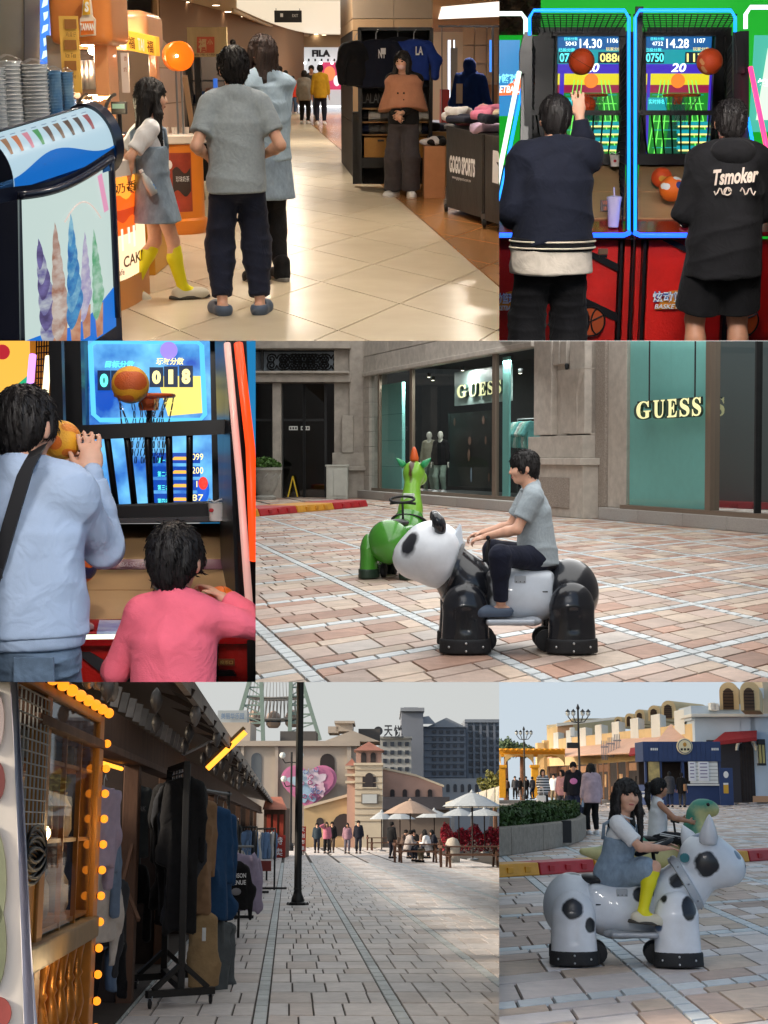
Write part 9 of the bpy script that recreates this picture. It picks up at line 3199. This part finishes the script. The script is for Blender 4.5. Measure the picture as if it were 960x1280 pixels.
 for x0 in(861,873.5):
  w_,=(9,)if x0==861 else(13,)
  MB().box(q(x0,980,Yk).x,q(x0+w_,980,Yk).x,Yk-.06,Yk-.03,zk(976),zk(950)).build('poster',mat('poster_white',(232,232,236)),ks)
  for k in range(5):
   MB().box(q(x0+2,980,Yk).x,q(x0+w_-2,980,Yk).x,Yk-.07,Yk-.062,zk(972-k*4.2),zk(971-k*4.2)).build('print',mat('print_violet',(86,72,130)),ks)
 for k in range(4):
  for x0 in(813,889):
   MB().box(q(x0+k*2.4,940,Yk).x,q(x0+1.6+k*2.4,940,Yk).x,Yk-.115,Yk-.1,zk(938),zk(935)).build('lettering',wht,ks)
 sb=thing('standing_sign','navy standing sign board with a glass of beer beside the kiosk','sign')
 a,b=q(900,1006,Yk-1.5),q(915,960,Yk-1.5)
 MB().box(a.x,b.x,Yk-1.6,Yk-1.5,0,b.z).build('board',navy,sb,bevel=.015)
 MB().ball(((a.x+b.x)/2,Yk-1.61,b.z-.35),(.14,.01,.18),14,8).build('print',wht,sb)
 MB().box((a.x+b.x)/2-.16,(a.x+b.x)/2+.1,Yk-1.62,Yk-1.6,b.z*.32,b.z*.55).build('print',mat('beer_gold',(206,160,52)),sb)
 MB().box((a.x+b.x)/2-.16,(a.x+b.x)/2+.1,Yk-1.62,Yk-1.6,b.z*.55,b.z*.6).build('print',wht,sb)
 tb=thing('white_table','small white slatted table in front of the stalls','table')
 a=P6.g(803,1009)
 MB().cbox((a.x,a.y,.74),(.8,.6,.05)).build('top',wht,tb)
 for sx in(-.35,.35):
  for sy in(-.25,.25):
   MB().cbox((a.x+sx,a.y+sy,.36),(.07,.07,.72)).build('leg',wht,tb)
 MB().cbox((a.x,a.y-.25,.55),(.7,.03,.14)).build('apron',wht,tb)
 cb=thing('chalkboard','dark framed chalkboard leaning in front of the stalls','sign')
 a,b=q(795,1002,84),q(810,970,84)
 MB().box(a.x,b.x,84,84.1,0,b.z).build('frame',dark,cb,bevel=.02)
 MB().box(a.x+.08,b.x-.08,83.97,84,.25,b.z-.08).build('slate',mat('slate',(48,60,66),rough=.8,col2=(120,130,130),vscale=9),cb)
 Yr=92.0
 rb=thing('white_rendered_building','blue white building with red awning and arched dark doorway','building')
 def fx(name,x0,x1,y0,y1,f,bk_,m_,bev=.0,par=None,Y=Yr):
  a,b=q(x0,y1,Y),q(x1,y0,Y)
  return MB().box(a.x,b.x,Y-f,Y+bk_,max(0,a.z),b.z).build(name,m_,par or rb,bevel=bev)
 fx('wall',872,926,897,1003,0,4,bluew)
 fx('wall',942.5,985,880,1003,0,4,bluew)
 fx('wall',926,942.5,880,922,0,4,bluew)
 fx('wall',865,955,882,900,-.1,4,bluew)
 fx('cornice',862,958,892.5,896.5,.5,3,whitew,.03)
 fx('parapet',954,985,850,896,.2,3,mat('render_beige',(206,190,164),rough=.85))
 fx('dado',941,985,995,1003,.06,1,tan)
 fx('recess',886,926,925,1003,.02,.3,mat('recess_dark',(52,50,56),rough=.7))
 a,b=q(926,1002,Yr),q(942.5,928,Yr)
 mid=(a.x+b.x)/2;rw=(b.x-a.x)/2
 zt=q(930,934,Yr).z
 pts=[(a.x+.05,Yr-.02,0)]+[(mid-(rw-.05)*cos(pi*k/12),Yr-.02,zt-.2+(rw+.1)*sin(pi*k/12))for k in range(13)]+[(b.x-.05,Yr-.02,0)]
 dr=MB().prism(pts,(0,.3,0)).build('arched_door',mat('door_wood_dark',(46,38,36),rough=.6,var=.2,vscale=2),rb)
 for k in range(4):
  MB().box(a.x+.15+k*(rw*2-.3)/4,a.x+.22+k*(rw*2-.3)/4,Yr-.05,Yr-.025,.1,zt).build('batten',dark,dr)
 apts=[(mid-(rw+.12)*cos(pi*k/14),Yr-.06,zt-.2+(rw+.25)*sin(pi*k/14))for k in range(15)]
 MB().tube(apts,.1,6).build('arch_moulding',whitew,rb)
 MB().slab(q(884,932,Yr-1.8),q(946,925,Yr-1.8),q(946,913,Yr-.1),q(906,915,Yr-.1),.06).build('awning',redaw,rb)
 MB().slab(q(884,932.5,Yr-1.85),q(946,925.5,Yr-1.85),q(946,921,Yr-1.84),q(884,928,Yr-1.84),.05).build('awning_valance',redaw,rb)
 for x,y in((893,885),(889,884)):
  fx('air_conditioner',x-3,x+3,y-5,y+4,.6,.2,wht,.02)
 fx('air_conditioner',940,950,861,874,.9,.1,wht,.03)
 f_=q(945,867,Yr-.93)
 MB().lathe((f_.x,Yr-.93,f_.z),[(.2,-.01),(.21,0),(.2,.01)],16,(0,1,0)).build('fan_grille',dark,rb)
 ln=thing('wall_lantern','black wall lantern with yellow panes by the arched door','lantern')
 a,b=q(947.5,957,Yr-.5),q(955.5,924,Yr-.5)
 MB().box(a.x,b.x,Yr-.7,Yr-.3,b.z-.35,b.z).build('cap',iron,ln,bevel=.04)
 MB().box(a.x+.06,b.x-.06,Yr-.64,Yr-.36,a.z+.15,b.z-.35).build('pane',mat('lantern_pane',(206,186,110),rough=.4),ln)
 for xx in(a.x+.03,(a.x+b.x)/2,b.x-.03):
  MB().box(xx-.025,xx+.025,Yr-.67,Yr-.63,a.z+.1,b.z-.35).build('bar',iron,ln)
 MB().box(a.x,b.x,Yr-.7,Yr-.3,a.z,a.z+.15).build('base',iron,ln,bevel=.03)
 MB().box((a.x+b.x)/2-.05,(a.x+b.x)/2+.05,Yr-.4,Yr+.05,b.z-.1,b.z).build('bracket',iron,ln)
 def lamp(x,ytop,ybot,Y,lab,camera=False):
  t=thing('street_lamp',lab,'street lamp',group='plaza street lamps')
  c=q(x,ybot,Y)
  zt=q(x,ytop,Y).z
  MB().lathe((c.x,Y,0),[(.22,0),(.22,.25),(.12,.35),(.075,.6),(.06,zt*.5),(.05,zt)],10).build('post',iron,t,auto=40)
  for s in(-1,1):
   for w in(.55,.25):
    r_=q(x+3*s,ytop,Y)
    MB().tube([(c.x,Y,zt-.7),(c.x+s*w*.6,Y,zt-.65),(c.x+s*w,Y,zt-.35)],.03,6).build('arm',iron,t)
    g_=MB().ball((c.x+s*w,Y,zt-.2),(.12,.12,.14),10,7).build('globe',mat('lamp_globe',(206,210,206),rough=.2),t,smooth=True)
    MB().lathe((c.x+s*w,Y,zt-.12),[(.15,0),(.05,.1),(.01,.16)],8).build('globe_cap',iron,g_)
  MB().lathe((c.x,Y,zt),[(.06,0),(.1,.08),(.02,.3)],8).build('finial',iron,t)
  if camera:
   MB().cbox((c.x-.35,Y-.1,zt-1.9),(.6,.3,.3)).build('camera_box',iron,t,bevel=.04)
   MB().cbox((c.x-.35,Y-.1,zt-1.2),(.25,.3,.5)).build('loudspeaker',wht,t,bevel=.04)
 lamp(656,913,985,110.0,'thin dark street lamp near the yellow pergola')
 lamp(725,887,992,78.0,'tall dark street lamp with globe heads above the group of people',True)
 pw=thing('hedge_planter','granite planter wall with clipped green hedge on the left','planter')
 stn=mat('planter_granite',(146,138,128),rough=.85,var=.2,vscale=10,bump=.5,bscale=60,rnd=.05)
 base=[P6.g(600,1074),P6.g(640,1069),P6.g(680,1063),P6.g(712,1057),P6.g(728,1051),P6.g(733,1045),P6.g(728,1040)]
 for i in range(len(base)-1):
  a,b=base[i],base[i+1]
  d=(b-a).normalized();nn=V(-d.y,d.x,0)*.35
  a2,b2=a+d*.01,b-d*.01
  MB().hexa([a2,b2,b2+nn,a2+nn,a2+V(0,0,.44),b2+V(0,0,.44),b2+nn+V(0,0,.44),a2+nn+V(0,0,.44)]).build('wall_stone',stn,pw,bevel=.02)
 soil=[p+V(-.1,.3,.42)for p in base]+[P6.g(690,1038)+V(0,0,.42),P6.g(600,1038)+V(0,0,.42)]
 MB().poly(soil).build('soil',mat('soil',(60,48,38),rough=1.0,var=.3),pw)
 a=P6.g(703,1058)
 MB().cbox((P6.p(707.5,1050,a.y).x,a.y-.12,.27),(.17,.12,.4)).build('bollard_light',iron,pw,bevel=.015)
 hl=MB()
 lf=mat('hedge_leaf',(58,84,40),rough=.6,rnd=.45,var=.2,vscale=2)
 for i in range(11000):
  k=rr.random()*5.6
  p=base[int(k)].lerp(base[int(k)+1],k%1)
  o_=rr.random()
  back=.42+3.2*o_*o_
  p=p+V(-.22*min(1,back),back,0)
  top=.7+.05*sin(p.x*5)+.04*sin(p.x*13+p.y*3)
  if k>4.2:top-=.12*(k-4.2)
  p.z=(.38+(top-.38)*rr.random())if back<.75 else top-.1*rr.random()
  u=V(rr.uniform(-1,1),rr.uniform(-1,1),rr.uniform(-1,1)).normalized()*.055
  v=u.cross(V(rr.uniform(-1,1),rr.uniform(-1,1),rr.uniform(-1,1))).normalized()*.03
  hl.add([p-u,p+v,p+u,p-v],[(0,1,2,3)])
 hl.build('foliage',lf,pw,fix=False)
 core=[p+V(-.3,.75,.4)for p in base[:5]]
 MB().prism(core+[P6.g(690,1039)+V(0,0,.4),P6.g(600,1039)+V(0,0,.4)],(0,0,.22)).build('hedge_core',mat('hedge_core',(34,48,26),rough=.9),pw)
 red=mat('kerb_red',(178,36,44));yel=mat('kerb_yellow',(214,152,44))
 ks_=[(600,1098.5,yel),(676,1094,red),(745,1089.5,yel),(800,1086,red),(862,1082,yel),(938,1077,red),(1000,1073,None)]
 labs=['yellow plastic kerb block under the granite planter','red plastic kerb block behind the seated girl','yellow plastic kerb block mostly hidden behind the cow ride','red plastic kerb block hidden behind the cow neck','yellow plastic kerb block right of the cow head','red plastic kerb block at the right frame edge']
 for i in range(6):
  a,b=P6.g(*ks_[i][:2]),P6.g(*ks_[i+1][:2])
  dd=(b-a).normalized();nn=V(-dd.y,dd.x,0)
  a2,b2=a+dd*.012,b-dd*.012
  w,hz=.45,.155
  B=MB().hexa([a2,b2,b2+nn*w,a2+nn*w,a2+nn*.03+V(0,0,hz),b2+nn*.03+V(0,0,hz),b2+nn*(w-.03)+V(0,0,hz),a2+nn*(w-.03)+V(0,0,hz)])
  ko=tag(B.build('kerb_block',ks_[i][2],None,bevel=.015),labs[i],'kerb block','plastic kerb blocks on the arcade plaza')
  for t in(.2,.5,.8):
   p=a2.lerp(b2,t)-nn*.002+V(0,0,hz/2)
   MB().hexa([p-dd*.05-V(0,0,.035),p+dd*.05-V(0,0,.035),p+dd*.05+nn*.03-V(0,0,.035),p-dd*.05+nn*.03-V(0,0,.035),p-dd*.05+V(0,0,.035),p+dd*.05+V(0,0,.035),p+dd*.05+nn*.03+V(0,0,.035),p-dd*.05+nn*.03+V(0,0,.035)]).build('raised_block',ks_[i][2],ko,bevel=.006)
 cw=(214,218,224)
 ck=(32,34,40)
 ctor=spots('cow_torso',cw,ck,[((.10,-.19,.47),(.05,.1,.05),None),((.2,-.17,.53),(.06,.1,.07),None)],soft=.2)
 cfront=spots('cow_front',cw,ck,[((.36,-.2,.58),(.07,.1,.06),None)],soft=.2)
 crear=spots('cow_rear',cw,ck,[((-.3,0,.62),(.1,.12,.03),None)],soft=.3)
 cleg=spots('cow_leg',cw,ck,[((-.36,-.31,.385),(.075,.1,.07),None),((-.235,-.31,.275),(.045,.1,.05),None),((.245,-.31,.47),(.04,.1,.05),None),((.425,-.29,.40),(.055,.1,.085),None),((.205,-.31,.285),(.04,.1,.055),(70,90,120))],soft=.2)
 def cow_head(root):
  tilt=np.array(Euler((0,R(20),0)).to_matrix())
  H=Solid(.013)
  H.cone((.42,0,.5),(.52,0,.62),.165,.15,.04)
  H.ell((.575,0,.70),(.19,.19,.185),tilt,.05)
  H.ell((.72,0,.645),(.125,.15,.125),tilt,.08)
  hm=spots('cow_head_paint',cw,ck,[((.555,-.2,.675),(.085,.08,.09),None),((.56,-.03,.885),(.12,.1,.035),(60,84,116)),((.79,-.1,.76),(.03,.05,.06),(90,110,130)),((.85,-.05,.66),(.02,.03,.02),None)],soft=.18)
  h=H.build('head',hm,root)
  E=MB().lathe((.58,-.13,.82),[(.06,0),(.066,.04),(.05,.1),(.022,.17),(.004,.2)],12,(.05,-.3,1)).build('ear',mat('cow_ear',(206,208,214),rough=.3,coat=.4),h,smooth=True)
  MB().lathe((.5,.12,.78),[(.06,0),(.066,.04),(.05,.1),(.022,.15),(.004,.18)],12,(-.35,.5,.9)).build('ear',mat('cow_ear',(206,208,214)),h,smooth=True)
  MB().lathe((.43,0,.545),[(.185,-.03),(.2,-.025),(.2,.02),(.185,.03)],32,(.8,0,.45)).build('neck_ring',mat('cow_ring',(176,182,190),rough=.35),root,auto=40)
  for k in range(9):
   u,v,w=basis((.8,0,.45))
   a=2*pi*k/9
   p=V(.43,0,.545)+(u*cos(a)+v*sin(a))*.202
   MB().ball(p,.007,6,4).build('bolt',STEEL,root)
  MB().lathe((.41,-.19,.72),[(.03,-.01),(.034,0),(.03,.012)],14,(-.3,-1,0)).build('button',mat('cow_button',(40,110,120),rough=.3),root)
  sw_=[]
  for k in range(20):
   a=2*pi*k/20
   sw_.append((.22+.12*cos(a),.14*sin(a),.785+.05*cos(a)))
  MB().tube(sw_,.018,7,closed=True).build('steering_wheel',RUBBER,root,smooth=True)
  MB().lathe((.22,0,.785),[(.12,-.012),(.12,.012)],18,(-.35,0,1)).build('dashboard',mat('dash_grey',(70,72,78),rough=.4),root)
 cc=P6.g(782,1204)
 ride('white cow ride-on with black spots carrying the girl in denim',cc,R(-6),ctor,cfront,crear,cleg,RUBBER,'animal rides',cow_head,S=.92,plate=mat('footrest_grey',(150,154,160),rough=.4,metal=.3),leg_h=.5,steer=.24)
 skirtm=DENIM
 gp=P6.g(771,1204)
 r_,J=person('girl in white t-shirt and denim pinafore riding the cow ride-on',V(gp.x,cc.y,0),R(-90),1.27,dict(pelvis=(0,.0,.545),lean=10,twist=-24,sit=1,hyaw=-74,hpitch=2,hroll=-4,rh=(.14,.30,.72),lh=(-.1,.33,.73),re=(1,-.6,-.6),le=(-1,-.5,-.6),rf=(.25,.13,.325),lf=(-.25,.16,.31),rk=(.5,1,.9),lk=(-.5,1,.9),rfd=(6,-6),lfd=(-6,0),rpn=(-.2,0,-1),lpn=(.2,0,-1),rcurl=15,lcurl=15),hh=.205,g=.92,vox=.0075,top=dict(m=WHITEC,sleeve='short',hem=.0,t=.008,sl=.8),dress=dict(m=skirtm,len=.3,t=.016,straps=True,lap=.78,topz=.62),socks=dict(m=mat('sock_yellow',(222,212,20),rough=.8,bump=.3,bscale=200,var=.06),top=.12),shoes=dict(m=mat('shoe_cream',(196,190,172),rough=.7,var=.1),sole=mat('sole_dark',(60,56,50),rough=.8)),hair=dict(kind='long',L=.36,fringe=.03),seed=9)
 def dino_head(root):
  dm=spots('dino_neck_paint',(196,190,128),(64,140,116),[((.22,0,.7),(.13,.3,.35),None),((.42,0,1.02),(.22,.3,.12),None)],soft=.7,rough=.5,coat=.1)
  H=Solid(.014)
  H.chain([(.3,0,.42),(.34,0,.64),(.37,0,.84),(.4,0,.9)],[.2,.145,.11,.1],.05)
  H.ell((.46,0,.92),(.15,.11,.1),None,.05)
  H.ell((.555,0,.89),(.08,.085,.075),None,.05)
  h=H.build('head',dm,root)
  for s in(-1,1):
   MB().ball((.48,s*.1,.955),.022,10,6).build('eye',EYE,h,smooth=True)
  t=Solid(.016)
  t.chain([(-.4,0,.4),(-.7,0,.38),(-1.0,0,.42)],[.17,.11,.04],.06)
  t.build('tail',MATS['dino_torso'],root)
 dt=spots('dino_torso',(200,190,134),(72,146,122),[((0,0,.6),(.45,.3,.1),None),((-.5,0,.6),(.4,.3,.15),None)],soft=.8,rough=.5,coat=.1)
 dl=mat('dino_leg',(186,178,122),rough=.5,var=.15,vscale=5)
 dc=P6.g(829,1108)
 dc.y-=.3
 ride('green and tan dinosaur ride-on carrying the smaller girl behind',dc,R(4),dt,dt,dt,dl,dl,'animal rides',dino_head,S=.94,plate=dl,skirt=False,steer=.12)
 gp=P6.g(826,1108)
 st=mat('track_black',(24,24,30),rough=.8,var=.2)
 r2,J2=person('small girl in white vest and striped black trousers riding the dinosaur',V(dc.x-.12,dc.y,0),R(-90),1.28,dict(pelvis=(0,.02,.56),lean=2,hyaw=14,rh=(.14,.34,.72),lh=(-.14,.32,.74),re=(1,-.4,-.6),le=(-1,-.6,-.3),rf=(.27,.25,.24),lf=(-.27,.25,.24),rk=(.4,1,.8),lk=(-.4,1,.8),rfd=(0,0)),hh=.2,g=.95,vox=.011,skin=SKIN2,top=dict(m=WHITEC,sleeve='none',hem=.02,t=.008),bottom=dict(m=st,t=.012),shoes=dict(m=WHITEC),hair=dict(kind='tail',L=.28),seed=12)
 for dx in(0,.018):
  a,b,c=J2['rhip']+V(.085,.0,.03+dx),J2['rk']+V(.062,0,.0+dx),J2['ra']+V(.05,0,0)
  MB().tube([a,b,c],.006,5).build('stripe',WHITEC,r2)
 strp=mat('stripe_knit',(206,206,206),rough=.9)
 nt=strp.node_tree
 tc=_n(nt,'ShaderNodeTexCoord');wv=_n(nt,'ShaderNodeTexWave',bands_direction='Z');wv.inputs['Scale'].default_value=3.2
 rp=_n(nt,'ShaderNodeValToRGB');rp.color_ramp.elements[0].position=.42;rp.color_ramp.elements[1].position=.5
 rp.color_ramp.elements[0].color=(.02,.025,.035,1);rp.color_ramp.elements[1].color=(.6,.6,.6,1)
 nt.links.new(tc.outputs['Object'],wv.inputs['Vector']);nt.links.new(wv.outputs['Fac'],rp.inputs['Fac']);nt.links.new(rp.outputs['Color'],nt.nodes['Principled BSDF'].inputs['Base Color'])
 pinkh=cloth('pink_hoodie',(188,138,140));lil=cloth('lilac_jacket',(190,168,180));bd=cloth('black_hoodie',(26,26,34));jean=cloth('jean_dark',(44,56,80));greyd=cloth('grey_dark',(70,70,74))
 gp_='people strolling on the arcade plaza'
 far_person('woman in black and white striped jumper standing in the group',679,1018,1.66,P6,dict(top=dict(m=strp,hem=.12,t=.03),bottom=dict(m=BLACKC),shoes=dict(m=WHITEC)),R(190),gp_,dict(rh=(.12,.22,1.0)),hairk='bob')
 tb_=thing('white_tote_bag','white bag held by the woman in the striped jumper','bag')
 c=P6.g(676,1019)
 MB().cbox((c.x,c.y-.25,.52),(.34,.12,.38)).build('pouch',wht,tb_,bevel=.03)
 MB().tube([(c.x-.1,c.y-.25,.7),(c.x-.06,c.y-.25,.98),(c.x+.06,c.y-.25,.98),(c.x+.1,c.y-.25,.7)],.012,5).build('handle',wht,tb_)
 far_person('woman in pink hoodie beside the man in black',704,1020,1.62,P6,dict(top=dict(m=pinkh,hem=.12,t=.03),bottom=dict(m=greyd),shoes=dict(m=BLACKC)),R(150),gp_,dict(hyaw=-30,lh=(-.1,.2,1.0)),hairk='bob')
 m_,J=far_person('man in black hoodie with pink print walking in the group',718,1029,1.76,P6,dict(top=dict(m=bd,hem=.12,t=.035),bottom=dict(m=cloth('navy_trouser',(32,38,60)),t=.03),shoes=dict(m=BLACKC)),R(175),gp_,dict(hpitch=18))
 MB().ball((0,.165,1.2),(.11,.02,.09),12,7).build('print',mat('hoodie_print',(206,120,176)),m_)
 far_person('woman with long hair in lilac jacket seen from behind',741,1043,1.58,P6,dict(top=dict(m=lil,hem=.12,t=.035),bottom=dict(m=BLACKC),shoes=dict(m=WHITEC)),R(12),gp_,hairk='long')
 far_person('small child in pale blue standing between the adults',729,1028,1.05,P6,dict(top=dict(m=cloth('pale_blue',(140,164,190)),hem=.1),bottom=dict(m=jean),shoes=dict(m=WHITEC)),R(20),gp_)
 far_person('person in white top walking behind the pink hoodie',693,1006,1.68,P6,dict(top=dict(m=WHITEC,hem=.1),bottom=dict(m=cloth('khaki_t',(120,108,88))),shoes=dict(m=WHITEC)),R(160),gp_)
 for x,y,H,m1,m2,lab in((644,999,1.7,greyd,BLACKC,'distant person in grey near the left frame edge'),(658,998,1.72,BLACKC,BLACKC,'distant person all in black under the pergola'),(666,999,1.66,greyd,jean,'distant person in dark jeans by the striped jumper'),(634,997,1.6,cloth('brown_c',(90,70,60)),BLACKC,'distant person in brown beside the yellow post'),(650,996,1.68,BLACKC,greyd,'distant person in black top and grey trousers')):
  far_person(lab,x,y,H,P6,dict(top=dict(m=m1,hem=.1),bottom=dict(m=m2),shoes=dict(m=BLACKC)),R(rr.choice((0,180,30))),gp_,vox=.03)
 far_person('customer in dark coat at the kiosk counter',838,1009,1.72,P6,dict(top=dict(m=greyd,hem=.25,t=.03),bottom=dict(m=jean),shoes=dict(m=BLACKC)),R(0),'customers at the kiosk',vox=.025,hairk='bob')
 m_,J=far_person('customer with tan shoulder bag at the kiosk counter',853,1009,1.66,P6,dict(top=dict(m=BLACKC,hem=.2,t=.03),bottom=dict(m=greyd),shoes=dict(m=BLACKC)),R(-25),'customers at the kiosk',vox=.025)
 MB().cbox((.2,-.1,.95),(.12,.3,.34)).build('shoulder_bag',mat('bag_tan',(150,110,76)),m_,bevel=.03)
build_arcade()
# -- skies over lane and arcade, added glow over the plaza, walls between and beside
def world_pt(x,y,D):
 return V((x-CX)/F*D,D,(CY-y)/F*D)
def shell(name,pts,m,kind='structure'):
 me=bpy.data.meshes.new(name)
 me.from_pydata([tuple(p)for p in pts],[],[tuple(range(len(pts)))])
 o=bpy.data.objects.new(name,me)
 COL.objects.link(o)
 me.materials.append(m)
 o['kind']=kind
 TOPS.append((o,None))
 return o
def strips(name,rows,m):
 """sheet through rows of points"""
 vs_,fs=[],[]
 w=len(rows[0])
 for r_ in rows:
  vs_+=[tuple(p)for p in r_]
 for i in range(len(rows)-1):
  for j in range(w-1):
   fs.append((i*w+j,i*w+j+1,(i+1)*w+j+1,(i+1)*w+j))
 me=bpy.data.meshes.new(name)
 me.from_pydata(vs_,[],fs)
 o=bpy.data.objects.new(name,me)
 COL.objects.link(o)
 me.materials.append(m)
 o['kind']='structure'
 TOPS.append((o,None))
 return o
sky_lo=mat('sky_haze',(0,0,0),rough=1.0,emit=.47,ecol=(240,243,241))
sky_p6=mat('sky_blue_haze',(0,0,0),rough=1.0,emit=.54,ecol=(222,236,247))
def floor4(D):
 return P4.M.translation.z+0+D*math.tan(P4.th)-(1.28/cos(P4.th)-1.28)
def vault(name,xa,xb,m,top,D0,D1,zbot):
 rows=[]
 for D in(D0,D0*1.5,D0*3,D1*.6,D1*.9):
  rows.append([V((xa-CX)/F*D,D,top(D)),V((xb-CX)/F*D,D,top(D))])
 for t in(.0,.5,1.0):
  rows.append([V((xa-CX)/F*D1,D1,lerp(top(D1),zbot,t)),V((xb-CX)/F*D1,D1,lerp(top(D1),zbot,t))])
 return strips(name,rows,m)
vault('sky',-60,624,sky_lo,lambda D:floor4(D)-.03-.001*D,8.6,240,-62)
vault('sky',624,1010,sky_p6,lambda D:floor4(D)-.03-.001*D,8.6,239,-60)
fill_sky_p4=mat('sky_fill_pale',(0,0,0),rough=1.0,emit=1.9,ecol=(246,245,243))  # glow for an added ceiling, out of view, that lights the plaza
def floor1(D):
 return D*math.tan(P1.th)-1.33/cos(P1.th)
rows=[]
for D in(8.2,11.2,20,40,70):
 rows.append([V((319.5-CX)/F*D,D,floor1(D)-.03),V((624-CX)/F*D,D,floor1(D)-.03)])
strips('sky',rows+[[V((319.5-CX)/F*80,80,24),V((624-CX)/F*80,80,24)],[V((319.5-CX)/F*80,80,0),V((624-CX)/F*80,80,0)]],fill_sky_p4)  # glowing sheet added unseen above the plaza's left part
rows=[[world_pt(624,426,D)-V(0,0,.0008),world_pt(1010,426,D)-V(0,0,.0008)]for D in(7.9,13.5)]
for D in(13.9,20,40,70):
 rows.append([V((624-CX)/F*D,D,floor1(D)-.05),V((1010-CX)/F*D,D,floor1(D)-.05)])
strips('sky',rows+[[V((624-CX)/F*80,80,24),V((1010-CX)/F*80,80,24)],[V((624-CX)/F*80,80,0),V((1010-CX)/F*80,80,0)]],fill_sky_p4)  # same added glow carried over the plaza's right part
part=mat('partition_grey',(120,118,116),rough=.9)
def wall_x(x,ya,yb,D0,D1):
 return strips('partition_or_added_wall',[[world_pt(x,ya,D0),world_pt(x,yb,D0)],[world_pt(x,ya,D1),world_pt(x,yb,D1)]],part)
def wall_y(y,xa,xb,D0,D1):
 return strips('partition_or_added_wall',[[world_pt(xa,y,D0),world_pt(xb,y,D0)],[world_pt(xa,y,D1),world_pt(xb,y,D1)]],part)
wall_x(624,-60,426,7.0,75)
wall_x(319.5,426,852.5,4.6,60)
wall_x(624,852.5,1340,7.0,26)
wall_y(426,-20,319.5,6.25,7.6)
wall_y(426,624,1010,7.8,13.7)
wall_y(852.5,-20,319.5,4.0,8.6)
wall_x(-14,-60,852.5,4.0,30)  # unseen outer wall added to keep the sun off the left places
wall_x(-14,-60,600,30,70)  # added further back, out of view, to block sun on the plaza facade
wall_x(975,-60,852.5,7.5,40)  # unseen outer wall added to shut out light from the right
strips('arcade_ceiling',[[world_pt(624,-150,8),world_pt(1010,-150,8)],[world_pt(624,-150,14),world_pt(1010,-150,14)]],mat('arcade_ceiling',(60,60,64),rough=.9))
# -- closing pass: nothing of one place reaches into the next
def trim_to_place():
 deps={}
 for o in COL.objects:
  if o.type!='MESH':
   continue
  r=o
  while r.parent is not None:
   r=r.parent
  deps.setdefault(r.name,[]).append(o)
 bpy.context.view_layer.update()
 for top,pl in TOPS:
  if pl is None:
   continue
  x0,x1,y0,y1=pl.rect
  planes=[]
  if x0 is not None:planes.append(Vector((-1,(x0-CX)/F,0)))
  if x1 is not None:planes.append(Vector((1,-(x1-CX)/F,0)))
  if y0 is not None:planes.append(Vector((0,-(CY-y0)/F,1)))
  if y1 is not None:planes.append(Vector((0,(CY-y1)/F,-1)))
  for o in deps.get(top.name,[]):
   me=o.data
   n=len(me.vertices)
   if n==0:
    continue
   co=np.empty(n*3)
   me.vertices.foreach_get('co',co)
   mw=np.array(o.matrix_world)
   wc=co.reshape(-1,3)@mw[:3,:3].T+mw[:3,3]
   todo=[p for p in planes if(wc@np.array(p)).max()>1e-4]
   if not todo:
    continue
   if me.users>1:
    me=me.copy()
    o.data=me
   bm=bmesh.new()
   bm.from_mesh(me)
   inv=o.matrix_world.inverted()
   for p in todo:
    pc=inv@Vector((0,0,0))
    pn=(o.matrix_world.to_3x3().transposed()@p).normalized()
    bmesh.ops.bisect_plane(bm,geom=list(bm.verts)+list(bm.edges)+list(bm.faces),plane_co=pc,plane_no=pn,clear_outer=True,dist=1e-6)
   bm.to_mesh(me)
   bm.free()
   me.update()
def prune_and_rebase():
 dead=[o for o in COL.objects if o.type=='MESH' and len(o.data.vertices)==0 and not[c for c in COL.objects if c.parent==o]]
 names={o.name for o in dead}
 global TOPS
 TOPS=[(o,p)for o,p in TOPS if o.name not in names]
 for o in dead:
  bpy.data.objects.remove(o)
 kids={}
 for o in COL.objects:
  if o.parent is not None:
   kids.setdefault(o.parent.name,[]).append(o)
 for top,pl in TOPS:
  if pl is None or top.get('kind')=='structure':
   continue
  rel=top.matrix_world
  if(rel.translation-pl.M.translation).length>1e-6:
   continue
  mn,mx=Vector((1e9,)*3),Vector((-1e9,)*3)
  for o in([top]if top.type=='MESH' else[])+kids.get(top.name,[]):
   if o.type!='MESH':
    continue
   m=Matrix()if o is top else o.matrix_basis
   n=len(o.data.vertices)
   if not n:
    continue
   co=np.empty(n*3)
   o.data.vertices.foreach_get('co',co)
   mm=np.array(m)
   co=co.reshape(-1,3)@mm[:3,:3].T+mm[:3,3]
   mn=Vector(np.minimum(np.array(mn),co.min(0)));mx=Vector(np.maximum(np.array(mx),co.max(0)))
  if mn.x>1e8:
   continue
  c=V((mn.x+mx.x)/2,(mn.y+mx.y)/2,mn.z)
  if top.type=='MESH':
   if top.data.users>1:
    top.data=top.data.copy()
   top.data.transform(MT(-c))
  top.matrix_world=pl.M@MT(c)
  for o in kids.get(top.name,[]):
   o.matrix_basis=MT(-c)@o.matrix_basis
trim_to_place()
bpy.context.view_layer.update()
prune_and_rebase()
